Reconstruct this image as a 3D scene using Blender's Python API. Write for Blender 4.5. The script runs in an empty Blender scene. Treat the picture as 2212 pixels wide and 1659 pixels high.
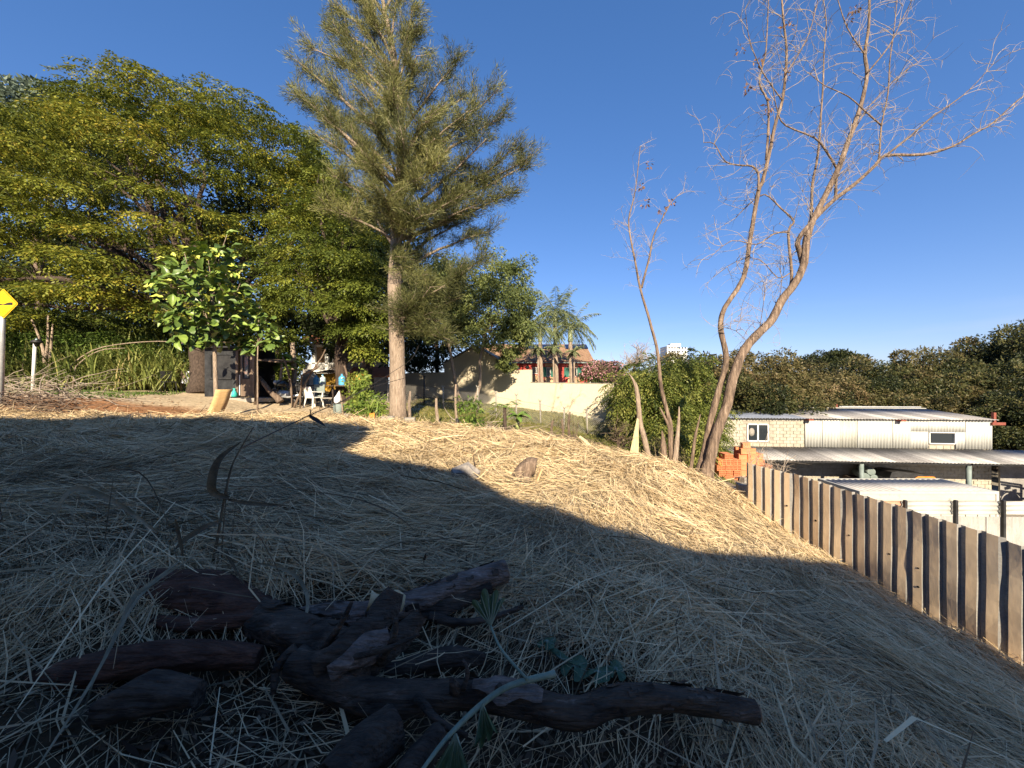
import bpy, bmesh, math, random
import numpy as np
from mathutils import Vector, Matrix

# ------------------------------------------------------------------ camera, sky, sun, exposure
R = math.radians
random.seed(7)
rng = np.random.default_rng(11)
C = bpy.context.scene.collection
scn = bpy.context.scene
CAMZ = 1.6
F = 832.0                                   # focal length for a picture 2212 wide
cd = bpy.data.cameras.new('camera'); cam = bpy.data.objects.new('camera', cd); C.objects.link(cam)
cam.location = (0, 0, CAMZ); cam.rotation_euler = (R(90), 0, 0)
cd.sensor_width = 36; cd.lens = 36 * F / 2212; cd.clip_start = .05; cd.clip_end = 3000
scn.camera = cam
SUN_AZ, SUN_EL = 4.0, 27.0                 # degrees to the right of straight behind the camera; above the horizon
to_sun = Vector((math.sin(R(SUN_AZ)) * math.cos(R(SUN_EL)), -math.cos(R(SUN_AZ)) * math.cos(R(SUN_EL)), math.sin(R(SUN_EL))))
w = bpy.data.worlds.new('World'); scn.world = w; w.use_nodes = True
nt = w.node_tree; bg = nt.nodes['Background']; bg.inputs['Strength'].default_value = 0.085
sky = nt.nodes.new('ShaderNodeTexSky'); sky.sky_type = 'NISHITA'; sky.sun_disc = False
sky.sun_elevation = R(SUN_EL); sky.sun_rotation = math.atan2(to_sun.x, to_sun.y)
sky.air_density = 1.0; sky.dust_density = .3; sky.ozone_density = 2.2; sky.altitude = 600
# a few thin low clouds all the way round
tc = nt.nodes.new('ShaderNodeTexCoord'); mp = nt.nodes.new('ShaderNodeMapping'); mp.inputs['Scale'].default_value = (2.2, 2.2, 16)
nz = nt.nodes.new('ShaderNodeTexNoise'); nz.inputs['Scale'].default_value = 1.9; nz.inputs['Detail'].default_value = 7
cr = nt.nodes.new('ShaderNodeValToRGB'); cr.color_ramp.elements[0].position = .5; cr.color_ramp.elements[1].position = .78
sx = nt.nodes.new('ShaderNodeSeparateXYZ'); lo = nt.nodes.new('ShaderNodeMapRange')
lo.inputs['From Min'].default_value = .17; lo.inputs['From Max'].default_value = .05
ml = nt.nodes.new('ShaderNodeMath'); ml.operation = 'MULTIPLY'
ml2 = nt.nodes.new('ShaderNodeMath'); ml2.operation = 'MULTIPLY'; ml2.inputs[1].default_value = .38
mx = nt.nodes.new('ShaderNodeMixRGB'); mx.inputs['Color2'].default_value = (3.3, 3.8, 4.7, 1)
L = nt.links.new
L(tc.outputs['Generated'], mp.inputs['Vector']); L(mp.outputs['Vector'], nz.inputs['Vector']); L(nz.outputs['Fac'], cr.inputs['Fac'])
L(tc.outputs['Generated'], sx.inputs['Vector']); L(sx.outputs['Z'], lo.inputs['Value'])
L(cr.outputs['Color'], ml.inputs[0]); L(lo.outputs['Result'], ml.inputs[1]); L(ml.outputs[0], ml2.inputs[0])
hs_ = nt.nodes.new('ShaderNodeHueSaturation'); hs_.inputs['Saturation'].default_value = 1.28; L(sky.outputs['Color'], hs_.inputs['Color'])
L(ml2.outputs[0], mx.inputs['Fac']); gm = nt.nodes.new('ShaderNodeGamma'); gm.inputs['Gamma'].default_value = .68; L(hs_.outputs['Color'], gm.inputs['Color'])
vm = nt.nodes.new('ShaderNodeVectorMath'); vm.operation = 'MULTIPLY'; vm.inputs[1].default_value = (.96, 1.03, 1.42); L(gm.outputs['Color'], vm.inputs[0]); L(vm.outputs['Vector'], mx.inputs['Color1']); L(mx.outputs['Color'], bg.inputs['Color'])
sl = bpy.data.lights.new('sun', 'SUN'); sl.energy = 5.0; sl.angle = R(.53); sl.color = (1, .85, .63)
so = bpy.data.objects.new('sun', sl); C.objects.link(so); so.rotation_euler = to_sun.to_track_quat('Z', 'Y').to_euler()
so.location = (0, -20, 30)
vs = scn.view_settings; vs.view_transform = 'Standard'; vs.look = 'None'; vs.gamma = 1; vs.exposure = 1.25; vs.use_curve_mapping = False

# ------------------------------------------------------------------ helpers
def at(u, v, d):                            # the point at depth d that the photograph shows at (u, v) of 2212 x 1659
    return Vector(((u - 1106) / F * d, d, CAMZ - (v - 829.5) / F * d))

def wmat(o):
    m = o.matrix_basis.copy()
    while o.parent is not None:
        o = o.parent; m = o.matrix_basis @ m
    return m

def tag(o, label=None, cat=None, group=None, kind=None):
    if label: o['label'] = label
    if cat: o['category'] = cat
    if group: o['group'] = group
    if kind: o['kind'] = kind
    return o

def thing(name, label, cat, loc=(0, 0, 0), rz=0, group=None):
    o = bpy.data.objects.new(name, None); C.objects.link(o)
    o.location = loc; o.rotation_euler = (0, 0, rz); o.empty_display_size = .2
    return tag(o, label, cat, group)

def kids(o):
    return [c for c in bpy.data.objects if c.parent is o]

def copy_thing(src, tree, loc=None, rz=None, scale=None, label=None, group=None):
    """tree: list of (part, [sub-parts]) of src"""
    r = src.copy(); C.objects.link(r)
    if loc is not None: r.location = loc
    if rz is not None: r.rotation_euler = (0, 0, rz)
    if scale is not None: r.scale = scale if hasattr(scale, '__len__') else (scale,) * 3
    if label: r['label'] = label
    if group: r['group'] = group
    for p, subs in tree:
        c = p.copy(); C.objects.link(c); c.parent = r
        for s in subs:
            d = s.copy(); C.objects.link(d); d.parent = c
    return r

def np_obj(name, V, faces, m, parent=None, tint=None, smooth=False):
    """V (n,3) world coordinates; faces (k,3|4) int array"""
    V = np.asarray(V, dtype=np.float64)
    if parent is not None:
        M = np.array(wmat(parent).inverted()); V = V @ M[:3, :3].T + M[:3, 3]
    me = bpy.data.meshes.new(name); faces = np.asarray(faces, dtype=np.int32)
    k, s = faces.shape
    me.vertices.add(len(V)); me.vertices.foreach_set('co', V.astype(np.float32).ravel())
    me.loops.add(k * s); me.loops.foreach_set('vertex_index', faces.ravel())
    me.polygons.add(k); me.polygons.foreach_set('loop_start', np.arange(k, dtype=np.int32) * s)
    me.polygons.foreach_set('loop_total', np.full(k, s, dtype=np.int32))
    if smooth: me.polygons.foreach_set('use_smooth', np.ones(k, dtype=bool))
    me.update(calc_edges=True)
    if tint is not None:
        a = me.attributes.new('tint', 'FLOAT', 'FACE'); a.data.foreach_set('value', np.asarray(tint, dtype=np.float32))
    me.materials.append(m)
    o = bpy.data.objects.new(name, me); C.objects.link(o); o.parent = parent
    return o

class MB:
    def __init__(s): s.v = []; s.f = []; s.mi = []; s.cur = 0; s.sm = []
    def add(s, vs, fs, smooth=False):
        b = len(s.v); s.v.extend(tuple(p) for p in vs)
        for f in fs:
            s.f.append(tuple(b + i for i in f)); s.mi.append(s.cur); s.sm.append(smooth)
    def hexa(s, o, x, y, z):                # a box from corner o along three edge vectors
        o, x, y, z = map(Vector, (o, x, y, z))
        p = [o, o + x, o + x + y, o + y, o + z, o + x + z, o + x + y + z, o + y + z]
        s.add(p, [(3, 2, 1, 0), (4, 5, 6, 7), (0, 1, 5, 4), (1, 2, 6, 5), (2, 3, 7, 6), (3, 0, 4, 7)]); return s
    def box(s, c, size, rz=0, m=None):
        c = Vector(c); h = Vector(size) / 2; q = Matrix.Rotation(rz, 3, 'Z') if m is None else m
        x, y, z = (q @ Vector((size[0], 0, 0)), q @ Vector((0, size[1], 0)), q @ Vector((0, 0, size[2])))
        return s.hexa(c - (x + y + z) / 2, x, y, z)
    def bar(s, a, b, w, d=None, up=(0, 0, 1)):
        a, b = Vector(a), Vector(b); z = b - a; d = d or w; up = Vector(up)
        if abs(z.normalized().dot(up)) > .95: up = Vector((0, 1, 0))
        x = z.cross(up).normalized(); y = x.cross(z).normalized()
        return s.hexa(a - x * w / 2 - y * d / 2, x * w, y * d, z)
    def tube(s, pts, rad, n=8, cap=True, jit=0, smooth=True):
        pts = [Vector(p) for p in pts]
        if not hasattr(rad, '__len__'): rad = [rad] * len(pts)
        ref = None; rings = []
        for i, p in enumerate(pts):
            t = (pts[min(i + 1, len(pts) - 1)] - pts[max(i - 1, 0)])
            if t.length < 1e-9: t = Vector((0, 0, 1))
            t.normalize()
            if ref is None:
                ref = t.orthogonal().normalized()
            ref = (ref - t * ref.dot(t)); ref = ref.normalized() if ref.length > 1e-6 else t.orthogonal().normalized()
            q = t.cross(ref)
            rings.append([p + (ref * math.cos(6.28318 * k / n) + q * math.sin(6.28318 * k / n)) * rad[i] * (1 + (random.uniform(-jit, jit) if jit else 0)) for k in range(n)])
        vs = [p for r in rings for p in r]; fs = []
        for i in range(len(pts) - 1):
            for k in range(n):
                fs.append((i * n + k, i * n + (k + 1) % n, (i + 1) * n + (k + 1) % n, (i + 1) * n + k))
        s.add(vs, fs, smooth)
        if cap:
            b = len(s.v) - len(vs)
            s.f.append(tuple(b + k for k in range(n))[::-1]); s.mi.append(s.cur); s.sm.append(False)
            e = b + (len(pts) - 1) * n
            s.f.append(tuple(e + k for k in range(n))); s.mi.append(s.cur); s.sm.append(False)
        return s
    def lathe(s, c, prof, n=16, axis=(0, 0, 1)):
        ax = Vector(axis).normalized()
        return s.tube_prof(Vector(c), ax, prof, n)
    def tube_prof(s, c, ax, prof, n):
        a = ax.orthogonal().normalized(); b = ax.cross(a)
        vs = [c + ax * h + (a * math.cos(6.28318 * k / n) + b * math.sin(6.28318 * k / n)) * r for r, h in prof for k in range(n)]
        fs = [(i * n + k, i * n + (k + 1) % n, (i + 1) * n + (k + 1) % n, (i + 1) * n + k) for i in range(len(prof) - 1) for k in range(n)]
        m = len(prof) - 1
        fs.append(tuple(range(n))[::-1]); fs.append(tuple(m * n + k for k in range(n)))
        s.add(vs, fs, True); return s
    def prism(s, poly, e):                  # planar polygon pushed along e
        e = Vector(e); n = len(poly); p = [Vector(q) for q in poly]
        s.add(p + [q + e for q in p], [tuple(range(n))[::-1], tuple(range(n, 2 * n))] + [(i, (i + 1) % n, n + (i + 1) % n, n + i) for i in range(n)]); return s
    def grid(s, fn, nu, nv, smooth=True):
        vs = [fn(i / nu, j / nv) for i in range(nu + 1) for j in range(nv + 1)]
        s.add(vs, [(i * (nv + 1) + j, (i + 1) * (nv + 1) + j, (i + 1) * (nv + 1) + j + 1, i * (nv + 1) + j + 1) for i in range(nu) for j in range(nv)], smooth); return s
    def build(s, name, m, parent=None):
        me = bpy.data.meshes.new(name)
        vs = s.v
        if parent is not None:
            I = wmat(parent).inverted(); vs = [tuple(I @ Vector(p)) for p in s.v]
        me.from_pydata(vs, [], s.f)
        for k in (m if isinstance(m, (list, tuple)) else [m]): me.materials.append(k)
        me.polygons.foreach_set('material_index', s.mi); me.polygons.foreach_set('use_smooth', s.sm)
        bm = bmesh.new(); bm.from_mesh(me); bmesh.ops.recalc_face_normals(bm, faces=bm.faces); bm.to_mesh(me); bm.free()
        me.update()
        o = bpy.data.objects.new(name, me); C.objects.link(o); o.parent = parent
        return o

def one(name, mb, m, label, cat, group=None):      # a thing that is a single mesh
    lo = Vector((sum(p[0] for p in mb.v) / len(mb.v), sum(p[1] for p in mb.v) / len(mb.v), min(p[2] for p in mb.v)))
    mb.v = [tuple(Vector(p) - lo) for p in mb.v]
    o = mb.build(name, m); o.location = lo
    return tag(o, label, cat, group)

# ------------------------------------------------------------------ materials
def _nodes(name):
    m = bpy.data.materials.new(name); m.use_nodes = True; t = m.node_tree
    return m, t, t.nodes['Principled BSDF'], t.nodes, t.links.new

def mat(name, c1, c2=None, scale=4., rough=.85, bump=0., bscale=30., metal=0., spec=.3, stretch=(1, 1, 1), c3=None, detail=7, pos=(.35, .65), bstretch=None, fine=.15):
    m, t, b, N, L = _nodes(name)
    b.inputs['Roughness'].default_value = rough; b.inputs['Metallic'].default_value = metal
    b.inputs['Specular IOR Level'].default_value = spec
    b.inputs['Base Color'].default_value = (*c1, 1)
    co = N.new('ShaderNodeTexCoord')
    if c2 is not None:
        mp = N.new('ShaderNodeMapping'); mp.inputs['Scale'].default_value = stretch
        nz = N.new('ShaderNodeTexNoise'); nz.inputs['Scale'].default_value = scale; nz.inputs['Detail'].default_value = detail; nz.inputs['Roughness'].default_value = .62
        cr = N.new('ShaderNodeValToRGB'); e = cr.color_ramp.elements
        e[0].position, e[1].position = pos; e[0].color = (*c1, 1); e[1].color = (*c2, 1)
        if c3 is not None:
            k = e.new(min(.98, pos[1] + .12)); k.color = (*c3, 1)
        L(co.outputs['Object'], mp.inputs['Vector']); L(mp.outputs['Vector'], nz.inputs['Vector']); L(nz.outputs['Fac'], cr.inputs['Fac'])
        out = cr.outputs['Color']
        if fine:
            n2 = N.new('ShaderNodeTexNoise'); n2.inputs['Scale'].default_value = scale * 9; n2.inputs['Detail'].default_value = 4
            mr = N.new('ShaderNodeMapRange'); mr.inputs['To Min'].default_value = 1 - fine; mr.inputs['To Max'].default_value = 1 + fine
            mr.inputs['From Min'].default_value = .3; mr.inputs['From Max'].default_value = .7
            mm = N.new('ShaderNodeVectorMath'); mm.operation = 'MULTIPLY'
            L(mp.outputs['Vector'], n2.inputs['Vector']); L(n2.outputs['Fac'], mr.inputs['Value']); L(out, mm.inputs[0]); L(mr.outputs['Result'], mm.inputs[1])
            out = mm.outputs['Vector']
        L(out, b.inputs['Base Color'])
    if bump:
        mp2 = N.new('ShaderNodeMapping'); mp2.inputs['Scale'].default_value = bstretch or stretch
        nb = N.new('ShaderNodeTexNoise'); nb.inputs['Scale'].default_value = bscale; nb.inputs['Detail'].default_value = 8
        bp = N.new('ShaderNodeBump'); bp.inputs['Strength'].default_value = bump; bp.inputs['Distance'].default_value = .05
        L(co.outputs['Object'], mp2.inputs['Vector']); L(mp2.outputs['Vector'], nb.inputs['Vector']); L(nb.outputs['Fac'], bp.inputs['Height']); L(bp.outputs['Normal'], b.inputs['Normal'])
    return m

def tmat(name, ramp, rough=.6, trans=0., spec=.25, tcol=None):   # colour from the per-piece 'tint'
    m, t, b, N, L = _nodes(name)
    b.inputs['Roughness'].default_value = rough; b.inputs['Specular IOR Level'].default_value = spec
    a = N.new('ShaderNodeAttribute'); a.attribute_name = 'tint'
    cr = N.new('ShaderNodeValToRGB'); e = cr.color_ramp.elements
    e[0].position = ramp[0][0]; e[0].color = (*ramp[0][1], 1); e[1].position = ramp[-1][0]; e[1].color = (*ramp[-1][1], 1)
    for p, c in ramp[1:-1]:
        k = e.new(p); k.color = (*c, 1)
    L(a.outputs['Fac'], cr.inputs['Fac']); L(cr.outputs['Color'], b.inputs['Base Color'])
    if trans:
        tr = N.new('ShaderNodeBsdfTranslucent'); ms = N.new('ShaderNodeMixShader'); ms.inputs['Fac'].default_value = trans
        L(cr.outputs['Color'], tr.inputs['Color']); L(b.outputs['BSDF'], ms.inputs[1]); L(tr.outputs['BSDF'], ms.inputs[2])
        L(ms.outputs['Shader'], N['Material Output'].inputs['Surface'])
    return m

def glass(name, col=(.02, .025, .03), rough=.06):
    m, t, b, N, L = _nodes(name)
    b.inputs['Base Color'].default_value = (*col, 1); b.inputs['Roughness'].default_value = rough; b.inputs['Specular IOR Level'].default_value = .6
    return m

M = {}
M['bark'] = mat('bark', (.09, .06, .045), (.2, .15, .11), 5, .95, .8, 12, stretch=(3, 3, .6), c3=(.3, .24, .18))
M['bark_pale'] = mat('pale_bark', (.2, .15, .11), (.38, .3, .23), 6, .95, .9, 16, stretch=(3, 3, .5), c3=(.5, .42, .34))
M['bark_dark'] = mat('dark_bark', (.035, .025, .02), (.09, .065, .05), 6, .95, .7, 14, stretch=(3, 3, .5))
M['dead'] = mat('dead_wood', (.085, .06, .045), (.25, .18, .13), 4, .9, .8, 14, stretch=(4, 4, .6), c3=(.42, .33, .25), pos=(.36, .6))
M['twig'] = mat('twig_bark', (.22, .175, .14), (.4, .335, .27), 7, .9)
M['log'] = mat('log_bark', (.03, .023, .018), (.1, .075, .056), 5, .85, 1, 7, stretch=(1, 3, 3), c3=(.3, .25, .21), pos=(.38, .64), bstretch=(.7, 6, 6))
M['log_red'] = mat('red_log', (.055, .026, .018), (.14, .072, .048), 5, .85, 1, 7, stretch=(1, 3, 3), c3=(.38, .29, .22), pos=(.4, .64), bstretch=(.7, 6, 6))
M['log_grey'] = mat('grey_log', (.1, .075, .06), (.25, .2, .17), 7, .8, 1, 7, stretch=(1, 3, 3), c3=(.46, .41, .37), pos=(.38, .64), bstretch=(.7, 6, 6))
M['lichen'] = mat('lichen', (.3, .29, .28), (.48, .46, .44), 18, .95, .5, 60)
M['cutwood'] = mat('cut_wood', (.42, .27, .14), (.58, .42, .25), 9, .85, .2, 30)
M['ply'] = mat('plywood', (.5, .32, .14), (.6, .4, .19), 3, .7, .1, 40, stretch=(1, 1, 6))
M['board'] = mat('pale_board', (.46, .36, .2), (.58, .48, .3), 5, .8, .2, 30, stretch=(6, 6, .6))
M['cream'] = mat('cream_render', (.55, .48, .35), (.6, .53, .39), .9, .93, .12, 9, c3=(.5, .42, .3), fine=.04)
M['housewall'] = mat('cream_house_wall', (.76, .66, .5), (.82, .72, .56), 1, .9)  # for the unseen house; pale to bounce warm light into the shade
M['conc'] = mat('concrete', (.22, .2, .175), (.32, .3, .26), 3, .95, .4, 25)
M['block'] = mat('cement_block', (.31, .28, .22), (.41, .375, .31), 3, .95, .4, 40)
M['mortar'] = mat('mortar', (.24, .215, .17), (.32, .29, .24), 7, .95, .3, 30)
M['whitemetal'] = mat('white_sheet', (.38, .38, .355), (.44, .44, .41), 1.5, .5, .05, 20, stretch=(3, 3, .4), c3=(.27, .24, .2), fine=.04)
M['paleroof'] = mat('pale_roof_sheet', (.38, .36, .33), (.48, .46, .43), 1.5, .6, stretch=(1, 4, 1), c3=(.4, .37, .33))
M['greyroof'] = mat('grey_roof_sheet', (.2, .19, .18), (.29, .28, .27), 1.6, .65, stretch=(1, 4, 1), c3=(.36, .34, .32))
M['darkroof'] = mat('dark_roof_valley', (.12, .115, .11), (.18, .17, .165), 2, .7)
M['blueroof'] = mat('slate_roof_sheet', (.12, .14, .18), (.2, .22, .27), 1.5, .5, stretch=(1, 4, 1))
M['fence'] = mat('dusty_fence_sheet', (.74, .55, .35), (.84, .66, .45), .9, .6, .08, 7, stretch=(1.3, 1.3, .8), c3=(.6, .42, .26), fine=.05, pos=(.35, .62), spec=.3)
M['fence_shaded'] = mat('recess_shade_sheet', (.26, .26, .26), (.36, .34, .31), 4, .45, metal=.3)  # rib shade put into the grey of the recesses and flanks
M['hole'] = mat('black_hole', (.008, .008, .008), rough=.9)
M['brick'] = mat('clay_brick', (.5, .17, .075), (.62, .25, .12), 5, .9, .2, 50, c3=(.42, .14, .07))
M['white'] = mat('white_paint', (.6, .59, .56), (.68, .67, .64), 3, .6, fine=.04)
M['plastic'] = mat('white_plastic', (.72, .7, .64), (.78, .76, .7), 5, .4)
M['black'] = mat('black_paint', (.014, .014, .015), (.035, .035, .036), 3, .5, .1, 30)
M['blackgloss'] = mat('gloss_black', (.01, .01, .011), rough=.22, spec=.6)
M['soot'] = mat('dark_booth_panel', (.012, .013, .015), (.05, .052, .056), 1.7, .55, .1, 20, c3=(.11, .11, .115), pos=(.42, .68))
M['door'] = mat('brown_door', (.13, .09, .065), (.2, .15, .11), 2, .6, .1, 25, stretch=(4, 4, .6))
M['steel'] = mat('galvanised_steel', (.42, .43, .44), (.55, .56, .57), 6, .45, metal=.5)
M['greygreen'] = mat('grey_green_paint', (.14, .18, .17), (.2, .24, .23), 4, .6)
M['rust'] = mat('red_oxide', (.17, .045, .032), (.24, .075, .05), 5, .8)
M['yellow'] = mat('machine_yellow', (.55, .31, .03), (.66, .4, .06), 3, .6, c3=(.3, .16, .04))
M['orange'] = mat('orange_paint', (.6, .2, .03), (.7, .27, .06), 4, .5)
M['ochre'] = mat('ochre_wall', (.62, .36, .06), (.7, .43, .1), 2, .9)
M['red'] = mat('red_wall', (.55, .085, .07), (.6, .11, .09), 1.2, .9, .1, 30, fine=.05)
M['tile'] = mat('roof_tile', (.2, .12, .075), (.31, .2, .125), 3, .9, .2, 20, c3=(.4, .28, .19))
M['terracotta'] = mat('terracotta', (.4, .14, .08), (.5, .2, .11), 3, .9)
M['solar'] = glass('solar_glass', (.012, .018, .045), .12)
M['glass'] = glass('dark_glass')
M['green'] = mat('green_shutter', (.015, .1, .075), (.025, .14, .1), 4, .6)
M['brickpatch'] = mat('brick_facing', (.42, .26, .15), (.6, .42, .26), 14, .9, .3, 40)
M['sign'] = mat('sign_yellow', (.72, .42, .005), (.76, .46, .01), 3, .4)
M['teal'] = mat('teal_plastic', (.03, .38, .33), (.06, .48, .42), 9, .5)
M['jug'] = mat('blue_jug', (.06, .28, .5), (.12, .4, .62), 7, .15, spec=.6)
M['jug_clear'] = mat('pale_jug', (.35, .5, .52), (.5, .62, .62), 7, .15, spec=.6)
M['fabric_white'] = mat('white_bag', (.76, .76, .76), (.82, .82, .82), 12, .6)
M['banner'] = mat('banner_cloth', (.5, .51, .56), (.6, .61, .66), 3, .8)
M['ink'] = mat('ink', (.02, .02, .022), rough=.8)
M['wire'] = mat('wire', (.03, .026, .022), (.06, .05, .045), 30, .7)
M['mesh'] = mat('mesh_wire', (.2, .19, .17), (.3, .28, .25), 20, .6, metal=.3)
M['stone'] = mat('rubble_stone', (.2, .18, .16), (.34, .31, .28), 6, .95, .6, 20)
M['paper'] = mat('pale_lot', (.8, .8, .8), rough=.9)
# foliage, straw
def leaf(name, ramp, trans=.3, rough=.5): M[name] = tmat(name, ramp, rough, trans)
leaf('leaf_big', [(0, (.03, .045, .012)), (.35, (.085, .112, .02)), (.7, (.21, .225, .03)), (.93, (.28, .28, .04)), (1, (.34, .28, .04))])
leaf('leaf_skirt', [(0, (.04, .06, .014)), (.4, (.1, .13, .022)), (.8, (.19, .22, .035)), (1, (.26, .27, .045))])
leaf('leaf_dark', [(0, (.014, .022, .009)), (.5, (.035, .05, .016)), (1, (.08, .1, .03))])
leaf('needle', [(0, (.04, .05, .02)), (.45, (.115, .125, .046)), (.8, (.215, .215, .075)), (1, (.33, .31, .115))], .3)
leaf('leaf_mid', [(0, (.05, .07, .025)), (.5, (.13, .165, .055)), (1, (.25, .27, .085))])
leaf('leaf_feather', [(0, (.035, .055, .014)), (.5, (.12, .15, .03)), (1, (.28, .28, .07))])
leaf('leaf_brown', [(0, (.035, .035, .016)), (.4, (.095, .09, .032)), (.7, (.175, .14, .06)), (1, (.27, .19, .1))])
leaf('leaf_wood', [(0, (.014, .02, .009)), (.4, (.04, .052, .018)), (.75, (.1, .1, .033)), (1, (.16, .125, .055))])
leaf('cane', [(0, (.05, .075, .022)), (.45, (.15, .19, .05)), (.75, (.29, .3, .085)), (1, (.46, .37, .17))])
leaf('palm', [(0, (.08, .11, .055)), (.5, (.18, .22, .11)), (1, (.34, .36, .17))])
leaf('fig', [(0, (.03, .055, .014)), (1, (.06, .1, .025))], .2, .4)
leaf('fig_new', [(0, (.3, .36, .05)), (1, (.42, .46, .09))], .35, .45)
leaf('fig_mid', [(0, (.09, .14, .03)), (1, (.13, .19, .04))], .25, .4)
leaf('blossom', [(0, (.35, .16, .17)), (.6, (.55, .27, .3)), (1, (.68, .42, .43))])
leaf('lush', [(0, (.05, .09, .02)), (.5, (.12, .19, .035)), (1, (.24, .3, .06))])
leaf('weed', [(0, (.07, .075, .03)), (.6, (.17, .15, .06)), (1, (.3, .24, .12))])
leaf('lawn', [(0, (.06, .075, .018)), (.5, (.13, .135, .035)), (1, (.26, .22, .07))], .2)
leaf('greyleaf', [(0, (.07, .1, .07)), (1, (.14, .18, .13))], .2)
M['straw'] = tmat('straw', [(0, (.075, .05, .026)), (.18, (.19, .165, .1)), (.42, (.41, .32, .2)), (.7, (.68, .515, .295)), (1, (.82, .675, .425))], .75, .12)
M['trash_leaf'] = tmat('dry_leaf', [(0, (.12, .06, .03)), (1, (.32, .18, .09))], .8, .2)
M['litter'] = tmat('litter', [(0, (.03, .02, .014)), (.5, (.1, .07, .045)), (1, (.32, .26, .17))], .85)
# ------------------------------------------------------------------ terrain
TP = np.array([(0, 0, -1.42), (-3, 0, -1.22), (-6, 0, -1.0), (3, 0, -2.35), (6.95, 0, -3.9), (0, -6, -1.4), (-8, -6, -1.0), (7.2, -6, -3.9),
 (0, 1.5, -1.5), (0, 3, -1.52), (-2, 2, -1.36), (-4, 4, -1.2), (2, 2, -2.0), (3.3, 2.5, -2.5), (6.85, 3, -3.85), (6.6, 5.2, -3.8), (6.35, 6.6, -3.55), (6.15, 8, -3.55), (5.98, 9.3, -3.35),
 (5.45, 9.2, -2.8), (1.5, 5.3, -1.98), (0, 6.5, -1.66), (3, 6, -2.4), (3, 9, -1.98), (4, 11, -2.25), (5.2, 10.5, -2.6), (2.3, 12, -1.95), (4.4, 4.2, -2.85), (5.2, 6.6, -3.0),
 (0, 9, -1.62), (0, 12, -1.62), (-3, 8, -1.4), (-6, 6, -1.1), (-6, 10, -1.02), (-13, 10, -.9), (-3.84, 13, -1.18), (-9.5, 12.4, -1.1), (-9, 10.5, -1.03), (-8, 15.8, -.95), (-12, 16, -.56),
 (-18, 14, -.4), (-14, 11, -.66), (-20, 20, -.3), (-8, 30, -.78), (0, 25.3, -1.6), (5.76, 22, -2.4), (3.1, 18, -2.27), (-2, 18.5, -1.2), (-.1, 14, -1.77), (8, 13.8, -3.4),
 (8, 20, -3.8), (14, 30, -5), (30, 45, -5), (-30, 40, .2), (0, 45, -1), (12, 12, -4), (-25, 5, -.6), (-25, -6, -.8), (-40, 20, 0), (30, 0, -6), (20, 60, -4), (-20, 60, 0)], float)
def _k(r2): return .5 * r2 * np.log(r2 + 1e-9)
_d2 = ((TP[:, None, :2] - TP[None, :, :2]) ** 2).sum(-1)
_n = len(TP); _A = np.zeros((_n + 3, _n + 3)); _A[:_n, :_n] = _k(_d2) + np.eye(_n) * .02
_A[:_n, _n] = 1; _A[:_n, _n + 1:] = TP[:, :2]; _A[_n, :_n] = 1; _A[_n + 1:, :_n] = TP[:, :2].T
_w = np.linalg.solve(_A, np.r_[TP[:, 2], 0, 0, 0])
LOW = -7.2 + CAMZ
def fence_x(y): return 6.65 - .17 * (np.asarray(y, float) - 5)
def sstep(a, b, x):
    t = np.clip((x - a) / (b - a), 0, 1); return t * t * (3 - 2 * t)
def ground(x, y):
    x = np.atleast_1d(np.asarray(x, float)); y = np.atleast_1d(np.asarray(y, float))
    sh = x.shape; xf, yf = x.ravel(), y.ravel(); z = np.empty(len(xf))
    for i in range(0, len(xf), 40000):
        a, b = xf[i:i + 40000], yf[i:i + 40000]
        r2 = (a[:, None] - TP[None, :, 0]) ** 2 + (b[:, None] - TP[None, :, 1]) ** 2
        z[i:i + 40000] = _k(r2) @ _w[:_n] + _w[_n] + _w[_n + 1] * a + _w[_n + 2] * b
    z = z + CAMZ
    far = sstep(35, 70, np.hypot(xf, yf - 15)); z = z * (1 - far) + far * (-2.0 + 1.2 * sstep(0, -60, xf))
    xb = np.interp(yf, [-30, 0, 9.6, 11, 15.2, 16.5, 24, 40], [8.1, 7.7, 6.35, 9.7, 9.7, 8.6, 11.0, 13])
    m = sstep(0, .9, xf - xb) * (1 - sstep(45, 75, yf)); z = z * (1 - m) + LOW * m
    z = z - .22 * sstep(1.35, .55, np.hypot((xf + .75) / 1.55, (yf - 1.75) / .85))
    z = z + (.025 * np.sin(xf * 2.1 + 1.3 * np.sin(yf * 1.7)) + .02 * np.sin(yf * 3.3 + xf * .7) + .012 * np.sin(xf * 5.1 - yf * 4.3)) * (1 - m)
    return z.reshape(sh)
def gz(x, y): return float(ground(x, y)[0])
def on(u, v, d):                             # same bearing and depth, dropped on the ground
    p = at(u, v, d); p.z = gz(p.x, p.y); return p
def ycrest(x): return np.interp(x, [-18, -14, -11, -9.5, -8, -5, -3.8, 0, 2.3, 4, 5.2, 6], [9.7, 10.2, 11.2, 11.9, 12.0, 12.0, 12.0, 12.5, 12.1, 11.2, 10.2, 9.4])

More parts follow.
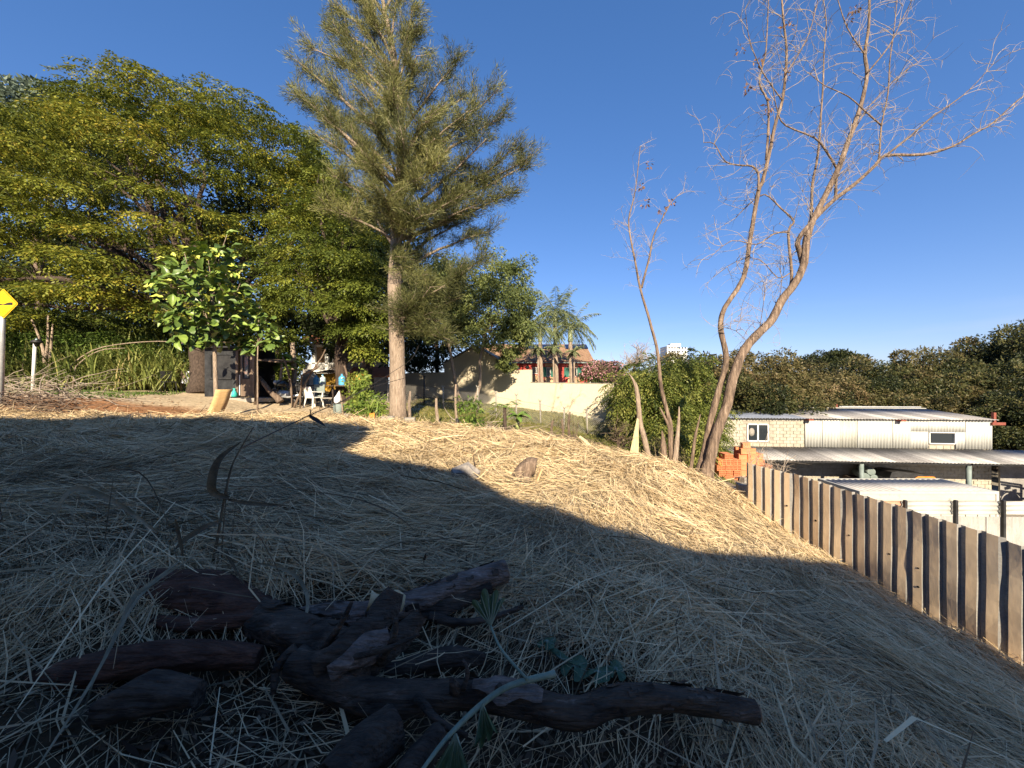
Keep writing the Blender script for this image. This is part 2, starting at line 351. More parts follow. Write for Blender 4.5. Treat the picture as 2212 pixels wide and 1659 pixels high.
def axis(lo, hi, fine_lo, fine_hi, st):
    a = list(np.arange(fine_lo, fine_hi + st / 2, st)); s = st; x = a[-1]
    while x < hi: s *= 1.22; x += s; a.append(x)
    s = st; x = a[0]; b = []
    while x > lo: s *= 1.22; x -= s; b.append(x)
    return np.array(b[::-1] + a)
gx = axis(-900, 900, -22, 12, .22); gy = axis(-300, 1500, -3, 30, .22)
GX, GY = np.meshgrid(gx, gy, indexing='ij'); GZ = ground(GX, GY)
nx, ny = GX.shape; idx = np.arange(nx * ny).reshape(nx, ny)
gf = np.stack([idx[:-1, :-1], idx[1:, :-1], idx[1:, 1:], idx[:-1, 1:]], -1).reshape(-1, 4)
m, t, b, N, L = _nodes('ground_soil')
b.inputs['Roughness'].default_value = .95; b.inputs['Specular IOR Level'].default_value = .1
ca = N.new('ShaderNodeAttribute'); ca.attribute_name = 'soil'; co = N.new('ShaderNodeTexCoord')
n1 = N.new('ShaderNodeTexNoise'); n1.inputs['Scale'].default_value = 9; n1.inputs['Detail'].default_value = 10; n1.inputs['Roughness'].default_value = .7
mr = N.new('ShaderNodeMapRange'); mr.inputs['From Min'].default_value = .3; mr.inputs['From Max'].default_value = .7; mr.inputs['To Min'].default_value = .55; mr.inputs['To Max'].default_value = 1.4
mm = N.new('ShaderNodeVectorMath'); mm.operation = 'MULTIPLY'; bp = N.new('ShaderNodeBump'); bp.inputs['Strength'].default_value = .7; bp.inputs['Distance'].default_value = .06
L(co.outputs['Object'], n1.inputs['Vector']); L(n1.outputs['Fac'], mr.inputs['Value']); L(ca.outputs['Color'], mm.inputs[0]); L(mr.outputs['Result'], mm.inputs[1])
L(mm.outputs['Vector'], b.inputs['Base Color']); L(n1.outputs['Fac'], bp.inputs['Height']); L(bp.outputs['Normal'], b.inputs['Normal'])
soil_m = m
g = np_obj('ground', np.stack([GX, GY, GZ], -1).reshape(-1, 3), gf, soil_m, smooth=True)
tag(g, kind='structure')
fx, fy = GX.ravel(), GY.ravel()
wob = .5 * np.sin(fx * 1.3 + np.sin(fy * 1.1)) + .35 * np.sin(fy * 2.2 + fx * .6) + .3 * np.sin(fx * 3.7 - fy * 2.9)
col = np.tile(np.array([.16, .13, .08]), (len(fx), 1))                      # rough dry ground
def lay(mask, c):
    global col
    mk = np.clip(mask, 0, 1)[:, None]; col = col * (1 - mk) + np.array(c) * mk
lay(sstep(.2, -.6, fx + 3.2 + .4 * wob) * sstep(9, 9.6, fy) * sstep(20, 17.5, fy + .5 * wob), (.44, .35, .235))   # sandy yard
lay(sstep(13.5, 12.7, fy + .35 * wob + .06 * (fx + 8)) * sstep(9, 9.5, fy) * sstep(-1.8, -3.6, fx), (.33, .17, .085))        # red-brown chips
lay(sstep(-4.8, -4.0, fx) * sstep(-.6, -1.6, fx) * sstep(11, 11.6, fy) * sstep(14.2, 13.3, fy + .5 * wob), (.3, .18, .1))
lay(sstep(-15.2, -16, fx - .4 * wob) * sstep(-22, -20, fx) * sstep(13.4, 13.9, fy) * sstep(17, 16.2, fy), (.12, .14, .035))
lay(sstep(-4.2, -2.8, fx + .5 * wob) * sstep(12.6, 13.4, fy + .4 * wob) * sstep(9, 7, fx), (.19, .18, .06))                   # lawn by the wall
lay(sstep(-3, -1.5, fx + wob) * sstep(1.5, -.5, fx + wob) * sstep(15.5, 13.6, fy) * sstep(12.4, 13, fy), (.27, .19, .1))
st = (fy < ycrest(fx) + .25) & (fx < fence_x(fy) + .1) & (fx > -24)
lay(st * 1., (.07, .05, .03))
lay(((fx > 7) & (GZ.ravel() < LOW + 1.2)) * 1., (.3, .27, .22))
lay(sstep(6.6, 6.9, fx) * sstep(11, 11.6, fy) * sstep(16, 15.5, fy) * sstep(9.8, 9.5, fx), (.2, .16, .11))
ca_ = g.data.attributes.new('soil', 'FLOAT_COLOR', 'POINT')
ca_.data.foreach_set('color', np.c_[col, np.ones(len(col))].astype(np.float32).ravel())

# ------------------------------------------------------------------ straw
def straw_blades(n, xr, yr, wid, ln, lift, cond=None, green=0.):
    x = rng.uniform(*xr, n); y = rng.uniform(*yr, n)
    ok = (y < ycrest(x) + rng.normal(0, .12, n)) & (x < fence_x(y) - .05) & (np.abs(x) < 1.55 * np.maximum(y, .3) + 2.2)
    pit = np.hypot((x + .75) / 1.55, (y - 1.75) / .85) < 1.05
    ok &= ~pit | (rng.random(n) < .16)
    x, y = x[ok], y[ok]; n = len(x)
    th = .35 + 1.3 * np.sin(x * .8 + 1.2 * np.sin(y * .7)) + .9 * np.sin(y * 1.1 - x * .5 + 2) + rng.normal(0, .55, n)
    th += np.where(rng.random(n) < .18, rng.uniform(0, 3.14, n), 0)
    ll = rng.uniform(*ln, n) * rng.uniform(.5, 1.1, n); wd = wid * rng.uniform(.45, 1.5, n) * np.where(rng.random(n) < .06, 1.9, 1)
    bend = rng.normal(0, .18, n); dx, dy = np.cos(th), np.sin(th)
    mat_ = np.sin(x * 2.3 + 1.4 * np.sin(y * 1.9)) * np.sin(y * 2.7 + np.sin(x * 3.1)); mat2 = np.sin(x * 5.7 + 2 * np.sin(y * 4.1)) * np.sin(y * 6.3 - x * 1.9)
    h0 = np.abs(rng.normal(0, lift, n)) * (1 + .7 * mat_) + .008 + .045 * np.maximum(0, mat_) + .03 * np.maximum(0, mat2)
    tip = rng.normal(0, .05, n) * ll / .5 + np.where(rng.random(n) < .035, rng.uniform(.04, .16, n), 0)
    P = []
    for k in (-1, 0, 1):
        px = x + dx * ll * .5 * k - dy * bend * ll * (1 - k * k) * .5; py = y + dy * ll * .5 * k + dx * bend * ll * (1 - k * k) * .5
        P.append(np.stack([px, py, ground(px, py) + np.maximum(h0 + tip * k + .5 * tip * tip, .004)], -1))
    roll = rng.normal(0, .6, n)
    sd = np.stack([-dy * np.cos(roll), dx * np.cos(roll), np.sin(roll)], -1) * wd[:, None] * .5
    V = np.stack([P[0] - sd * .6, P[0] + sd * .6, P[1] - sd, P[1] + sd, P[2] - sd * .35, P[2] + sd * .35], 1)
    V[:, :, 2] = np.maximum(V[:, :, 2], ground(V[:, :, 0], V[:, :, 1]) + .003)
    b0 = np.arange(n)[:, None] * 6
    Fc = np.concatenate([b0 + np.array([0, 1, 3, 2]), b0 + np.array([2, 3, 5, 4])], 1).reshape(-1, 4)
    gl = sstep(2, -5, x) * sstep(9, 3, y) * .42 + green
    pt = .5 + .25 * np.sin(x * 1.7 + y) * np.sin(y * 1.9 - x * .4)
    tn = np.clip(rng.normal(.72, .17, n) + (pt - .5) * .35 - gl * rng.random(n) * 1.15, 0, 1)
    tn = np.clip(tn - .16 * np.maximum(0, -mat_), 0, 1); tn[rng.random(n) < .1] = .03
    return V.reshape(-1, 3), Fc, np.repeat(tn, 2)
def merge(parts):
    V, Fs, T, o = [], [], [], 0
    for v, f, t in parts:
        V.append(v); Fs.append(f + o); T.append(t); o += len(v)
    return np.concatenate(V), np.concatenate(Fs), np.concatenate(T)
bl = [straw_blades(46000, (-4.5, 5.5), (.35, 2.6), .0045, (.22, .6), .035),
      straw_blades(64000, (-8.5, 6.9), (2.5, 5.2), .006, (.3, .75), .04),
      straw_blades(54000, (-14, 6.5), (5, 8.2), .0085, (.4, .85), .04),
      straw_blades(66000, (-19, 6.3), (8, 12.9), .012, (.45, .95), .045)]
# long pale stalks lying over the top, most of them to the left
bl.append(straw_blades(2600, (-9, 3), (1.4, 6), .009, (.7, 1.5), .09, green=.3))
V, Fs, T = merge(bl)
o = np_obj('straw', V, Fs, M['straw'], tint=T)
tag(o, 'dry cut straw mulching the whole slope', 'straw', kind='stuff')
# ------------------------------------------------------------------ unseen house added behind the camera, outline traced to shade the slope
def rel(x, y, z): return Vector((x, y, z + CAMZ))
hs = thing('shade_house', 'unseen house added behind the camera, stepped outline shaped to shade the slope', 'house', (0, -6, 0))
def cast(u, v, y0):                          # where the roofline at depth y0 must stand to end its shade at (u, v)
    ds = np.linspace(1.2, 30, 700); px = (u - 1106) / F * ds; pz = CAMZ - (v - 829.5) / F * ds
    k = int(np.argmax(pz < ground(px, ds) + .06)); G = Vector((px[k], ds[k], pz[k])); t_ = (G.y - y0) / -to_sun.y
    return G + to_sun * t_
tall = [cast(*q, -4.2) for q in ((20, 908), (300, 906), (520, 910), (700, 916), (790, 921), (812, 932), (800, 948), (752, 974))]
e_ = tall[-1].x
mb = MB(); mb.prism([(-24, -4.2, -1), (e_, -4.2, -1)] + [tuple(p) for p in tall[::-1]] + [(-24, -4.2, tall[0].z)], (0, -6, 0))
lowl = sorted([cast(*q, -4.3) for q in ((752, 976), (800, 988), (900, 1003), (1000, 1022), (1060, 1052), (1100, 1080), (1200, 1108), (1310, 1142), (1400, 1168), (1500, 1190), (1620, 1200), (1740, 1210))], key=lambda p: p.x); lowl.append(Vector((7.1, -4.3, lowl[-1].z)))
mb.prism([(e_ - .4, -4.3, -3), (lowl[-1].x, -4.3, -3)] + [tuple(p) for p in lowl[::-1]] + [(e_ - .4, -4.3, lowl[0].z)], (0, -5, 0))
mb.build('wall', M['housewall'], hs)

# ------------------------------------------------------------------ ribbed metal fence on the right
fe = thing('metal_fence', 'brown ribbed sheet metal fence along the foot of the straw slope', 'fence', (6.5, 6, LOW))
def fence_sheet(p, d, L_, zt, zb, tilt, off):
    """p start at ground plan (Vector 2d), d unit direction in plan, L_ length"""
    nrm = Vector((-d.y, d.x)) if (-d.y) < 0 else Vector((d.y, -d.x))       # towards the camera side (-x)
    prof = []; s = 0; k = 0; pitch = .213
    while s < L_ - .01:
        for ds, dep in ((0, 0), (.055, 0), (.075, .042), (.193, .042)):
            if s + ds <= L_ + .02: prof.append((s + ds, dep))
        s += pitch
    prof.append((L_ + .03, 0.0 if prof[-1][1] else 0))
    rows = 9; vs = []
    for i in range(rows + 1):
        t = i / rows
        for j, (a, dep) in enumerate(prof):
            z = zb + (zt + tilt * (a - L_ / 2) - zb) * t
            dent = .006 * math.sin(a * 7 + t * 5 + off * 9) + .005 * math.sin(t * 13 + a * 3)
            q = p + d * a + nrm * (dep + off + dent)
            vs.append((q.x, q.y, z + (random.uniform(-.006, .006) if i == rows else 0)))
    n = len(prof); fs = [(i * n + j, i * n + j + 1, (i + 1) * n + j + 1, (i + 1) * n + j) for i in range(rows) for j in range(n - 1)]
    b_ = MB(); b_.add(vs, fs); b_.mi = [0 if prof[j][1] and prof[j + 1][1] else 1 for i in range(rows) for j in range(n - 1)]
    sh = b_.build('sheet', [M['fence'], M['fence_shaded']], fe)
    for _ in range(random.choice((1, 2, 2))):
        h = MB()                             # nail holes knocked through a rib
        k = random.randrange(0, int(L_ / pitch)); a = k * pitch + .149 + random.uniform(-.02, .02); z = zt - random.choice((.28, .34, .75, .8, 1.15)) + random.uniform(-.08, .08)
        q = p + d * a + nrm * (.0475 + off); r = random.uniform(.012, .02)
        pts = [Vector((q.x, q.y, z)) + Vector((d.x, d.y, 0)) * r * math.cos(g_) * 1.2 + Vector((0, 0, r * math.sin(g_))) for g_ in (0, .9, 1.8, 2.7, 3.6, 4.5, 5.4)]
        h.prism(pts, (-nrm.x * .012, -nrm.y * .012, 0)); h.build('nail_hole', M['hole'], sh)
y0 = 9.35; k = 0
zt_far = -1.88 + CAMZ
p = Vector((float(fence_x(y0)) - .2, y0)); line = [p.copy()]
while p.y > 2.4:
    L_ = 1.07; ang = {0: .2, 1: .03}.get(k, 0) + random.uniform(-.012, .012)
    d = Vector((math.sin(math.atan2(.17, 1) + ang), -math.cos(math.atan2(.17, 1) + ang)))
    zt = zt_far - .05 * (y0 - (p.y - .5)) + random.uniform(-.015, .015)
    fence_sheet(p, d, L_, zt, -4.1 + CAMZ - (.4 if k == 0 else 0), random.uniform(-.02, .02) - .05, .004 * (k % 2) + (.03 if k == 0 else 0))
    p = p + d * (L_ - .005); line.append(p.copy()); k += 1
for q in line[::2]: MB().bar((q.x + .12, q.y, LOW), (q.x + .12, q.y, zt_far - .05 * (y0 - q.y) - .12), .09).build('post', M['bark_dark'], fe)
for dz in (.35, 1.3):
    for q, r_ in zip(line, line[1:]): MB().bar((q.x + .05, q.y, zt_far - dz - .05 * (y0 - q.y)), (r_.x + .05, r_.y, zt_far - dz - .05 * (y0 - r_.y)), .05).build('rail', M['bark_dark'], fe)

# retaining wall and concrete ledge at the far end of the fence
rw = thing('retaining_wall', 'low dark cement block retaining wall between the straw slope and the fence end', 'retaining wall', (5.9, 9.8, -2.4))
mb = MB(); mb.hexa(rel(5.2, 10.15, -3.9), (1.25, -.35, 0), (.03, .25, 0), (0, 0, 1.12)); mb.build('wall', M['block'], rw)
mb = MB(); mb.hexa(rel(4.9, 10.05, -2.78), (1.6, -.5, -.02), (.08, .5, 0), (0, 0, .07)); mb.build('coping', M['conc'], rw)

# ------------------------------------------------------------------ warehouse
WA = Vector((12.8, 24.5, 0)); EX = Vector((.9955, -.0945, 0)); EY = Vector((.0945, .9955, 0)); EZ = Vector((0, 0, 1))
def W(s, t, z): return WA + EX * s + EY * t + EZ * (z + CAMZ)
wh = thing('warehouse', 'long white and grey warehouse of cement blocks and corrugated sheets with a lean-to', 'warehouse', W(0, 0, -7.2))
zt, zj, zg = -2.12, -3.92, -7.2
def wbox(mb, s0, s1, t0, t1, z0, z1): mb.hexa(W(s0, t0, z0), EX * (s1 - s0), EY * (t1 - t0), EZ * (z1 - z0)); return mb
mb = MB(); win = (2.03, 3.32, -3.62, -2.5); win2 = (12.45, 13.9, -3.62, -2.9)
wbox(mb, 0, 2.03, 0.02, .17, zg, zt); wbox(mb, 3.32, 12.45, .02, .17, zg, zt); wbox(mb, 13.9, 15.9, .02, .17, zg, zt)
for a, b_, c, d in (win, win2): wbox(mb, a, b_, .02, .17, zg, c); wbox(mb, a, b_, .02, .17, d, zt)
wbox(mb, 0, .15, .17, 9, zg, zt); wbox(mb, 15.75, 15.9, .17, 9, zg, zt); wbox(mb, .15, 15.75, 8.85, 9, zg, zt)
wall = mb.build('wall', M['mortar'], wh)
blk = []
def block_run(s0, s1, z0, z1, skip=None, lim=999):
    r = 0; z = z0
    while z + .1 < z1:
        s = s0 - (.2 if r % 2 else 0)
        while s < s1 - .05:
            a, b_ = max(s, s0), min(s + .385, s1)
            hh = min(z + .185, z1)
            if b_ - a > .08 and not (skip and b_ > skip[0] and a < skip[1] and hh > skip[2] and z < skip[3]) and len(blk) < lim:
                m_ = MB(); j = random.uniform(-.006, .004); wbox(m_, a, b_ - .012, -.012 + j, .03, z, hh); blk.append(m_.build('block', M['block'], wall))
            s += .4
        z += .198; r += 1
block_run(0, 5.43, zj, zt - .02, win); block_run(12.5, 13.85, -3.92, -3.7)
block_run(14.95, 15.9, -6.4, zj - .35)
# the darker wall under the lean-to: rows of blocks joined
m_ = MB(); r = 0; z = -6.6
while z < zj - .2:
    s = .3 - (.2 if r % 2 else 0)
    while s < 14.9: wbox(m_, s, s + .385, -.008, .03, z, z + .185); s += .4
    z += .198; r += 1
o = m_.build('block_rows', M['block'], wall); o['kind'] = 'stuff'
mb = MB()
for k in range(9): wbox(mb, -.012, .02, .2 + k * .4, .58 + k * .4, -3.0, -2.3)
o = m_ = None
# side wall blocks
m_ = MB(); r = 0; z = -5.4
while z < zt - .1:
    t_ = .05 + (.2 if r % 2 else 0)
    while t_ < 5: wbox(m_, -.012, .02, t_, t_ + .385, z, z + .185); t_ += .4
    z += .198; r += 1
o = m_.build('block_rows', M['block'], wall); o['kind'] = 'stuff'
# windows
fr = MB(); a, b_, c, d = win
for p0, p1 in (((a, c), (b_, c + .07)), ((a, d - .07), (b_, d)), ((a, c), (a + .07, d)), ((b_ - .07, c), (b_, d)), (((a + b_) / 2 - .045, c), ((a + b_) / 2 + .045, d))):
    wbox(fr, p0[0], p1[0], -.05, .06, p0[1], p1[1])
wf = fr.build('window', M['white'], wh)
for q in (0, 1):
    m_ = MB(); h = (b_ - a) / 2; wbox(m_, a + h * q + .07, a + h * (q + 1) - .045, .0, .012, c + .07, d - .07); m_.build('pane', M['glass'], wf)
m_ = MB(); m_.tube_prof(W((a + b_) / 2 - .35, -.006, (c + d) / 2 + .03), EY, [(.001, 0), (.17, .002), (.17, .004), (.001, .005)], 14); m_.v = [tuple(Vector(p_) + EZ * (Vector(p_).z - (c + d) / 2 - CAMZ - .03) * .55) for p_ in m_.v]
m_.build('sticker', M['conc'], wf)
m_ = MB(); wbox(m_, (a + b_) / 2 - .02, (a + b_) / 2 + .02, -.075, -.05, c + .45, c + .6); m_.build('handle', M['white'], wf)
fr = MB(); a, b_, c, d = win2
for p0, p1 in (((a, c), (b_, c + .05)), ((a, d - .05), (b_, d)), ((a, c), (a + .05, d)), ((b_ - .05, c), (b_, d))): wbox(fr, p0[0], p1[0], -.09, .06, p0[1], p1[1])
wf = fr.build('window', M['white'], wh); m_ = MB(); wbox(m_, a + .05, b_ - .05, .0, .012, c + .05, d - .05); m_.build('pane', M['glass'], wf)
# corrugated wall cladding, sheet by sheet
def corr(o, vx, vy, nrm, pitch, amp, n_per=5, two=False):
    """sheet from corner o along vx (across the waves) and vy (along them)"""
    o, vx, vy, nrm = map(Vector, (o, vx, vy, nrm)); Ln = vx.length; k = max(2, int(Ln / pitch * n_per)); ux = vx / Ln; vs = []
    for i in range(k + 1):
        a = Ln * i / k; h = nrm * amp * math.sin(6.28318 * a / pitch); q = o + ux * a + h; vs += [q, q + vy, q - nrm * .006, q + vy - nrm * .006]
    b_ = MB(); fs = []
    for i in range(k):
        e = 4 * i; fs += [(e, e + 4, e + 5, e + 1), (e + 2, e + 3, e + 7, e + 6), (e, e + 2, e + 6, e + 4), (e + 1, e + 5, e + 7, e + 3)]
    b_.add(vs, fs, True)
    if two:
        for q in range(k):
            lowf = math.sin(6.28318 * Ln * (q + .5) / k / pitch) < -.2  # valley faces take a darker sheet: dirt and rib shade painted together
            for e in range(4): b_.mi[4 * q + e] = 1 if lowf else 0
    return b_
M['oldsheet'] = mat('stained_white_sheet', (.33, .325, .28), (.4, .395, .36), 1.5, .55, stretch=(3, 3, .35), c3=(.22, .18, .13)); s = 5.45; k = 0
while s < 15.6:
    L_ = min(1.02, 15.88 - s); zb = zj + .03
    if s + L_ > win2[0] and s < win2[1]:
        corr(W(s, -.05, win2[3] + .02), EX * L_, EZ * (zt - .05 - win2[3] - .02), -EY, .177, .022).build('cladding_sheet', M['whitemetal'], wh)
        if s < win2[0] - .15: corr(W(s, -.05, zb), EX * (win2[0] - s - .02), EZ * (win2[3] - zb + .02), -EY, .177, .022).build('cladding_sheet', M['whitemetal'], wh)
        if s + L_ > win2[1] + .15: corr(W(win2[1] + .02, -.05, zb), EX * (s + L_ - win2[1] - .02), EZ * (win2[3] - zb + .02), -EY, .177, .022).build('cladding_sheet', M['whitemetal'], wh)
    else:
        corr(W(s, -.05 - .012 * (k % 2), zb + random.uniform(-.03, .02)), EX * (L_ + .02), EZ * (zt - .05 - zb), -EY, .177, .022).build('cladding_sheet', M['oldsheet' if k in (2, 6) else 'whitemetal'], wh)
    s += 1.0; k += 1
# main roof: dark and pale sheets
cols = ['blueroof'] * 5 + ['greyroof', 'greyroof', 'paleroof', 'greyroof', 'greyroof', 'paleroof', 'greyroof', 'paleroof', 'greyroof', 'paleroof', 'greyroof', 'greyroof']
s = -.35
for k, cn in enumerate(cols):
    L_ = 5.75 / 5 if k < 5 else (15.95 - 5.4) / 12
    b_ = corr(W(s, -.32, zt + .0 + .004 * (k % 2)), EX * (L_ + .03), EY * 4.6 + EZ * .36, EZ, .177, .022); b_.build('roof_sheet', M[cn], wh); s += L_
mb = MB(); wbox(mb, -.4, 16.0, 4.1, 4.3, zt + .385, zt + .43); mb.build('ridge_cap', M['whitemetal'], wh)
mb = MB(); mb.hexa(W(-.3, 4.3, zt + .33), EX * 16.3, EY * 4.9 - EZ * .35, EZ * .03); mb.build('rear_roof', M['paleroof'], wh)
for s in (5.42, 10.6):
    m_ = MB(); wbox(m_, s, s + .28, -.45, .0, zt - .12, zt - .03); m_.build('beam_end', M['rust'], wh)
# red steel post at the right gable, and one behind the ridge
m_ = MB(); wbox(m_, 15.93, 16.06, -.1, .05, zt - .3, zt + .42); wbox(m_, 15.8, 16.5, -.16, -.04, zt - .32, zt - .16); m_.build('gable_post', M['rust'], wh)
m_ = MB(); wbox(m_, 10.4, 10.5, 4.5, 4.6, zt + .2, zt + .65); m_.build('gable_post', M['rust'], wh)
m_ = MB(); wbox(m_, 10.5, 15.9, 4.35, 4.4, zt + .46, zt + .52); m_.build('ridge_rail', M['steel'], wh)
# lean-to
lc = ['paleroof', 'paleroof', 'paleroof', 'greyroof', 'greyroof', 'paleroof', 'paleroof', 'paleroof', 'greyroof', 'greyroof', 'paleroof', 'paleroof', 'paleroof', 'greyroof', 'paleroof', 'paleroof', 'paleroof', 'paleroof', 'paleroof', 'greyroof', 'paleroof']
s = .35
for k, cn in enumerate(lc):
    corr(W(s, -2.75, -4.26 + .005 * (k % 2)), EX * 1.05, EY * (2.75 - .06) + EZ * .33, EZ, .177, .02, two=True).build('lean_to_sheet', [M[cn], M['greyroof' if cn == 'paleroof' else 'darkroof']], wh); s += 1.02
for s in (6.88, 12.27):
    m_ = MB(); m_.tube([W(s, -2.45, zg), W(s, -2.45, -4.27)], .11, 12); m_.build('column', M['greygreen'], wh)
    m_ = MB(); m_.hexa(W(s - .03, -2.7, -4.36), EX * .06, EY * 2.7 + EZ * .3, EZ * .09); m_.build('rafter', M['black'], wh)
m_ = MB(); wbox(m_, .4, 21.5, -2.62, -2.52, -4.38, -4.29); m_.build('purlin', M['black'], wh)
m_ = MB(); wbox(m_, 15.95, 22, -.4, -.3, zg, -4.05); m_.build('side_cladding', M['greyroof'], wh)

# things under and beside the lean-to
v = thing('loader', 'dark loader with an orange roll bar parked under the lean-to', 'loader', W(9.7, -1.6, zg))
m_ = MB(); m_.prism([W(8.75, -1.9, -5.35), W(8.9, -1.9, -4.98), W(9.2, -1.9, -4.93), W(10.9, -1.9, -5.12), W(10.9, -1.9, -5.25), W(9.0, -1.9, -5.28)], EY * 1.2); m_.build('canopy', M['black'], v)
for t_ in (-1.95, -.8):
    m_ = MB(); m_.tube([W(10.0, t_, -5.9), W(10.06, t_, -5.3), W(10.2, t_, -5.22), W(11.0, t_, -5.22), W(11.08, t_, -5.3), W(11.15, t_, -5.9)], .045, 8); m_.build('roll_bar', M['orange'], v)
m_ = MB(); wbox(m_, 8.6, 11.3, -2.0, -.7, -6.6, -5.75); m_.build('body', M['black'], v)
for s_ in (9.1, 10.8):
    m_ = MB(); m_.tube_prof(W(s_, -2.1, -6.75), EY, [(.1, 0), (.45, 0), (.45, .3), (.1, .3)], 16); m_.build('wheel', M['black'], v)
m_ = MB(); wbox(m_, 8.62, 8.95, -2.02, -1.98, -5.72, -5.42); m_.build('windscreen', M['jug_clear'], v)
for i, (s_, z_, r_) in enumerate(((7.75, -5.35, .2), (8.2, -5.38, .17), (8.05, -5.05, .2))):
    m_ = MB(); m_.tube_prof(W(s_, -1.6, z_), (EY + EX * .3).normalized(), [(r_ * .8, 0), (r_, 0), (r_, 1.4), (r_ * .8, 1.4), (r_ * .8, 0.05)], 14)
    one('drain_pipe', m_, M['greygreen'], ['grey drain pipe lying lowest left beside the loader', 'grey drain pipe lying lowest right beside the loader', 'grey drain pipe on top of two others under the lean-to'][i], 'pipe', 'drain pipes under the lean-to')
pl = MB(); wbox(pl, 7.5, 8.55, -1.9, -.2, -7.2, -5.56); one('pallet_stack', pl, M['bark_dark'], 'dark pallet stack carrying grey drain pipes under the lean-to', 'pallets')
# yellow machinery on the right
mc = thing('yellow_machine', 'rusty yellow machine frame with a wheel beside the warehouse', 'machine', W(17.3, -2.6, zg))
def wb(a, b_, wd, name, mt):
    m_ = MB(); m_.bar(W(*a), W(*b_), wd); return m_.build(name, M[mt], mc)
for s_ in (17.55, 19.0): wb((s_, -3.4, -7.0), (s_, -3.4, -4.35), .13, 'post', 'yellow')
for z_ in (-4.55, -5.15, -6.15): wb((17.55, -3.4, z_), (19.2, -3.4, z_), .09, 'cross_bar', 'yellow')
wb((17.55, -3.4, -5.7), (18.4, -3.4, -5.15), .08, 'brace', 'yellow')
for z_, t_ in ((-4.45, -2.9), (-4.75, -2.6), (-5.05, -2.75)): wb((16.35, t_, z_), (17.5, t_ - .2, z_ - .06), .08, 'boom', 'bark')
m_ = MB(); m_.tube_prof(W(16.95, -2.9, -5.6), EY, [(.2, -.25), (.42, -.2), (.5, 0), (.42, .2), (.2, .25)], 18); m_.build('drum', M['bark'], mc)
m_ = MB(); m_.tube([W(16.95 + .55 * math.cos(q), -3.0, -5.5 + .55 * math.sin(q)) for q in np.linspace(0, 6.28, 25)], .035, 6, cap=False); m_.build('wheel', M['bark'], mc)
m_ = MB(); m_.tube_prof(W(18.15, -3.5, -4.85), EY, [(.06, 0), (.17, 0), (.17, .08), (.06, .08)], 14); m_.build('pulley', M['yellow'], mc)
for q in range(9):
    a = (16.4 + random.random() * 1.2, -3.0 - random.random() * .4, -4.5 - random.random() * .9)
    m_ = MB(); m_.box(W(*a), (.22, .12, .12), .3); m_.build('bracket', M['yellow' if q % 2 else 'rust'], mc)
m_ = MB(); wbox(m_, 17.7, 20, -3.0, -2.2, -7.0, -5.2); m_.build('hopper', M['ochre'], mc)
m_ = MB(); wbox(m_, 16.2, 20.5, -3.8, -1.8, -7.1, -6.25); m_.build('base_frame', M['bark'], mc)
for i in range(5):
    m_ = MB(); s_ = 15.95 + i * .2; m_.bar(W(s_ + .35, -4.3 - .1 * i, -6.9), W(s_, -3.1, -5.45 + .02 * i), .06)
    one('timber', m_, M['bark_pale'], ['first', 'second', 'third', 'fourth', 'fifth'][i] + ' from the left of five timbers leaning by the warehouse pier', 'timber', 'timbers leaning by the warehouse pier')

# ------------------------------------------------------------------ container and the white sheet fence beyond
ct = thing('shipping_container', 'chipped white shipping container standing below the ribbed fence', 'container', rel(18.4, 18.1, -7.2))
x0, x1, ya, yb, zt_, zb_ = 15.35, 21.5, 17.0, 19.35, -4.74, -7.2
M['chipped'] = mat('chipped_white_paint', (.39, .375, .33), (.43, .415, .37), 2.2, .6, 0, c3=(.16, .15, .14), pos=(.3, .6), fine=.05)
def cbox(a, b_, nm, mt='whitemetal'):
    m_ = MB(); m_.hexa(rel(*a), (b_[0] - a[0], 0, 0), (0, b_[1] - a[1], 0), (0, 0, b_[2] - a[2])); return m_.build(nm, M[mt], ct)
for a, b_ in (((x0, ya, zt_ - .12), (x1, ya + .08, zt_)), ((x0, yb - .08, zt_ - .12), (x1, yb, zt_)), ((x0, ya + .08, zt_ - .12), (x0 + .08, yb - .08, zt_)), ((x1 - .08, ya + .08, zt_ - .12), (x1, yb - .08, zt_)),
              ((x0, ya, zb_), (x1, ya + .08, zb_ + .15))): cbox(a, b_, 'rail')
for x in (x0, x1 - .12): cbox((x, ya - .003, zb_ + .15), (x + .12, ya + .1, zt_ - .12), 'corner_post')
cbox((x0 + .12, ya + .03, zt_ - .42), (x1 - .12, ya + .07, zt_ - .125), 'header_panel', 'chipped')
k = 0; x = x0 + .13
while x < x1 - .2:
    cbox((x, ya + (.03 if k % 2 else .06), zb_ + .15), (x + .262, ya + .09, zt_ - .43), 'side_panel', 'chipped'); x += .27; k += 1
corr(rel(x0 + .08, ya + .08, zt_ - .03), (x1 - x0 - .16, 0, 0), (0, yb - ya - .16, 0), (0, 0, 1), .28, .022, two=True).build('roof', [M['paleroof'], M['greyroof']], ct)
cbox((x0 + .02, ya + .1, zb_), (x0 + .06, yb - .1, zt_ - .13), 'end_panel'); cbox((x1 - .06, ya + .1, zb_), (x1 - .02, yb - .1, zt_ - .13), 'end_panel'); cbox((x0 + .1, yb - .06, zb_), (x1 - .1, yb - .02, zt_ - .13), 'side_panel')
wf_ = thing('white_sheet_fence', 'white corrugated sheet fence with dark posts in front of the container', 'fence', rel(16, 13, -7.2))
M['rustsheet'] = mat('rusty_sheet', (.4, .2, .12), (.55, .32, .22), 4, .8, c3=(.62, .5, .42))
M['dustsheet'] = mat('dusty_white_sheet', (.25, .24, .22), (.34, .325, .3), 3, .7, c3=(.42, .36, .32), stretch=(3, 3, .6))
xs = [11.6, 13.2, 14.9, 16.5, 18.2, 20, 21.8]
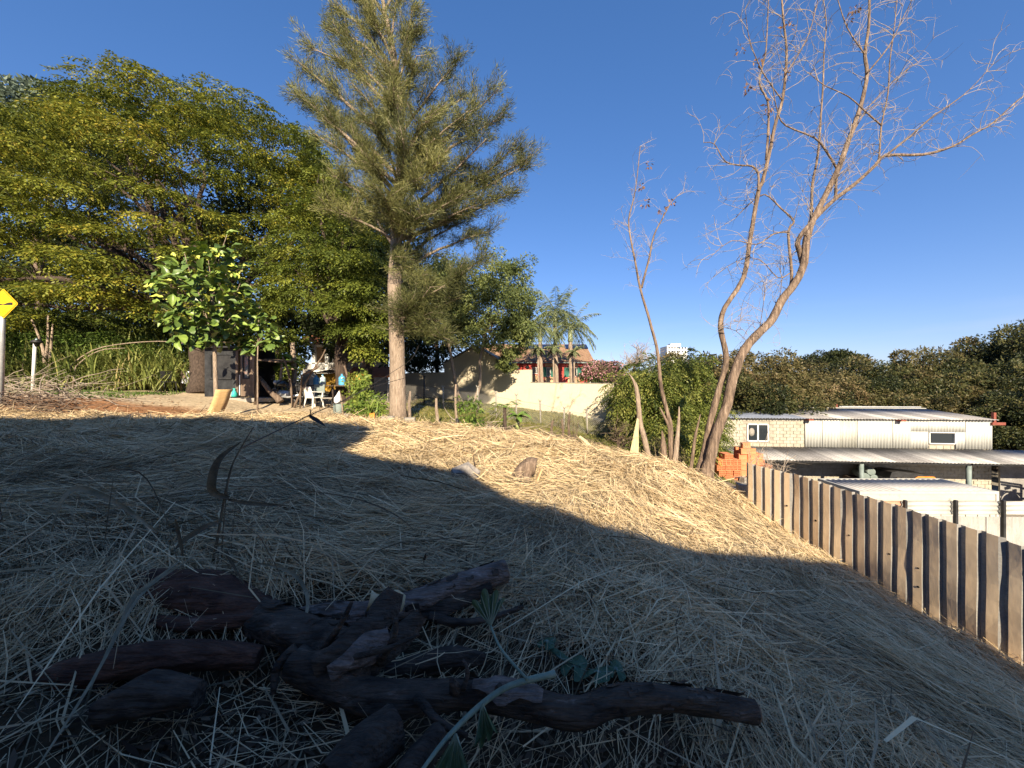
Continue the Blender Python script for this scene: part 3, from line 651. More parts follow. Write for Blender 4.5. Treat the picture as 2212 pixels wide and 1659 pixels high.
for i in range(6):
    cm = ['rustsheet', 'whitemetal', 'whitemetal', 'whitemetal', 'whitemetal', 'whitemetal'][i]
    corr(rel(xs[i], 13.02, -4.42), (0, 0, .46), (xs[i + 1] - xs[i], .02, 0), (0, -1, 0), .15, .018).build('top_sheet', M[cm], wf_)
x = 11.6; k = 0
while x < 21.8:
    corr(rel(x, 13.0 - .01 * (k % 2), -6.6), (.9, 0, 0), (0, 0, 2.14 + random.uniform(-.03, .02)), (0, -1, 0), .15, .018).build('sheet', M['rustsheet' if k in (0, 1) else 'dustsheet'], wf_); x += .88; k += 1
for x in xs[1:]:
    m_ = MB(); m_.box(rel(x, 12.93, -5.5), (.08, .08, 3.2)); m_.build('post', M['black'], wf_)
lm = MB(); lm.tube_prof(rel(12.75, 15.6, -6.2), EZ, [(.4, 0), (.42, 1.9), (.42, 1.95), (.3, 1.96)], 16)
one('white_drum', lm, M['plastic'], 'pale round drum showing behind the ribbed fence', 'drum')

# ------------------------------------------------------------------ brick heap
def brick_mesh():
    b_ = MB(); X, Y, Z = .29, .14, .19; n = 3; wl = .016; dep = .10
    b_.add([(-X/2, -Y/2, 0), (X/2, -Y/2, 0), (X/2, Y/2, 0), (-X/2, Y/2, 0), (-X/2, -Y/2, Z), (X/2, -Y/2, Z), (X/2, Y/2, Z), (-X/2, Y/2, Z)],
           [(3, 2, 1, 0), (4, 5, 6, 7), (0, 1, 5, 4), (2, 3, 7, 6)])
    for e in (-1, 1):                                                       # open ends: a frame of clay round nine holes
        xs_ = [-Y / 2]; zs = [0]
        cw = (Y - wl * (n + 1)) / n; chh = (Z - wl * (n + 1)) / n
        for k in range(n): xs_ += [xs_[-1] + wl, xs_[-1] + wl + cw]; zs += [zs[-1] + wl, zs[-1] + wl + chh]
        xs_.append(Y / 2); zs.append(Z)
        for i in range(len(xs_) - 1):
            for j in range(len(zs) - 1):
                q = [(xs_[i], zs[j]), (xs_[i + 1], zs[j]), (xs_[i + 1], zs[j + 1]), (xs_[i], zs[j + 1])]
                f = [(e * X / 2, a, c) for a, c in q]
                if i % 2 and j % 2:
                    bk = [(e * (X / 2 - dep), a, c) for a, c in q]
                    b_.add(f + bk, [(0, 1, 5, 4), (1, 2, 6, 5), (2, 3, 7, 6), (3, 0, 4, 7), (4, 5, 6, 7)])
                else: b_.add(f, [(0, 1, 2, 3)])
    return b_
bm_ = brick_mesh(); proto = bm_.build('clay_brick', M['brick'])
def brick(loc, rz, rx=0, label=None, first=[True]):
    o = proto if first[0] else proto.copy()
    if not first[0]: C.objects.link(o)
    first[0] = False
    o.location = loc; o.rotation_euler = (rx, 0, rz)
    return tag(o, label or 'orange hollow clay brick in the heap between the dead tree and the fence end', 'brick', 'clay bricks heaped beside the dead tree')
base = rel(7.35, 13.75, -3.42)
prof = [4, 5, 4, 6, 6, 5, 3]
for c, h in enumerate(prof):
    for r_ in range(h):
        for dp in (0, 1):
            if dp == 1 and r_ < h - 2: continue
            endon = ((c in (0, 1, 2) and r_ < 5) or (c >= 5 and r_ in (1, 2))) and dp == 0
            x = base.x + c * .272 + (.02 if r_ % 2 else 0) + random.uniform(-.02, .02)
            rz = (R(90) if endon else 0) + random.uniform(-.06, .06)
            ORD = ('first', 'second', 'third', 'fourth', 'fifth', 'sixth', 'seventh'); wh_ = 'the heap, %s row up, %s stack from the left' % (ORD[r_], ORD[c])
            if endon:
                for q in (-.071, .071): brick((x + q, base.y - .1 + random.uniform(-.03, .03), base.z + r_ * .192), R(90) + random.uniform(-.04, .04), label='%s holed brick end in %s' % ('left' if q < 0 else 'right', wh_))
            else: brick((x, base.y + dp * .3 - .12 - .03 * (r_ % 2) + random.uniform(-.03, .03), base.z + r_ * .192), rz, label='orange brick %s in %s' % ('lengthways' if not dp else 'at the back', wh_))
brick((base.x + .95, base.y - .05, base.z + 6 * .192), .1, label='topmost orange hollow brick lying on the heap')
brick((base.x + .05, base.y - .42, base.z + .0), 1.2, label='orange hollow brick fallen at the left foot of the heap')
brick(on(1490, 1012, 11.6) + Vector((0, 0, .0)), 1.3, label='single orange brick on the ground left of the dead tree')
for i, (x, y, z, rz, rx) in enumerate(((8.05, 13.35, 0, .3, 0), (8.32, 13.3, 0, .12, 0), (8.45, 13.42, .16, .5, .45))):
    m_ = MB(); h = (.2, .19, .19) if i < 2 else (.39, .19, .19)
    m_.box((0, 0, h[2] / 2), h); o = m_.build('cement_block', M['conc']); o.location = (x, y, base.z + z); o.rotation_euler = (rx, 0, rz)
    tag(o, ['small grey cement block at the left foot of the brick heap', 'small grey cement block second at the foot of the brick heap', 'large grey cement block tilted against the brick heap'][i], 'cement block', 'grey cement blocks by the brick heap')

# ------------------------------------------------------------------ cream wall
def wall_pt(u, v):
    k = (u - 1106) / F; t_ = (30 * k + 8.1) / (13.86 + 8 * k); d = 30 - 8 * t_; return at(u, v, d)
top = [(1323.8, 829), (1146.4, 826.5), (1146.4, 798.5), (1112, 799.5), (1025.8, 748.4), (959.5, 786), (959.5, 805), (881, 806.6)]
bot = [(868, 850.5), (962, 868), (1033, 881.5), (1144, 900.5), (1323.8, 921.5)]
WN = Vector((8, 13.86, 0)).normalized()                                     # away from the camera
cw = thing('cream_wall', 'long cream rendered wall with a gable peak behind the lawn', 'wall', wall_pt(1144, 900))
P_ = [wall_pt(*q) for q in top] + [wall_pt(868, 806.8)] + [wall_pt(*q) - Vector((0, 0, .12)) for q in bot]
m_ = MB(); m_.prism(P_, WN * .22); m_.build('render', M['cream'], cw)
m_ = MB()
for a, b_ in ((top[0], top[1]), (top[6], top[7])):
    p, q = wall_pt(*a), wall_pt(*b_); e = (q - p).normalized(); m_.hexa(p - WN * .03 + EZ * .003, q - p, WN * .28, EZ * .035)
m_.build('coping', M['conc'], cw)
m_ = MB()
for a, b_ in (((1114, 797.5), (1025.8, 747.2)), ((1025.8, 747.2), (958, 785))):
    p, q = wall_pt(*a), wall_pt(*b_); m_.hexa(p - WN * .05 + EZ * .01, q - p, WN * .6, EZ * .06)
m_.build('verge', M['greyroof'], cw)
m_ = MB(); p = wall_pt(1143, 838); q = wall_pt(1143.5, 899); m_.bar(p - WN * .006, q - WN * .006, .012); m_.build('joint', M['conc'], cw)
# shed roof showing left of the gable
sr = thing('garden_shed', 'dark open shed with a flat roof left of the gable', 'shed', wall_pt(945, 805) + WN * 2)
b0 = wall_pt(935, 800) + WN * 1.5; ex_ = (wall_pt(958, 800) - wall_pt(935, 800))
m_ = MB(); m_.hexa(b0 + EZ * .45, ex_ * 1.3, WN * 2.5, EZ * .12); m_.build('roof', M['greyroof'], sr)
m_ = MB(); m_.hexa(b0 - EZ * 2 + ex_ * .1, ex_ * 1.1, WN * 2.2, EZ * 2.4); m_.build('wall', M['black'], sr)

# ------------------------------------------------------------------ red house behind the wall
RD = 33.0
def H(u, v, dd=0): return at(u, v, RD) + Vector((0, dd, 0))
rh = thing('red_house', 'red house with a brown tiled roof, solar panels and green shutters', 'house', (1.5, RD, 0))
xl, xr_ = at(1060, 800, RD).x, at(1274, 800, RD).x; ze = at(0, 780.5, RD).z; zb = at(0, 840, RD).z
ops = [(1218, 1236, 793, 814), (1238, 1255, 0, 0)]
def hx(u): return at(u, 800, RD).x
def hz(v): return at(0, v, RD).z
wins = [(hx(1148), hx(1163), hz(808), hz(793)), (hx(1180), hx(1190), hz(813.5), hz(793)), (hx(1229), hx(1247), hz(813.5), hz(793.5))]
def wall_with(mb, x0, x1, z0, z1, y, th, holes):
    xs_ = x0
    for a, b_, c, d in sorted(holes):
        mb.hexa((xs_, y, z0), (a - xs_, 0, 0), (0, th, 0), (0, 0, z1 - z0)); mb.hexa((a, y, z0), (b_ - a, 0, 0), (0, th, 0), (0, 0, c - z0)); mb.hexa((a, y, d), (b_ - a, 0, 0), (0, th, 0), (0, 0, z1 - d)); xs_ = b_
    mb.hexa((xs_, y, z0), (x1 - xs_, 0, 0), (0, th, 0), (0, 0, z1 - z0))
m_ = MB(); wall_with(m_, xl, xr_, zb, ze, RD, .2, wins)
m_.hexa((xl, RD + .2, zb), (.2, 0, 0), (0, 6.8, 0), (0, 0, ze - zb)); m_.hexa((xr_ - .2, RD + .2, zb), (.2, 0, 0), (0, 6.8, 0), (0, 0, ze - zb)); m_.hexa((xl, RD + 7, zb), (xr_ - xl, 0, 0), (0, .2, 0), (0, 0, ze - zb))
m_.prism([(xr_ - .1, RD + .1, ze), (xr_ - .1, RD + 7, ze), (xr_ - .1, RD + 3.6, ze + 1.75)], (-.15, 0, 0))
m_.build('wall', M['red'], rh)
m_ = MB(); m_.hexa((xr_ - .005, RD - .03, zb), (.08, 0, 0), (0, .12, 0), (0, 0, ze - zb)); m_.build('corner_trim', M['white'], rh)
for i, (a, b_, c, d) in enumerate(wins):
    m_ = MB()
    for q in ((a, c, b_ - a, .06), (a, d - .06, b_ - a, .06), (a, c, .05, d - c), (b_ - .05, c, .05, d - c)): m_.hexa((q[0], RD + .04, q[1]), (q[2], 0, 0), (0, .06, 0), (0, 0, q[3]))
    if i < 2:
        for k in range(1, 4): m_.hexa((a + (b_ - a) * k / 4 - .012, RD + .03, c), (.024, 0, 0), (0, .03, 0), (0, 0, d - c))
        for k in range(1, 6): m_.hexa((a, RD + .03, c + (d - c) * k / 6 - .012), (b_ - a, 0, 0), (0, .03, 0), (0, 0, .024))
    wf = m_.build('window', M['white'], rh)
    m_ = MB(); m_.hexa((a + .04, RD + .1, c + .04), (b_ - a - .08, 0, 0), (0, .02, 0), (0, 0, d - c - .08)); m_.build('pane', M['glass'], wf)
    if i:
        for sd in (-1, 1):
            w_ = .42 if i == 2 else .5; m_ = MB(); x_ = a - w_ - .0 if sd < 0 else b_
            m_.hexa((x_, RD - .09, c - .02), (w_, 0, 0), (0, .04, 0), (0, 0, d - c + .02))
            for k in range(9): m_.hexa((x_ + .05, RD - .105, c + .06 + k * (d - c - .1) / 9), (w_ - .1, 0, 0), (0, .016, 0), (0, 0, .035))
            m_.build('shutter', M['green'], rh)
        m_ = MB(); m_.hexa((a - .12, RD - .06, c - .52), (b_ - a + .3, 0, 0), (0, .06, 0), (0, 0, .46)); m_.build('brick_apron', M['brickpatch'], rh)
        m_ = MB(); m_.hexa((a - .1, RD - .02, d + .06), (b_ - a + .2, 0, 0), (0, .02, 0), (0, 0, .22)); m_.build('brick_lintel', M['brickpatch'], rh)
m_ = MB(); m_.hexa((hx(1145), RD - .05, zb), (hx(1163) - hx(1145), 0, 0), (0, .05, 0), (0, 0, hz(810) - zb)); m_.build('brick_apron', M['brickpatch'], rh)
# tiled roof: ribs of tiles with a flared eave
def roof_fn(x0, x1, y0, z0, y1, z1, rows=13, pitch=.23):
    n = int((x1 - x0) / pitch); vs = []; fs = []; per = 4; cols_ = n * per
    for i in range(rows * 2):
        r_ = i // 2; t0 = r_ / rows if i % 2 == 0 else (r_ + 1) / rows
        for j in range(cols_ + 1):
            x = x0 + (x1 - x0) * j / cols_; t_ = t0; zz = z0 + (z1 - z0) * (t_ ** 1.12) + (.035 if i % 2 == 0 else 0.0) + .035 * abs(math.sin(math.pi * j / per))
            vs.append((x, y0 + (y1 - y0) * t_, zz))
    for i in range(rows * 2 - 1):
        for j in range(cols_):
            a = i * (cols_ + 1) + j; fs.append((a, a + 1, a + cols_ + 2, a + cols_ + 1))
    b_ = MB(); b_.add(vs, fs); return b_
zr = at(0, 744.5, RD + 3.6).z
o = roof_fn(at(1018, 0, RD).x, at(1283, 0, RD).x, RD - .55, ze - .1, RD + 3.6, zr).build('roof_tile', M['tile'], rh); o['kind'] = 'stuff'
m_ = MB(); m_.hexa((at(1018, 0, RD).x, RD + 3.6, zr - .02), (at(1283, 0, RD).x - at(1018, 0, RD).x, 0, 0), (0, 4, -2.0), (0, 0, .06)); m_.build('rear_roof', M['tile'], rh)
m_ = MB(); m_.hexa((at(1018, 0, RD).x, RD - .6, ze - .19), (at(1283, 0, RD).x - at(1018, 0, RD).x, 0, 0), (0, .1, 0), (0, 0, .1)); m_.build('gutter', M['greygreen'], rh)
for k in range(5):
    for q in range(2):
        x_ = at(1268, 0, RD + 3.2).x - (k + 1) * 1.06 - (.5 if k > 1 else 0); t_ = .72; y_ = RD - .55 + 4.15 * t_
        e2 = Vector((0, 4.15, zr - ze + .1)).normalized(); nn = Vector((0, -e2.z, e2.y))
        if k < 5 and q == 0: m_ = MB(); m_.hexa(Vector((x_, y_, ze - .1 + (zr - ze + .1) * t_ ** 1.12)) + nn * .1, (1.02, 0, 0), e2 * 1.1, nn * .04); pa = m_.build('solar_panel', M['solar'], rh); m_ = MB(); m_.hexa(Vector((x_ - .01, y_, ze - .1 + (zr - ze + .1) * t_ ** 1.12)) + nn * .09, (.02, 0, 0), e2 * 1.1, nn * .055); m_.hexa(Vector((x_ + .5, y_, ze - .1 + (zr - ze + .1) * t_ ** 1.12)) + nn * .1, (.012, 0, 0), e2 * 1.1, nn * .042); m_.build('panel_frame', M['steel'], pa)
# air conditioner box on the left of the red wall
m_ = MB(); m_.hexa((hx(1129), RD - .3, hz(800)), (.75, 0, 0), (0, .3, 0), (0, 0, .5)); o = one('air_conditioner', m_, M['red'], 'small red air conditioner box on the red wall under the eave', 'air conditioner')
m_ = MB(); m_.tube_prof(Vector((hx(1129) + .4, RD - .302, hz(800) + .25)), Vector((0, 1, 0)), [(.05, -.01), (.17, -.01), (.17, .01), (.05, .01)], 14); m_.build('fan', M['black'], o)

# ------------------------------------------------------------------ white house and ochre wall beyond the yard
D2 = 27.0
yh = thing('white_house', 'white house with a balcony and terracotta roof beyond the ochre wall', 'house', at(700, 840, D2))
def Y(u, v, dd=0): return at(u, v, D2) + Vector((0, dd, 0))
def ybox(mb, u0, u1, v0, v1, dd0=0, dd1=.2):
    a, b_ = Y(u0, v1), Y(u1, v0); mb.hexa((a.x, D2 + dd0, a.z), (b_.x - a.x, 0, 0), (0, dd1 - dd0, 0), (0, 0, b_.z - a.z)); return mb
ybox(MB(), 655, 790, 744, 850, 1.6, 5).build('wall', M['brickpatch'], yh)
for u in (677, 705, 735): ybox(MB(), u - 3.4, u + 3.4, 744, 803, 0, .22).build('column', M['white'], yh)
ybox(MB(), 655, 780, 741, 745.5, -.1, 2).build('lintel', M['white'], yh)
ybox(MB(), 655, 780, 799.5, 812, -.05, 1.6).build('balcony_slab', M['white'], yh)
ybox(MB(), 655, 780, 783.5, 786, 0, .15).build('handrail', M['white'], yh)
p0 = ybox(MB(), 655, 655.9, 786, 799.5, .03, .12).build('baluster', M['white'], yh)
for k in range(1, 52):
    c_ = p0.copy(); C.objects.link(c_); c_.parent = yh; c_.location = p0.location + Vector(((2.4 * k) / F * D2, 0, 0))
for u0, u1 in ((684, 698), (712, 728)):
    f_ = ybox(MB(), u0, u1, 752, 782, 1.5, 1.6).build('window', M['white'], yh); ybox(MB(), u0 + 1.2, u1 - 1.2, 753.5, 781, 1.48, 1.5).build('pane', M['glass'], f_)
m_ = MB(); a = Y(650, 741, -.5); b_ = Y(790, 741, -.5); m_.hexa((a.x, D2 - .5, a.z), (b_.x - a.x, 0, 0), (0, 3.5, 1.3), (0, 0, .1)); m_.build('roof', M['terracotta'], yh)
m_ = MB(); a = Y(655, 741, 2); m_.hexa(at(738, 815, 25), (3.6, 0, 0), (0, 2, .7), (0, 0, .08)); m_.build('porch_roof', M['terracotta'], yh)
ow = thing('ochre_wall', 'ochre yellow garden wall with lattice panels behind the yard', 'wall', at(710, 850, 24))
for i, (u0, u1, vt, mt) in enumerate(((657, 681, 803, 'ochre'), (682, 698, 806.5, 'ochre'), (699.5, 716, 806.5, 'ochre'), (717, 760, 806, 'ochre'), (761, 790, 808, 'ochre'))):
    m_ = MB(); a = at(u0, 850, 24); b_ = at(u1, vt, 24); m_.hexa(a, (b_.x - a.x, 0, 0), (0, .15, 0), (0, 0, b_.z - a.z)); pn = m_.build('panel', M[mt], ow)
    m_ = MB(); wd, hh = b_.x - a.x, b_.z - a.z; n_ = 6
    for k in range(-n_, n_ + 1):
        for sg in (1, -1):
            xa = a.x + wd * (k / n_ if sg > 0 else 1 - k / n_); xb_ = xa + sg * wd
            t0, t1 = 0, 1
            lo_, hi_ = min(xa, xb_), max(xa, xb_)
            if sg > 0: t0 = max(0, (a.x - xa) / wd); t1 = min(1, (a.x + wd - xa) / wd)
            else: t0 = max(0, (xa - a.x - wd) / wd); t1 = min(1, (xa - a.x) / wd)
            if t1 - t0 > .05: m_.bar((xa + sg * wd * t0, 23.985, a.z + hh * t0), (xa + sg * wd * t1, 23.985, a.z + hh * t1), .025, .02, up=(0, 1, 0))
    m_.build('lattice', M['yellow'], pn)
m_ = MB(); m_.hexa(at(684, 806, 23.6), (1.6, 0, 0), (0, 1.5, .2), (0, 0, .07)); one('porch_awning', m_, M['bark'], 'flat brown awning over the ochre wall panels', 'awning')

# ------------------------------------------------------------------ far apartment tower
tw = thing('apartment_tower', 'distant white apartment tower rising over the trees', 'tower', at(1464, 832, 300))
TD = 300
a, b_ = at(1441, 830, TD), at(1487, 747.5, TD)
m_ = MB(); m_.hexa((a.x, TD, -8), ((b_.x - a.x) * .52, 0, 0), (0, 14, 0), (0, 0, b_.z + 8)); m_.hexa((a.x + (b_.x - a.x) * .52, TD + 2, -8), ((b_.x - a.x) * .48, 0, 0), (0, 12, 0), (0, 0, b_.z + 7)); m_.hexa((a.x + 4, TD + 3, b_.z), (8, 0, 0), (0, 6, 0), (0, 0, 2.2)); m_.build('block', M['white'], tw)
pw = None
for fl in range(9):
    for k in range(7):
        x_ = a.x + 1 + k * 2.25; z_ = b_.z - 2 - fl * 2.9; yy = TD - .05 if k < 4 else TD + 1.95
        if pw is None:
            m_ = MB(); m_.hexa((x_, yy, z_), (1.2, 0, 0), (0, .1, 0), (0, 0, 1.2)); pw = m_.build('window', M['glass'], tw); p00 = (x_, yy, z_)
        else:
            c_ = pw.copy(); C.objects.link(c_); c_.parent = tw; c_.location = pw.location + Vector((x_ - p00[0], yy - p00[1], z_ - p00[2]))
for fl in range(10):
    m_ = MB(); m_.hexa((a.x - .15, TD - .3, b_.z - .6 - fl * 2.9), ((b_.x - a.x) * .3, 0, 0), (0, .3, 0), (0, 0, .9)); m_.build('balcony', M['paper'], tw)
# ------------------------------------------------------------------ foliage generators (numpy)
def unit(a): return a / (np.linalg.norm(a, axis=-1, keepdims=True) + 1e-9)
def rdir(n): return unit(rng.normal(0, 1, (n, 3)))
def diamonds(base, dr, side, ln, wd):
    """leaf-sized four-cornered blades"""
    ln = ln[:, None]; wd = wd[:, None]
    return np.stack([base, base + dr * ln * .45 - side * wd * .5, base + dr * ln, base + dr * ln * .45 + side * wd * .5], 1)
def leaves_obj(name, V, tint, m, parent):
    n = len(V); return np_obj(name, V.reshape(-1, 3), np.arange(n * 4).reshape(-1, 4), m, parent, tint)
def sprays(o, ax, L_, J, ll, lw, droop, tint0, tvar=.12, spread=.9):
    """pinnate sprays: o, ax (n,3); J leaflets each, alternately to both sides"""
    n = len(o); up = np.array([0, 0, 1.]); s = unit(np.cross(ax, up) + rng.normal(0, .25, (n, 3))); nr = unit(np.cross(s, ax))
    out, tt = [], []
    for j in range(J):
        t_ = (j + .6) / J; sg = 1 if j % 2 else -1
        if j == J - 1: sg = 0
        b_ = o + ax * (L_ * t_)[:, None] - up * (droop * L_ * t_ * t_)[:, None]
        d_ = unit(ax * (.55 if sg else 1) + s * sg * spread - up * (.25 + droop * t_)[:, None] + rng.normal(0, .15, (n, 3)))
        sd = unit(np.cross(d_, nr + rng.normal(0, .3, (n, 3))))
        out.append(diamonds(b_, d_, sd, ll * rng.uniform(.7, 1.2, n), lw * rng.uniform(.7, 1.2, n))); tt.append(tint0 + rng.normal(0, tvar, n))
    return np.concatenate(out), np.clip(np.concatenate(tt), 0, 1)
def tuft_leaves(c, r, per, ll, lw, tint0, flat=.7, droop=.3, tvar=.15):
    """round clumps: c (n,3), r (n,); per loose leaves each"""
    n = len(c); i = np.repeat(np.arange(n), per); k = len(i)
    d_ = rdir(k); d_[:, 2] *= flat; p = c[i] + d_ * (r[i] * rng.uniform(.35, 1, k) ** .6)[:, None]
    dr = unit(d_ + rng.normal(0, .6, (k, 3)) - np.array([0, 0, droop])); sd = unit(np.cross(dr, rdir(k)))
    return diamonds(p, dr, sd, ll * rng.uniform(.6, 1.3, k), lw * rng.uniform(.6, 1.3, k)), np.clip(tint0[i] + rng.normal(0, tvar, k), 0, 1)
def limb(mb, a, b_, r0, r1, n=6, wob=.08, sag=0., seg=6):
    a, b_ = Vector(a), Vector(b_); ln = (b_ - a).length; pts = []
    w1 = Vector((random.uniform(-1, 1), random.uniform(-1, 1), random.uniform(-.5, .5))) * wob * ln
    for i in range(seg + 1):
        t_ = i / seg; pts.append(a.lerp(b_, t_) + w1 * math.sin(math.pi * t_) + Vector((random.uniform(-1, 1), random.uniform(-1, 1), random.uniform(-1, 1))) * wob * ln * .12 * (0 < i < seg) - EZ * sag * ln * math.sin(math.pi * t_))
    mb.tube(pts, [r0 + (r1 - r0) * i / seg for i in range(seg + 1)], n); return pts
def trunk_mesh(base, top, r0, r1, wob=.04, flare=1.5, n=12, seg=10):
    mb = MB(); base, top = Vector(base), Vector(top); pts = []; rad = []
    ph = random.uniform(0, 6)
    for i in range(seg + 1):
        t_ = i / seg; pts.append(base.lerp(top, t_) + Vector((math.sin(t_ * 5 + ph), math.cos(t_ * 4 + ph), 0)) * wob * t_ * (top - base).length * .3)
        rad.append((r0 + (r1 - r0) * t_) * (1 + (flare - 1) * max(0, 1 - t_ * 5) ** 2))
    pts[0] = pts[0] - EZ * .15
    mb.tube(pts, rad, n, jit=.06); return mb, pts

# ---- the great spreading tree on the left
def dome(n, c, r, zmin, rng_r=(.86, 1.03), front=False):
    d_ = rdir(n * 4); d_ = d_[d_[:, 2] > zmin]
    if front: d_ = d_[d_[:, 1] < .45]
    d_ = d_[:n]; lump = 1 + .07 * np.sin(d_[:, 0] * 9 + 2) * np.cos(d_[:, 2] * 8) + .06 * np.sin(d_[:, 1] * 13 + d_[:, 0] * 5)
    return np.array(c) + d_ * np.array(r) * (rng.uniform(*rng_r, len(d_)) * lump)[:, None], d_
def spray_tree(root, name, cl, dirs, rad, per, L_, J, ll, lw, m, droop=.5, flat=.38, tvar=.15, base_t=.5):
    n = len(cl); i = np.repeat(np.arange(n), per); k = len(i)
    a = rng.uniform(0, 6.283, k); q = np.sqrt(rng.random(k)) * rad[i]
    # each clump is a shelf tilted outwards
    out = unit(dirs * np.array([1, 1, .15])); sd = unit(np.cross(out, np.array([0, 0, 1.])))
    p = cl[i] + out[i] * (np.cos(a) * q)[:, None] + sd[i] * (np.sin(a) * q)[:, None]
    p[:, 2] += flat * rad[i] * (1 - (q / rad[i]) ** 2) * rng.uniform(.2, 1, k) - .25 * (np.cos(a) * q)
    ax = unit(out[i] * (.5 + np.cos(a))[:, None] * .8 + sd[i] * np.sin(a)[:, None] + rng.normal(0, .35, (k, 3)) - np.array([0, 0, .15]))
    tc_ = np.clip(rng.normal(base_t, .21, n), 0, 1)
    V, t_ = sprays(p, ax, np.full(k, L_) * rng.uniform(.7, 1.2, k), J, ll, lw, np.full(k, droop), tc_[i] + .14 * (1 - q / rad[i]), tvar)
    return leaves_obj(name, V, t_, m, root)
bt = thing('spreading_tree', 'huge spreading tree with yellow green feathery foliage filling the left side', 'tree', on(434, 850, 17.0))
C0 = (-20.5, 24.3, CAMZ + 3.2); R0 = (11.6, 8.4, 14.2)
def under(c):
    u = c[:, 0] / c[:, 1] * F + 1106; v = 829.5 - (c[:, 2] - CAMZ) / c[:, 1] * F
    lim = np.interp(u, [-600, 0, 60, 130, 200, 260, 340, 430, 520, 600, 660, 720, 800], [330, 265, 255, 262, 225, 185, 172, 215, 240, 305, 345, 435, 560])
    return v > lim
big = []                                     # main foliage masses, kept apart so that dark gaps stay between them
cand, _ = dome(2600, C0, R0, -.04, (.88, 1.02)); cand = cand[under(cand)]
low_ = np.stack([rng.uniform(-31, -14.5, 500), rng.uniform(16.6, 18.4, 500), CAMZ + rng.uniform(3.5, 5.6, 500)], -1); cand = np.concatenate([cand, low_]); rng.shuffle(cand)
for q in cand:
    if (q[0] > -12.8 and q[2] < CAMZ + 8) or q[1] > 28: continue
    if all((q[0] - p[0]) ** 2 + (q[1] - p[1]) ** 2 + ((q[2] - p[2]) * 1.7) ** 2 > 1.95 ** 2 for p in big): big.append(q)
    if len(big) >= 215: break
big = np.array(big); cl, dr = [], []
for q in big:
    o_ = unit(q - np.array(C0)); s_ = rng.uniform(.8, 1.25)
    for _ in range(8):
        h_ = rdir(1)[0]; h_[2] = abs(h_[2]); h_ = unit(h_ + o_ * .5); cl.append(q + h_ * np.array([1.25, 1.25, .62]) * s_); dr.append(unit(h_ * .6 + o_))
cl, dr = np.array(cl), np.array(dr); rd = rng.uniform(.55, .9, len(cl))
spray_tree(bt, 'crown', cl, dr, rd, 32, .45, 6, .17, .076, M['leaf_big'], .5, flat=.3, base_t=.55)
mb, tp = trunk_mesh(on(434, 857, 17.0), at(432, 690, 18.3), .44, .34, .05, 1.35, seg=8); mb.build('trunk', M['bark_dark'], bt)
fork = at(432, 692, 18.3)
for k in range(22):
    e = Vector(cl[random.randrange(0, len(cl))]); e = Vector(C0).lerp(e, .86); e.z = max(e.z, CAMZ + 4)
    mb = MB(); pts = limb(mb, fork, e, .2, .04, 7, .1, -.06, 9)
    for q in range(5):
        j = random.randrange(4, 9); limb(mb, pts[j], pts[j] + Vector((random.uniform(-2.5, 2.5), random.uniform(-2.5, 1), random.uniform(.4, 2.2))), .05, .012, 5, .12)
    mb.build('limb', M['bark_dark'], bt)

# ---- the lower tree in front of it, to the right (denser, greener skirt)
st_ = thing('skirted_tree', 'bright green tree with foliage skirting to the right of the yard frames', 'tree', on(745, 845, 17.5))
def img_clumps(lst, m_, jit):
    c = []; 
    for (u, v, d, s) in lst: c.append(tuple(at(u, v, d)) + (s,))
    return np.array(c)
pts_ = [(690, 370, 19.5, 1.2), (640, 330, 20, 1.2), (730, 430, 18.5, 1.2), (690, 440, 18, 1.3), (760, 480, 18, 1.2), (720, 510, 17, 1.3), (660, 500, 18, 1.3), (780, 545, 17, 1.2), (740, 565, 16, 1.2), (690, 570, 16.5, 1.3), (650, 590, 16.8, 1.2), (795, 590, 16.5, 1.0), (765, 620, 16, 1.0), (715, 625, 15.8, 1.2), (745, 675, 15.8, .9), (790, 660, 16.3, .8), (765, 705, 16, .7), (800, 700, 16.4, .7), (790, 745, 16.2, .5), (600, 660, 16.6, .7), (820, 690, 16.8, .6), (610, 590, 18, 1.0), (590, 540, 18.5, 1.1), (580, 640, 17.5, .8)]
base_c = img_clumps(pts_, None, 0)
cs = np.repeat(base_c, 5, 0); cs[:, :3] += rng.normal(0, .42, (len(cs), 3)) * cs[:, 3:4]; dd_ = unit(cs[:, :3] - np.array([-8.3, 19.5, CAMZ + 3.5]))
spray_tree(st_, 'crown', cs[:, :3], dd_, cs[:, 3] * rng.uniform(.5, .85, len(cs)), 64, .42, 7, .15, .065, M['leaf_skirt'], .55, base_t=.5)
mb, tp = trunk_mesh(on(742, 845, 17.5), at(735, 745, 17.5), .3, .24, .05, 1.3, seg=7); mb.build('trunk', M['bark_dark'], st_)
for k in range(16):
    e = Vector(base_c[k * 2 % len(base_c), :3]); mb = MB(); limb(mb, at(735, 746, 17.5), e, .12, .02, 6, .12, -.04, 7); mb.build('limb', M['bark_dark'], st_)

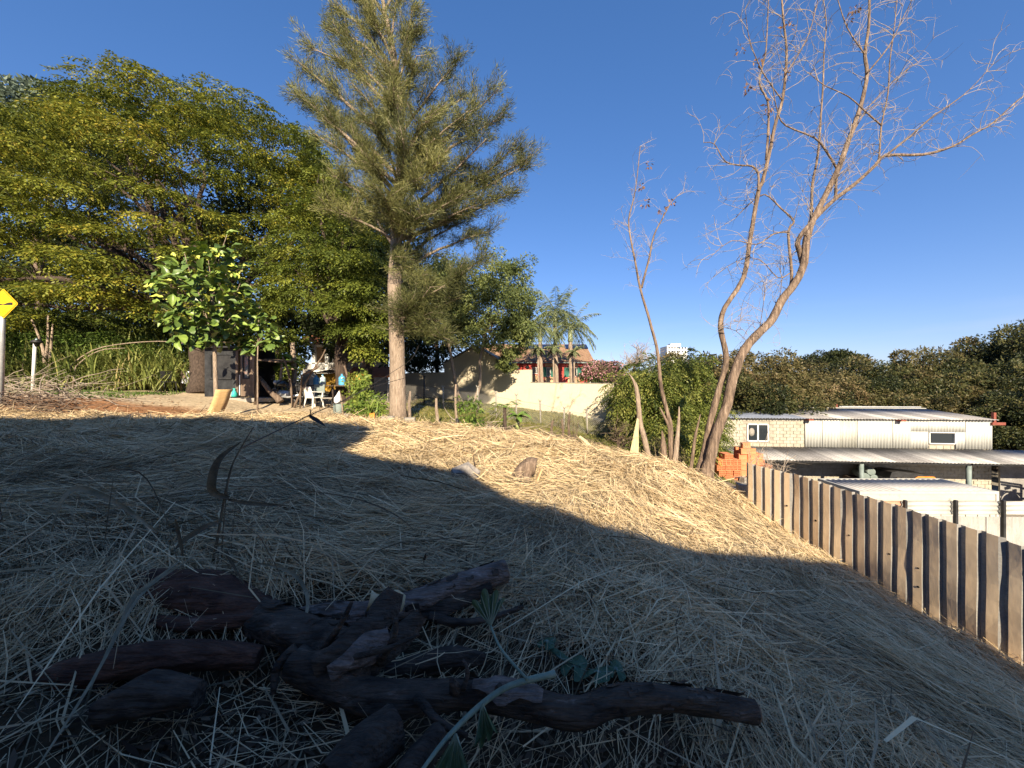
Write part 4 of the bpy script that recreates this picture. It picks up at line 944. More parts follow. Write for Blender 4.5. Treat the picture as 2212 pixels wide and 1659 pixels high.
# ---- generic round tree; prototypes share meshes
def crown_pts(n, r, low=-.5, rr=(.55, 1.0)):
    d_ = rdir(n * 3); d_ = d_[d_[:, 2] > low][:n]; return d_ * np.array(r) * rng.uniform(*rr, len(d_))[:, None]
def round_tree(name, label, cat, loc, h, r, ncl, per, ll, lw, m, trunk_r, bark='bark', group=None, cr=.9, t0=.5, droop=.3, low=-.55, nl=7, zc=None):
    root = thing(name, label, cat, loc, 0, group); loc = Vector(loc); zc = zc if zc is not None else h - r[2]
    c = crown_pts(ncl, r, low) + np.array([loc.x, loc.y, loc.z + zc]); rad = rng.uniform(.6, 1.15, len(c)) * cr
    V, t_ = tuft_leaves(c, rad, per, ll, lw, np.clip(rng.normal(t0, .16, len(c)), 0, 1), .75, droop)
    leaves_obj('crown', V, t_, M[m], root)
    mb, tp = trunk_mesh(loc, loc + Vector((random.uniform(-.3, .3), 0, zc * .8)), trunk_r, trunk_r * .7, seg=6, n=9); mb.build('trunk', M[bark], root)
    for k in range(nl):
        e = Vector(c[random.randrange(len(c))]); mb = MB(); limb(mb, tp[-1] - EZ * random.uniform(0, zc * .2), e, trunk_r * .45, .02, 6, .1); mb.build('limb', M[bark], root)
    return root
# dark trees standing behind, between the big tree and the casuarina and towards the wall
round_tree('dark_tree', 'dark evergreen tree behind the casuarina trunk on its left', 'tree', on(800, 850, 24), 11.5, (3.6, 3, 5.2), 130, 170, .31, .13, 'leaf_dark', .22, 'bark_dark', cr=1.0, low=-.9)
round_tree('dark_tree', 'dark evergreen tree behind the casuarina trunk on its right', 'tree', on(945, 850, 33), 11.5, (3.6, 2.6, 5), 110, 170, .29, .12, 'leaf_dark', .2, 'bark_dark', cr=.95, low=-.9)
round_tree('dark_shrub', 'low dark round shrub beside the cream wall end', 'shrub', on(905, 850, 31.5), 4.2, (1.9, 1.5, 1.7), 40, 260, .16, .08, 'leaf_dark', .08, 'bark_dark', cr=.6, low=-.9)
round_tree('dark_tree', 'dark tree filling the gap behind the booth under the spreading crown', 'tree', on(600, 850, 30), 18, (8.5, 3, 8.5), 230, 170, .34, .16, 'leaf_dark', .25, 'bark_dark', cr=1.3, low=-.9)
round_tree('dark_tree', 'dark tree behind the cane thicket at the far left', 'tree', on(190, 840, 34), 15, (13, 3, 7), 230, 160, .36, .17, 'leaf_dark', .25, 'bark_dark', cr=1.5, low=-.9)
round_tree('bluish_tree', 'bluish green tree top beyond the spreading tree at the left edge', 'tree', (-38, 31, gz(-38, 31)), 24, (6.2, 5, 6), 120, 200, .4, .18, 'greyleaf', .3, cr=1.3)

# ---- tall casuarina
cz = thing('casuarina', 'tall casuarina with a pale trunk and drooping grey green needles', 'tree', on(860, 905, 13))
CB = on(860, 905, 13)
tp = [CB - EZ * .2] + [at(u, v, d) for u, v, d in ((860, 880, 13), (858, 780, 13), (856, 700, 13), (852, 620, 13), (856, 540, 13), (858, 440, 13.1), (868, 330, 13.2), (862, 220, 13.2), (850, 110, 13.2), (830, 20, 13.3), (815, -80, 13.3), (800, -160, 13.3))]
mb = MB(); mb.tube(tp, [.36, .27, .255, .245, .22, .2, .175, .145, .12, .09, .06, .04, .02], 16, jit=.05); mb.build('trunk', M['bark_pale'], cz)
def needles(P, D, per, ll, lw, tint, tv=.13):
    n = len(P); i = np.repeat(np.arange(n), per); k = len(i)
    d_ = unit(D[i] * .75 + rng.normal(0, .4, (k, 3)) + np.array([0, 0, .04])); p = P[i] + rng.normal(0, .09, (k, 3)); sd = unit(np.cross(d_, rdir(k)))
    return diamonds(p, d_, sd, ll * rng.uniform(.6, 1.3, k), lw * rng.uniform(.7, 1.3, k)), np.clip(tint[i] + rng.normal(0, tv, k), 0, 1)
# limbs given by their tips as the photograph shows them: (u, v, d), leaving the trunk at height v0
tips = [(1040, 560, 12.6, 660), (1000, 640, 12.4, 690), (960, 730, 12.2, 700), (930, 620, 11.6, 680), (1060, 430, 12.8, 540), (1130, 360, 13, 500), (1110, 320, 12.6, 480), (1075, 195, 13, 400),
        (1050, 300, 12, 470), (640, 200, 13, 420), (650, 140, 13.2, 330), (665, 100, 13, 260), (680, 290, 12.2, 430), (720, 380, 12, 500), (700, 450, 12.4, 520), (830, 420, 11, 520), (870, 300, 10.6, 430),
        (800, 260, 11, 400), (930, 250, 11, 400), (950, 350, 11.2, 470), (920, 460, 11.2, 540), (1000, 420, 11.6, 530), (990, 130, 13, 280), (1010, 240, 12.6, 360), (900, 120, 11.6, 270), (830, 130, 11.6, 270), (760, 180, 12, 320), (740, 90, 12.8, 220), (850, 190, 10.8, 330),
        (720, 10, 13.2, 150), (770, -20, 12.8, 120), (890, 20, 12.8, 140), (860, -40, 13, 70), (800, 40, 12.4, 150), (900, 70, 13.3, 180), (730, -70, 13.3, 20), (830, -120, 13.3, -20), (700, 60, 13.5, 160), (880, -90, 13.5, 10),
        (760, 320, 15, 450), (950, 300, 15, 450), (860, 200, 15, 350), (845, 455, 12.1, 400), (872, 500, 12.0, 440), (842, 560, 12.4, 520), (905, 615, 12.2, 560), (925, 690, 12.2, 630), (800, 350, 11.4, 420), (900, 390, 11.2, 450), (940, 300, 11.4, 380), (800, 450, 15, 540), (1000, 480, 14.8, 580), (900, 560, 14.6, 620), (1060, 500, 13.6, 600), (720, 240, 14.6, 380), (1020, 200, 14.6, 340), (880, 660, 11.8, 690), (1140, 345, 13.4, 490), (1120, 410, 13.2, 520), (905, 705, 12.4, 715), (1000, 590, 11.8, 660), (655, 215, 12.6, 400), (1085, 250, 13.4, 420)]
tv_ = np.array([q.z for q in tp]); NP_, ND, NT = [], [], []
for (u, v, d, v0) in tips:
    e = at(u, v, d); z0 = at(0, v0, 13).z; j = max(0, min(len(tp) - 2, int(np.searchsorted(tv_, z0)) - 1)); f_ = (z0 - tp[j].z) / (tp[j + 1].z - tp[j].z); s_ = tp[j].lerp(tp[j + 1], f_)
    ln = (e - s_).length; mb = MB(); pts = limb(mb, s_, e, .018 + .014 * ln, .012, 6, .06, .05 if v > 500 else -.04, 8)
    tl = np.clip(rng.normal(.5 + (.12 if v < 520 and u < 960 else -.08), .1), 0, 1)
    for q in range(int(8 + ln * 3.8)):
        a = random.uniform(.28, 1.0); i = min(7, int(a * 8)); b0 = pts[i].lerp(pts[i + 1], a * 8 - i) if i < 8 else pts[8]
        dv = (e - s_).normalized() * .55 + Vector((random.uniform(-1, 1), random.uniform(-1, 1), random.uniform(-.25, .95))) * .9
        tl_ = random.uniform(.3, 1.05) * (1.1 - .35 * a); e2 = b0 + dv.normalized() * tl_
        p2 = limb(mb, b0, e2, .011, .005, 4, .1, 0, 3)
        for g_ in np.linspace(.15, 1, 4): NP_.append(tuple(b0.lerp(e2, g_))); ND.append(tuple(dv.normalized())); NT.append(tl + random.gauss(0, .07))
    mb.build('limb', M['bark_pale'], cz)
NP_, ND, NT = np.array(NP_), np.array(ND), np.clip(np.array(NT), 0, 1)
V, t_ = needles(NP_, ND, 40, .2, .0135, NT)
leaves_obj('needles', V, t_, M['needle'], cz)

# ---- the two slender trees in front of the cream wall
for nm, lab, path, rr, crown in (
    ('slender_tree', 'slender tree with an S bend in front of the cream wall gable, left of two', [(999, 885), (998, 872), (988, 848), (981, 811), (975.7, 778), (971, 750), (962, 715), (955, 680)], (.13, .05),
     [(960, 690, .8), (930, 660, .9), (985, 660, .9), (950, 620, 1.0), (910, 700, .7), (1000, 620, 1.0), (960, 580, .8), (990, 700, .8), (930, 730, .5), (905, 640, .8), (890, 600, .8), (930, 690, .9), (950, 715, .6), (1000, 665, .9)]),
    ('slender_tree', 'slender crooked tree before the cream wall peak, right of two', [(1022, 890), (1025, 868), (1036, 835), (1038, 805), (1036, 780), (1042, 756), (1049, 713), (1056, 670)], (.13, .05),
     [(1060, 660, 1.0), (1030, 620, 1.0), (1090, 630, 1.1), (1110, 680, .9), (1060, 590, .9), (1120, 620, .8), (1130, 660, .7), (1040, 700, .9), (1085, 710, .9), (1020, 660, .9), (1065, 725, .6), (1110, 730, .7), (1100, 765, .45), (1090, 790, .35), (1105, 590, .7), (1135, 710, .6), (1100, 650, 1.0), (1075, 690, .9), (1120, 700, .8), (1130, 735, .6), (1050, 610, .9), (1090, 590, .8)])):
    D = 23.3; b_ = on(*path[0], D); root = thing(nm, lab, 'tree', b_, 0, 'slender trees by the cream wall')
    pts = [b_ - EZ * .1] + [at(u, v, D) for u, v in path[1:]]
    mb = MB(); mb.tube(pts, list(np.linspace(rr[0], rr[1], len(pts))), 10, jit=.08); mb.build('trunk', M['bark_pale'], root)
    cc = np.array([tuple(at(u, v, D)) + (s * 1.25,) for u, v, s in crown])
    for q in cc:
        mb = MB(); limb(mb, pts[-1 - random.randrange(3)], Vector(q[:3]), .03, .008, 5, .12); mb.build('limb', M['bark'], root)
    c5 = np.repeat(cc, 12, 0); c5[:, :3] += rng.normal(0, .5, (len(c5), 3)) * c5[:, 3:4] * np.array([1, 1.5, 1])
    V, t_ = tuft_leaves(c5[:, :3], c5[:, 3] * rng.uniform(.32, .62, len(c5)), 140, .16, .07, np.clip(rng.normal(.5, .17, len(c5)), 0, 1), .7, .4)
    leaves_obj('crown', V, t_, M['leaf_mid'], root)

# ---- palms
def palm(loc_uvd, base_v, crown_len, r, nf, label, small=False):
    top = at(*loc_uvd); u, v, d = loc_uvd; bp_ = at(u + (4 if not small else 2), base_v, d); bp_.z = gz(bp_.x, bp_.y)
    root = thing('palm_tree', label, 'palm', bp_, 0, 'palms in front of the red house')
    mb = MB(); mb.tube([bp_ - EZ * .1, bp_.lerp(top, .3) + Vector((.05, 0, 0)), bp_.lerp(top, .7), top], [r * 1.25, r, r * .95, r * .9], 10); mb.build('trunk', M['bark_pale'], root)
    mb = MB(); mb.tube([top, top + EZ * .3 * crown_len, top + EZ * .5 * crown_len], [r * 1.2, r * 1.05, r * .4], 10); mb.build('crownshaft', M['lushpale'], root)
    t0 = top + EZ * .45 * crown_len
    for k in range(nf):
        az = k * 2.399 + random.uniform(-.2, .2); el = random.uniform(.1, 1.25) if k > nf * .3 else random.uniform(-.35, .3)
        n = 14; L_ = crown_len * random.uniform(.85, 1.15); p = np.array(t0); dv = np.array([math.cos(az) * math.cos(el), math.sin(az) * math.cos(el), math.sin(el)]); P = [p.copy()]
        for i in range(n):
            dv = unit(dv + np.array([0, 0, -.085 - .06 * (1 - abs(el))])); p = p + dv * L_ / n; P.append(p.copy())
        P = np.array(P); mb = MB(); mb.tube([tuple(q) for q in P], list(np.linspace(.025, .006, n + 1)), 4)
        # leaflets hang from both sides of the midrib; joined with it they make one frond
        i = np.repeat(np.arange(1, n), 6); kk = len(i); tan = unit(P[i + 1] - P[i - 1]); sd = unit(np.cross(tan, np.array([0, 0, 1.])) + 1e-3); sg = np.where(np.arange(kk) % 2 == 0, 1., -1.)[:, None]
        pb = P[i] + (P[np.minimum(i + 1, n)] - P[i]) * rng.random((kk, 1)); dd = unit(sd * sg * .8 + tan * .55 + np.array([0, 0, -.65]) + rng.normal(0, .12, (kk, 3)))
        ll = .3 * crown_len * np.sin(np.pi * (i / n) ** .7 * .9 + .15); V = diamonds(pb, dd, unit(np.cross(dd, sd + rng.normal(0, .4, (kk, 3)))), ll * rng.uniform(.8, 1.2, kk), np.full(kk, .04 if not small else .05))
        V = V.reshape(-1, 3); nv = len(mb.v); A = np.concatenate([np.array(mb.v), V]); quads = [f for f in mb.f if len(f) == 4]
        Fq = np.concatenate([np.array(quads), np.arange(len(V)).reshape(-1, 4) + nv]); tn = np.clip(rng.normal(.5, .12), 0, 1)
        np_obj('frond', A, Fq, M['palm'], root, np.concatenate([np.full(len(quads), .85), np.clip(rng.normal(tn, .12, kk), 0, 1)]))
M['lushpale'] = mat('crownshaft', (.35, .4, .24), (.45, .5, .3), 3, .6)
palm((1167, 738, 29), 826, 2.3, .15, 22, 'left tall palm with its crown beside the wall trees')
palm((1199, 705, 29.5), 826, 2.5, .16, 24, 'tallest palm, the middle of three tall palms before the red house')
palm((1232, 738, 29), 826, 2.5, .17, 22, 'right tall palm with wide arching fronds over the solar panels')
palm((1162, 762, 28.4), 826, .85, .07, 9, 'small yellowing palm left of the tall palms', True)
palm((1195, 764, 28.2), 826, .85, .06, 9, 'small yellowing palm between the tall palms', True)
palm((1240, 769, 28.4), 826, .75, .055, 9, 'small thin palm right of the tall palms', True)

# ---- pink flowering shrub, and green trees right of the cream wall
def flower_shrub(label, u, v, d, r, h):
    b_ = on(u, v, d); root = thing('flowering_shrub', label, 'shrub', b_)
    c = crown_pts(60, r, -.3, (.6, 1)) + np.array([b_.x, b_.y, b_.z + h]); 
    V, t_ = tuft_leaves(c, np.full(len(c), .4), 120, .13, .08, np.clip(rng.normal(.4, .15, len(c)), 0, 1)); leaves_obj('leaves', V, t_, M['leaf_mid'], root)
    top_ = c[c[:, 2] > b_.z + h - r[2] * .15]; V, t_ = tuft_leaves(top_, np.full(len(top_), .42), 100, .11, .1, np.clip(rng.normal(.5, .2, len(top_)), 0, 1)); leaves_obj('blossom', V, t_, M['blossom'], root)
    for k in range(6):
        e = Vector(c[k * 7]); mb = MB(); limb(mb, b_, e, .04, .01, 5); mb.build('stem', M['bark'], root)
flower_shrub('pink flowering shrub showing over the right end of the cream wall', 1305, 900, 25.5, (1.5, 1.1, 1.0), 3.1)
flower_shrub('pink flowering shrub beside the right end of the cream wall', 1352, 905, 24, (1.0, 1.0, 1.9), 2.0)
def feather_tree(label, u, v, d, h, r, ncl, m='leaf_feather', t0=.5, loc=None):
    b_ = loc or on(u, v, d); root = thing('feathery_tree', label, 'tree', b_, 0)
    c = crown_pts(ncl, r, -.95, (.5, 1)) + np.array([b_.x, b_.y, b_.z + h - r[2]]); dd = unit(c - np.array([b_.x, b_.y, b_.z + h - r[2] * 1.4]))
    spray_tree(root, 'crown', c, dd, rng.uniform(.35, .7, len(c)), 26, .42, 9, .14, .056, M[m], .9, base_t=t0)
    mb, tp_ = trunk_mesh(b_, b_ + EZ * (h - r[2] * 1.2), .11, .08, seg=5, n=8); mb.build('trunk', M['bark_dark'], root)
    for k in range(8):
        e = Vector(c[k * 5 % len(c)]); mb = MB(); limb(mb, tp_[-1 - k % 3], e, .045, .01, 5); mb.build('limb', M['bark_dark'], root)
feather_tree('bright feathery tree behind the thin dead tree', 1412, 960, 15.5, 3.7, (1.15, 1.0, 1.7), 75, t0=.55)
feather_tree('tall feathery tree with hanging pods left of the dead tree trunk', 1475, 960, 17.5, 5.15, (1.25, 1.2, 2.4), 105, t0=.5)
feather_tree('feathery tree directly behind the forked dead trunk', 1520, 960, 22, 5.6, (1.1, 1.1, 2.2), 80, t0=.5)
feather_tree('low feathery bush at the foot of the dead stump', 1462, 1000, 13.5, 1.7, (.75, .6, .9), 40, t0=.6)
feather_tree('yellowish feathery tree nearest the pink shrub', 1375, 930, 19, 4.3, (1.2, 1.2, 2.0), 70, t0=.6)

# ---- wood beyond the warehouse: three kinds of tree, copied
def wood_proto(m, r, h, ncl, per, ll, lw, t0):
    per = int(per * 2.6); ncl = int(ncl * .62); ll *= .72; lw *= .72
    root = thing('wood_tree', 'x', 'tree', (0, 0, 0)); c = crown_pts(ncl, r, -.75, (.6, 1.0)) + np.array([0, 0, h - r[2]])
    c *= np.array([1, 1, 1]) ; tt = np.clip(rng.normal(t0, .24, len(c)), 0, 1)
    V, t_ = tuft_leaves(c, rng.uniform(.7, 1.3, len(c)) * .9, per, ll, lw, tt, .75, .35); cr_ = leaves_obj('crown', V, t_, M[m], root)
    mb, tp_ = trunk_mesh((0, 0, 0), (0, 0, h - r[2]), .25, .16, seg=5, n=8); tr_ = mb.build('trunk', M['bark_dark'], root); parts = [(cr_, []), (tr_, [])]
    for k in range(6):
        mb = MB(); limb(mb, tp_[-1 - k % 2], Vector(c[k * 9 % len(c)]), .1, .02, 5); parts.append((mb.build('limb', M['bark_dark'], root), []))
    return root, parts
kinds = [wood_proto('leaf_brown', (3.4, 3.2, 3.6), 8, 120, 150, .3, .13, .5), wood_proto('leaf_wood', (3.8, 3.4, 3.8), 8.5, 130, 150, .32, .15, .45), wood_proto('leaf_wood', (3.2, 3.0, 3.4), 7.5, 120, 140, .3, .14, .7)]
wt = [  # (u of the crown, v of its top, depth, kind)
 (1570, 762, 31, 0), (1630, 757, 33, 0), (1690, 775, 33, 0), (1745, 800, 35, 0), (1600, 800, 28, 1), (1660, 812, 28.5, 2), (1720, 835, 29, 0), (1530, 775, 33, 1), (1770, 790, 44, 2),
 (1800, 780, 40, 1), (1850, 775, 38, 2), (1905, 785, 36, 1), (1960, 760, 40, 2), (2010, 752, 42, 0), (2060, 770, 38, 1), (2110, 735, 42, 2), (2160, 728, 44, 1), (2215, 715, 40, 1), (1830, 815, 33, 0), (1885, 815, 32.5, 1), (1950, 820, 33, 1),
 (2020, 805, 33, 2), (2085, 800, 33, 1), (2150, 790, 32, 1), (2230, 770, 31, 1), (2185, 850, 27.5, 1), (2260, 820, 27, 1), (1995, 850, 31, 0), (2130, 840, 30, 2), (1790, 850, 31, 1), (1492, 772, 38, 1), (1445, 768, 40, 2), (2215, 692, 38, 1), (1640, 850, 33, 1), (1560, 850, 33, 2), (2290, 740, 36, 1), (1340, 815, 45, 1), (1310, 800, 40, 1)]
used = [False] * 3
_ord = ['first', 'second', 'third', 'fourth', 'fifth', 'sixth', 'seventh', 'eighth', 'ninth', 'tenth', 'eleventh', 'twelfth', 'thirteenth', 'fourteenth', 'fifteenth', 'sixteenth', 'seventeenth', 'eighteenth', 'nineteenth', 'twentieth', 'twenty-first', 'twenty-second', 'twenty-third', 'twenty-fourth', 'twenty-fifth']
def wlab(u, v, d, k):
    same = sorted(q for q in wt if q[3] == k); return '%s, %s of its kind from the left' % (lab_w[k], _ord[same.index((u, v, d, k))])
lab_w = ['brownish seeding tree in the wood beyond the warehouse', 'dark green tree in the wood beyond the warehouse', 'yellowish green tree in the wood beyond the warehouse']
for (u, v, d, k) in wt:
    root, parts = kinds[k]; tpz = at(u, v, d); gb = min(gz(tpz.x, d), tpz.z - 4); h = (8, 8.5, 7.5)[k]; s = (tpz.z - gb) / h; sc = (max(.75, min(1.15, s)) * random.uniform(.9, 1.1),) * 2 + (s,)
    lb = wlab(u, v, d, k)
    if not used[k]: o = root; used[k] = True; o.location = (tpz.x, d, gb); o.scale = sc; o.rotation_euler = (0, 0, random.uniform(0, 6)); o['label'] = lb; o['group'] = 'trees of the wood beyond the warehouse'
    else: copy_thing(root, parts, (tpz.x, d, gb), random.uniform(0, 6.28), sc, label=lb)
fw = thing('far_hill_tree', 'flat topped dark tree on the far skyline right of the brownish trees', 'tree', (0, 0, 0))
b_ = at(1800, 800, 70); fw.location = (b_.x, b_.y, gz(b_.x, b_.y)); c = crown_pts(60, (5.2, 3, 1.6), -.3) + np.array([b_.x, 70, at(0, 782, 70).z]); V, t_ = tuft_leaves(c, np.full(len(c), 1.2), 120, .5, .25, np.full(len(c), .35)); leaves_obj('crown', V, t_, M['leaf_wood'], fw)
MB().tube([(b_.x, 70, gz(b_.x, 70)), (b_.x, 70, at(0, 785, 70).z)], [.4, .25], 8).build('trunk', M['bark_dark'], fw)
# ------------------------------------------------------------------ dead trees
def poly(pts, d, wob=0.): 
    out = []; dd = d
    for i, q in enumerate(pts): 
        out.append(at(q[0], q[1], dd if len(q) < 3 else q[2])); dd += random.uniform(-wob, wob)
    return out
def smooth(P, k=3):
    out = []
    for i in range(len(P) - 1):
        a, b_, c, d_ = P[max(0, i - 1)], P[i], P[i + 1], P[min(len(P) - 1, i + 2)]
        for q in range(k):
            t_ = q / k; out.append(.5 * ((2 * b_) + (c - a) * t_ + (2 * a - 5 * b_ + 4 * c - d_) * t_ * t_ + (3 * b_ - a - 3 * c + d_) * t_ ** 3))
    out.append(P[-1]); return out
def twigs(mb, P, r0, n, ln, up=.3, frm=.15, depth=0, arch=.5):
    """curving twigs leaving a limb"""
    for _ in range(n):
        i = random.randrange(int(len(P) * frm), len(P)); o = P[i]; t_ = (P[min(i + 1, len(P) - 1)] - P[max(0, i - 1)]).normalized()
        dv = (t_ * .6 + Vector((random.gauss(0, .8), random.gauss(0, .8), random.gauss(up, .5)))).normalized(); L_ = ln * random.uniform(.35, 1.1); k = 7
        q = [o.copy()]; bend = Vector((random.gauss(0, .25), random.gauss(0, .25), random.gauss(-.12 * arch, .35 * arch)))
        for s in range(k): dv = (dv + bend * (.2 + .1 * s) + Vector((random.gauss(0, .1), random.gauss(0, .1), random.gauss(0, .1)))).normalized(); q.append(q[-1] + dv * L_ / k)
        mb.tube(q, [r0 * (1 - .75 * s / k) for s in range(k + 1)], 4 if depth else 5, cap=False)
        if depth < 1: twigs(mb, q, r0 * .6, random.randrange(3, 6), ln * .5, up, .25, depth + 1, arch)
dt = thing('dead_tree', 'tall bare forked dead tree leaning right above the brick heap', 'dead tree', on(1512, 1034, 10.6))
DD = 10.6
main = {
 'a': ([(1508, 1045), (1511, 1020), (1523, 970), (1532, 922), (1554, 837), (1566, 796), (1568, 764), (1559, 725), (1557, 695), (1566, 664), (1606, 600), (1620, 519), (1638, 415), (1647, 393), (1660, 339), (1674, 271), (1690, 217), (1697, 158), (1699, 104), (1692, 40), (1688, -20)], .1, .02),
 'b': ([(1526, 1045), (1528, 1015), (1536, 983), (1548, 934), (1571, 873), (1583, 817), (1607, 757), (1644, 715), (1668, 690), (1688, 650), (1719, 609), (1737, 569), (1742, 519), (1755, 478), (1769, 451), (1791, 406), (1810, 366), (1832, 307), (1850, 257), (1864, 212), (1873, 158), (1868, 117), (1877, 54), (1878, -30)], .145, .026)}
limbs = [([(1735, 575), (1728, 545), (1724, 519), (1755, 478), (1800, 433), (1846, 398), (1891, 357), (1913, 336), (1995, 334), (2058, 316), (2103, 289), (2144, 266), (2198, 217), (2235, 190)], .1, .012, -.25),
 ([(1913, 336), (1968, 293), (2013, 253), (2053, 226), (2094, 194), (2144, 140)], .04, .01, -.3), ([(1896, 352), (1900, 330), (1904, 271), (1918, 203), (1922, 135), (1931, 68), (1940, -20)], .035, .012, .3),
 ([(1750, 490), (1753, 456), (1755, 397), (1767, 334), (1773, 253), (1778, 181), (1780, 113), (1785, 45), (1775, -20)], .055, .014, .5), ([(1810, 368), (1787, 330), (1760, 298), (1697, 271), (1679, 239), (1668, 180)], .045, .012, -.3),
 ([(1800, 433), (1805, 424), (1806, 390), (1812, 366)], .05, .045, 0), ([(1904, 271), (1873, 244), (1832, 208), (1782, 185), (1750, 160)], .03, .01, -.3), ([(1638, 412), (1638, 375), (1624, 359), (1597, 357), (1566, 348), (1543, 311), (1520, 308)], .045, .012, .2),
 ([(1655, 345), (1660, 271), (1658, 217), (1640, 180), (1652, 126), (1656, 90), (1660, 0), (1662, -30)], .045, .015, .3), ([(1708, 620), (1710, 587), (1703, 501), (1715, 478), (1688, 451), (1652, 420), (1620, 440), (1590, 470)], .06, .01, .3),
 ([(1704, 501), (1672, 505), (1634, 528), (1580, 520), (1530, 560)], .035, .008, -.4), ([(1706, 590), (1680, 600), (1640, 560), (1590, 565), (1540, 600)], .025, .006, .3), ([(1873, 158), (1920, 100), (1950, 40), (1975, -10)], .03, .01, .3), ([(1832, 307), (1870, 240), (1915, 190), (1960, 150), (1990, 130)], .025, .008, .5),
 ([(1699, 158), (1740, 90), (1760, 30), (1770, -20)], .025, .01, -.2), ([(1690, 217), (1650, 160), (1620, 90), (1610, 20)], .025, .008, -.4), ([(1868, 117), (1830, 60), (1810, 0), (1800, -30)], .025, .01, .4), ([(1650, 720), (1680, 660), (1690, 600), (1700, 560)], .018, .006, .3), ([(1640, 715), (1650, 650), (1655, 600)], .015, .006, -.2), ([(1620, 745), (1590, 715), (1560, 705), (1600, 690), (1640, 700)], .012, .005, -.2)]
P_all = []
for k, (pts, r0, r1) in main.items():
    P = smooth(poly(pts, DD + (0 if k == 'b' else .25), .05), 3); n = len(P); rad = [r1 + (r0 - r1) * (1 - i / (n - 1)) ** .95 for i in range(n)]
    for i in range(5): rad[i] *= 1 + .6 * (1 - i / 5)
    mb = MB(); mb.tube(P, rad, 12, jit=.09); mb.build('trunk', M['dead'], dt); P_all.append((P, n))
lim_P = []
for pts, r0, r1, dz in limbs:
    k = len(pts); P = smooth([at(u, v, DD + dz * 2.2 * i / k) for i, (u, v) in enumerate(pts)], 3); n = len(P)
    mb = MB(); mb.tube(P, [.72 * (r0 + (r1 - r0) * i / (n - 1)) for i in range(n)], 8, jit=.05); mb.build('limb', M['dead'], dt); lim_P.append(P)
mb = MB()
for P, n in P_all: twigs(mb, P[int(n * .45):], .0085, 34, 1.3, arch=1.3)
for P in lim_P: twigs(mb, P, .0078, int(7 + len(P) * .6), 1.1, arch=1.3)
o = mb.build('twigs', M['twig'], dt); o['kind'] = 'stuff'
cs = [tuple(at(u, v, DD)) for u, v in ((1700, 160), (1640, 130), (1620, 190), (1600, 110), (1830, 45), (1660, 230), (1700, 60), (1850, 15))]
V, t_ = tuft_leaves(np.array(cs), np.full(len(cs), .13), 14, .12, .05, np.full(len(cs), .5), 1, .6); leaves_obj('dry_leaves', V, t_, M['trash_leaf'], dt)
th = thing('thin_dead_tree', 'thin bare dead tree standing left of the tall forked one', 'dead tree', on(1447, 1014, 11))
P = smooth(poly([(1448, 1022), (1449, 970), (1449, 922), (1442, 893), (1428, 835), (1423, 784), (1418, 747), (1406, 703), (1399, 677), (1383, 623), (1372, 564), (1363, 519), (1358, 474), (1369, 429), (1376, 384), (1383, 316)], 11, .03), 3); n = len(P)
mb = MB(); mb.tube(P, [.06 * (1 - i / n) ** 1.1 + .009 for i in range(n)], 9, jit=.06); mb.build('trunk', M['dead'], th)
P2 = smooth(poly([(1386, 622), (1390, 605), (1403, 555), (1412, 510), (1430, 474), (1453, 433), (1476, 415)], 11, .05), 3); mb = MB(); mb.tube(P2, list(np.linspace(.035, .008, len(P2))), 6); mb.build('limb', M['dead'], th)
mb = MB(); twigs(mb, P[int(n * .5):], .006, 30, .8, .5, arch=1.2); twigs(mb, P2, .0055, 22, .75, .5, arch=1.2); o = mb.build('twigs', M['twig'], th); o['kind'] = 'stuff'
cs = [tuple(at(u, v, 11)) for u, v in ((1402, 355), (1385, 405), (1450, 440), (1432, 455), (1395, 440))]
V, t_ = tuft_leaves(np.array(cs), np.full(len(cs), .1), 12, .11, .05, np.full(len(cs), .4), 1, .6); leaves_obj('dry_leaves', V, t_, M['trash_leaf'], th)
# splintered trunk round the thin tree, bent dead trunk, stick, board
def spike(name, lab, cat, pts, rad, d, m='dead', n=8, flat=1, group=None):
    P = smooth([at(u, v, d) for u, v in pts], 3); P[0].z = min(P[0].z, gz(P[0].x, P[0].y) - .05); mb = MB(); mb.tube(P, list(np.interp(np.linspace(0, 1, len(P)), np.linspace(0, 1, len(rad)), rad)), n, jit=.14)
    return one(name, mb, M[m], lab, cat, group)
spike('splintered_stump', 'tall splinter of reddish torn wood right of the thin dead tree', 'stump', [(1454, 1022), (1462, 955), (1466, 910), (1467, 878)], [.1, .07, .04, .008], 10.9, 'bark_pale')
spike('splintered_stump', 'jagged low stump of torn bark left of the thin dead tree', 'stump', [(1432, 1020), (1434, 985), (1433, 955), (1430, 930)], [.11, .1, .07, .01], 11, 'dead')
spike('torn_branch', 'torn branch slanting up left from the thin dead tree', 'branch', [(1448, 930), (1440, 910), (1430, 890), (1425, 880)], [.05, .04, .03, .01], 10.95, 'dead')
spike('bent_dead_trunk', 'bent dead trunk with stripped bark beside the pale board', 'dead tree', [(1404, 1000), (1400, 985), (1391, 946), (1382, 910), (1379, 873), (1374, 837), (1366, 818), (1359, 808)], [.13, .1, .085, .08, .075, .06, .03, .01], 11.4, 'bark_pale')
spike('dead_stick', 'thin dead stick standing left of the forked dead tree', 'stick', [(1490, 1033), (1494, 1000), (1501, 946), (1507, 920), (1513, 895)], [.07, .05, .04, .03, .012], 11, 'dead')
mb = MB(); a = on(1369, 992, 11.2); mb.prism([a + Vector((-.12, .1, -.1)), a + Vector((.14, 0, -.1)), a + Vector((.14, 0, 1.08)), a + Vector((.1, .02, 1.1))], (.02, .04, 0)); one('board', mb, M['board'], 'pale pointed board standing upright beside the bent dead trunk', 'board')
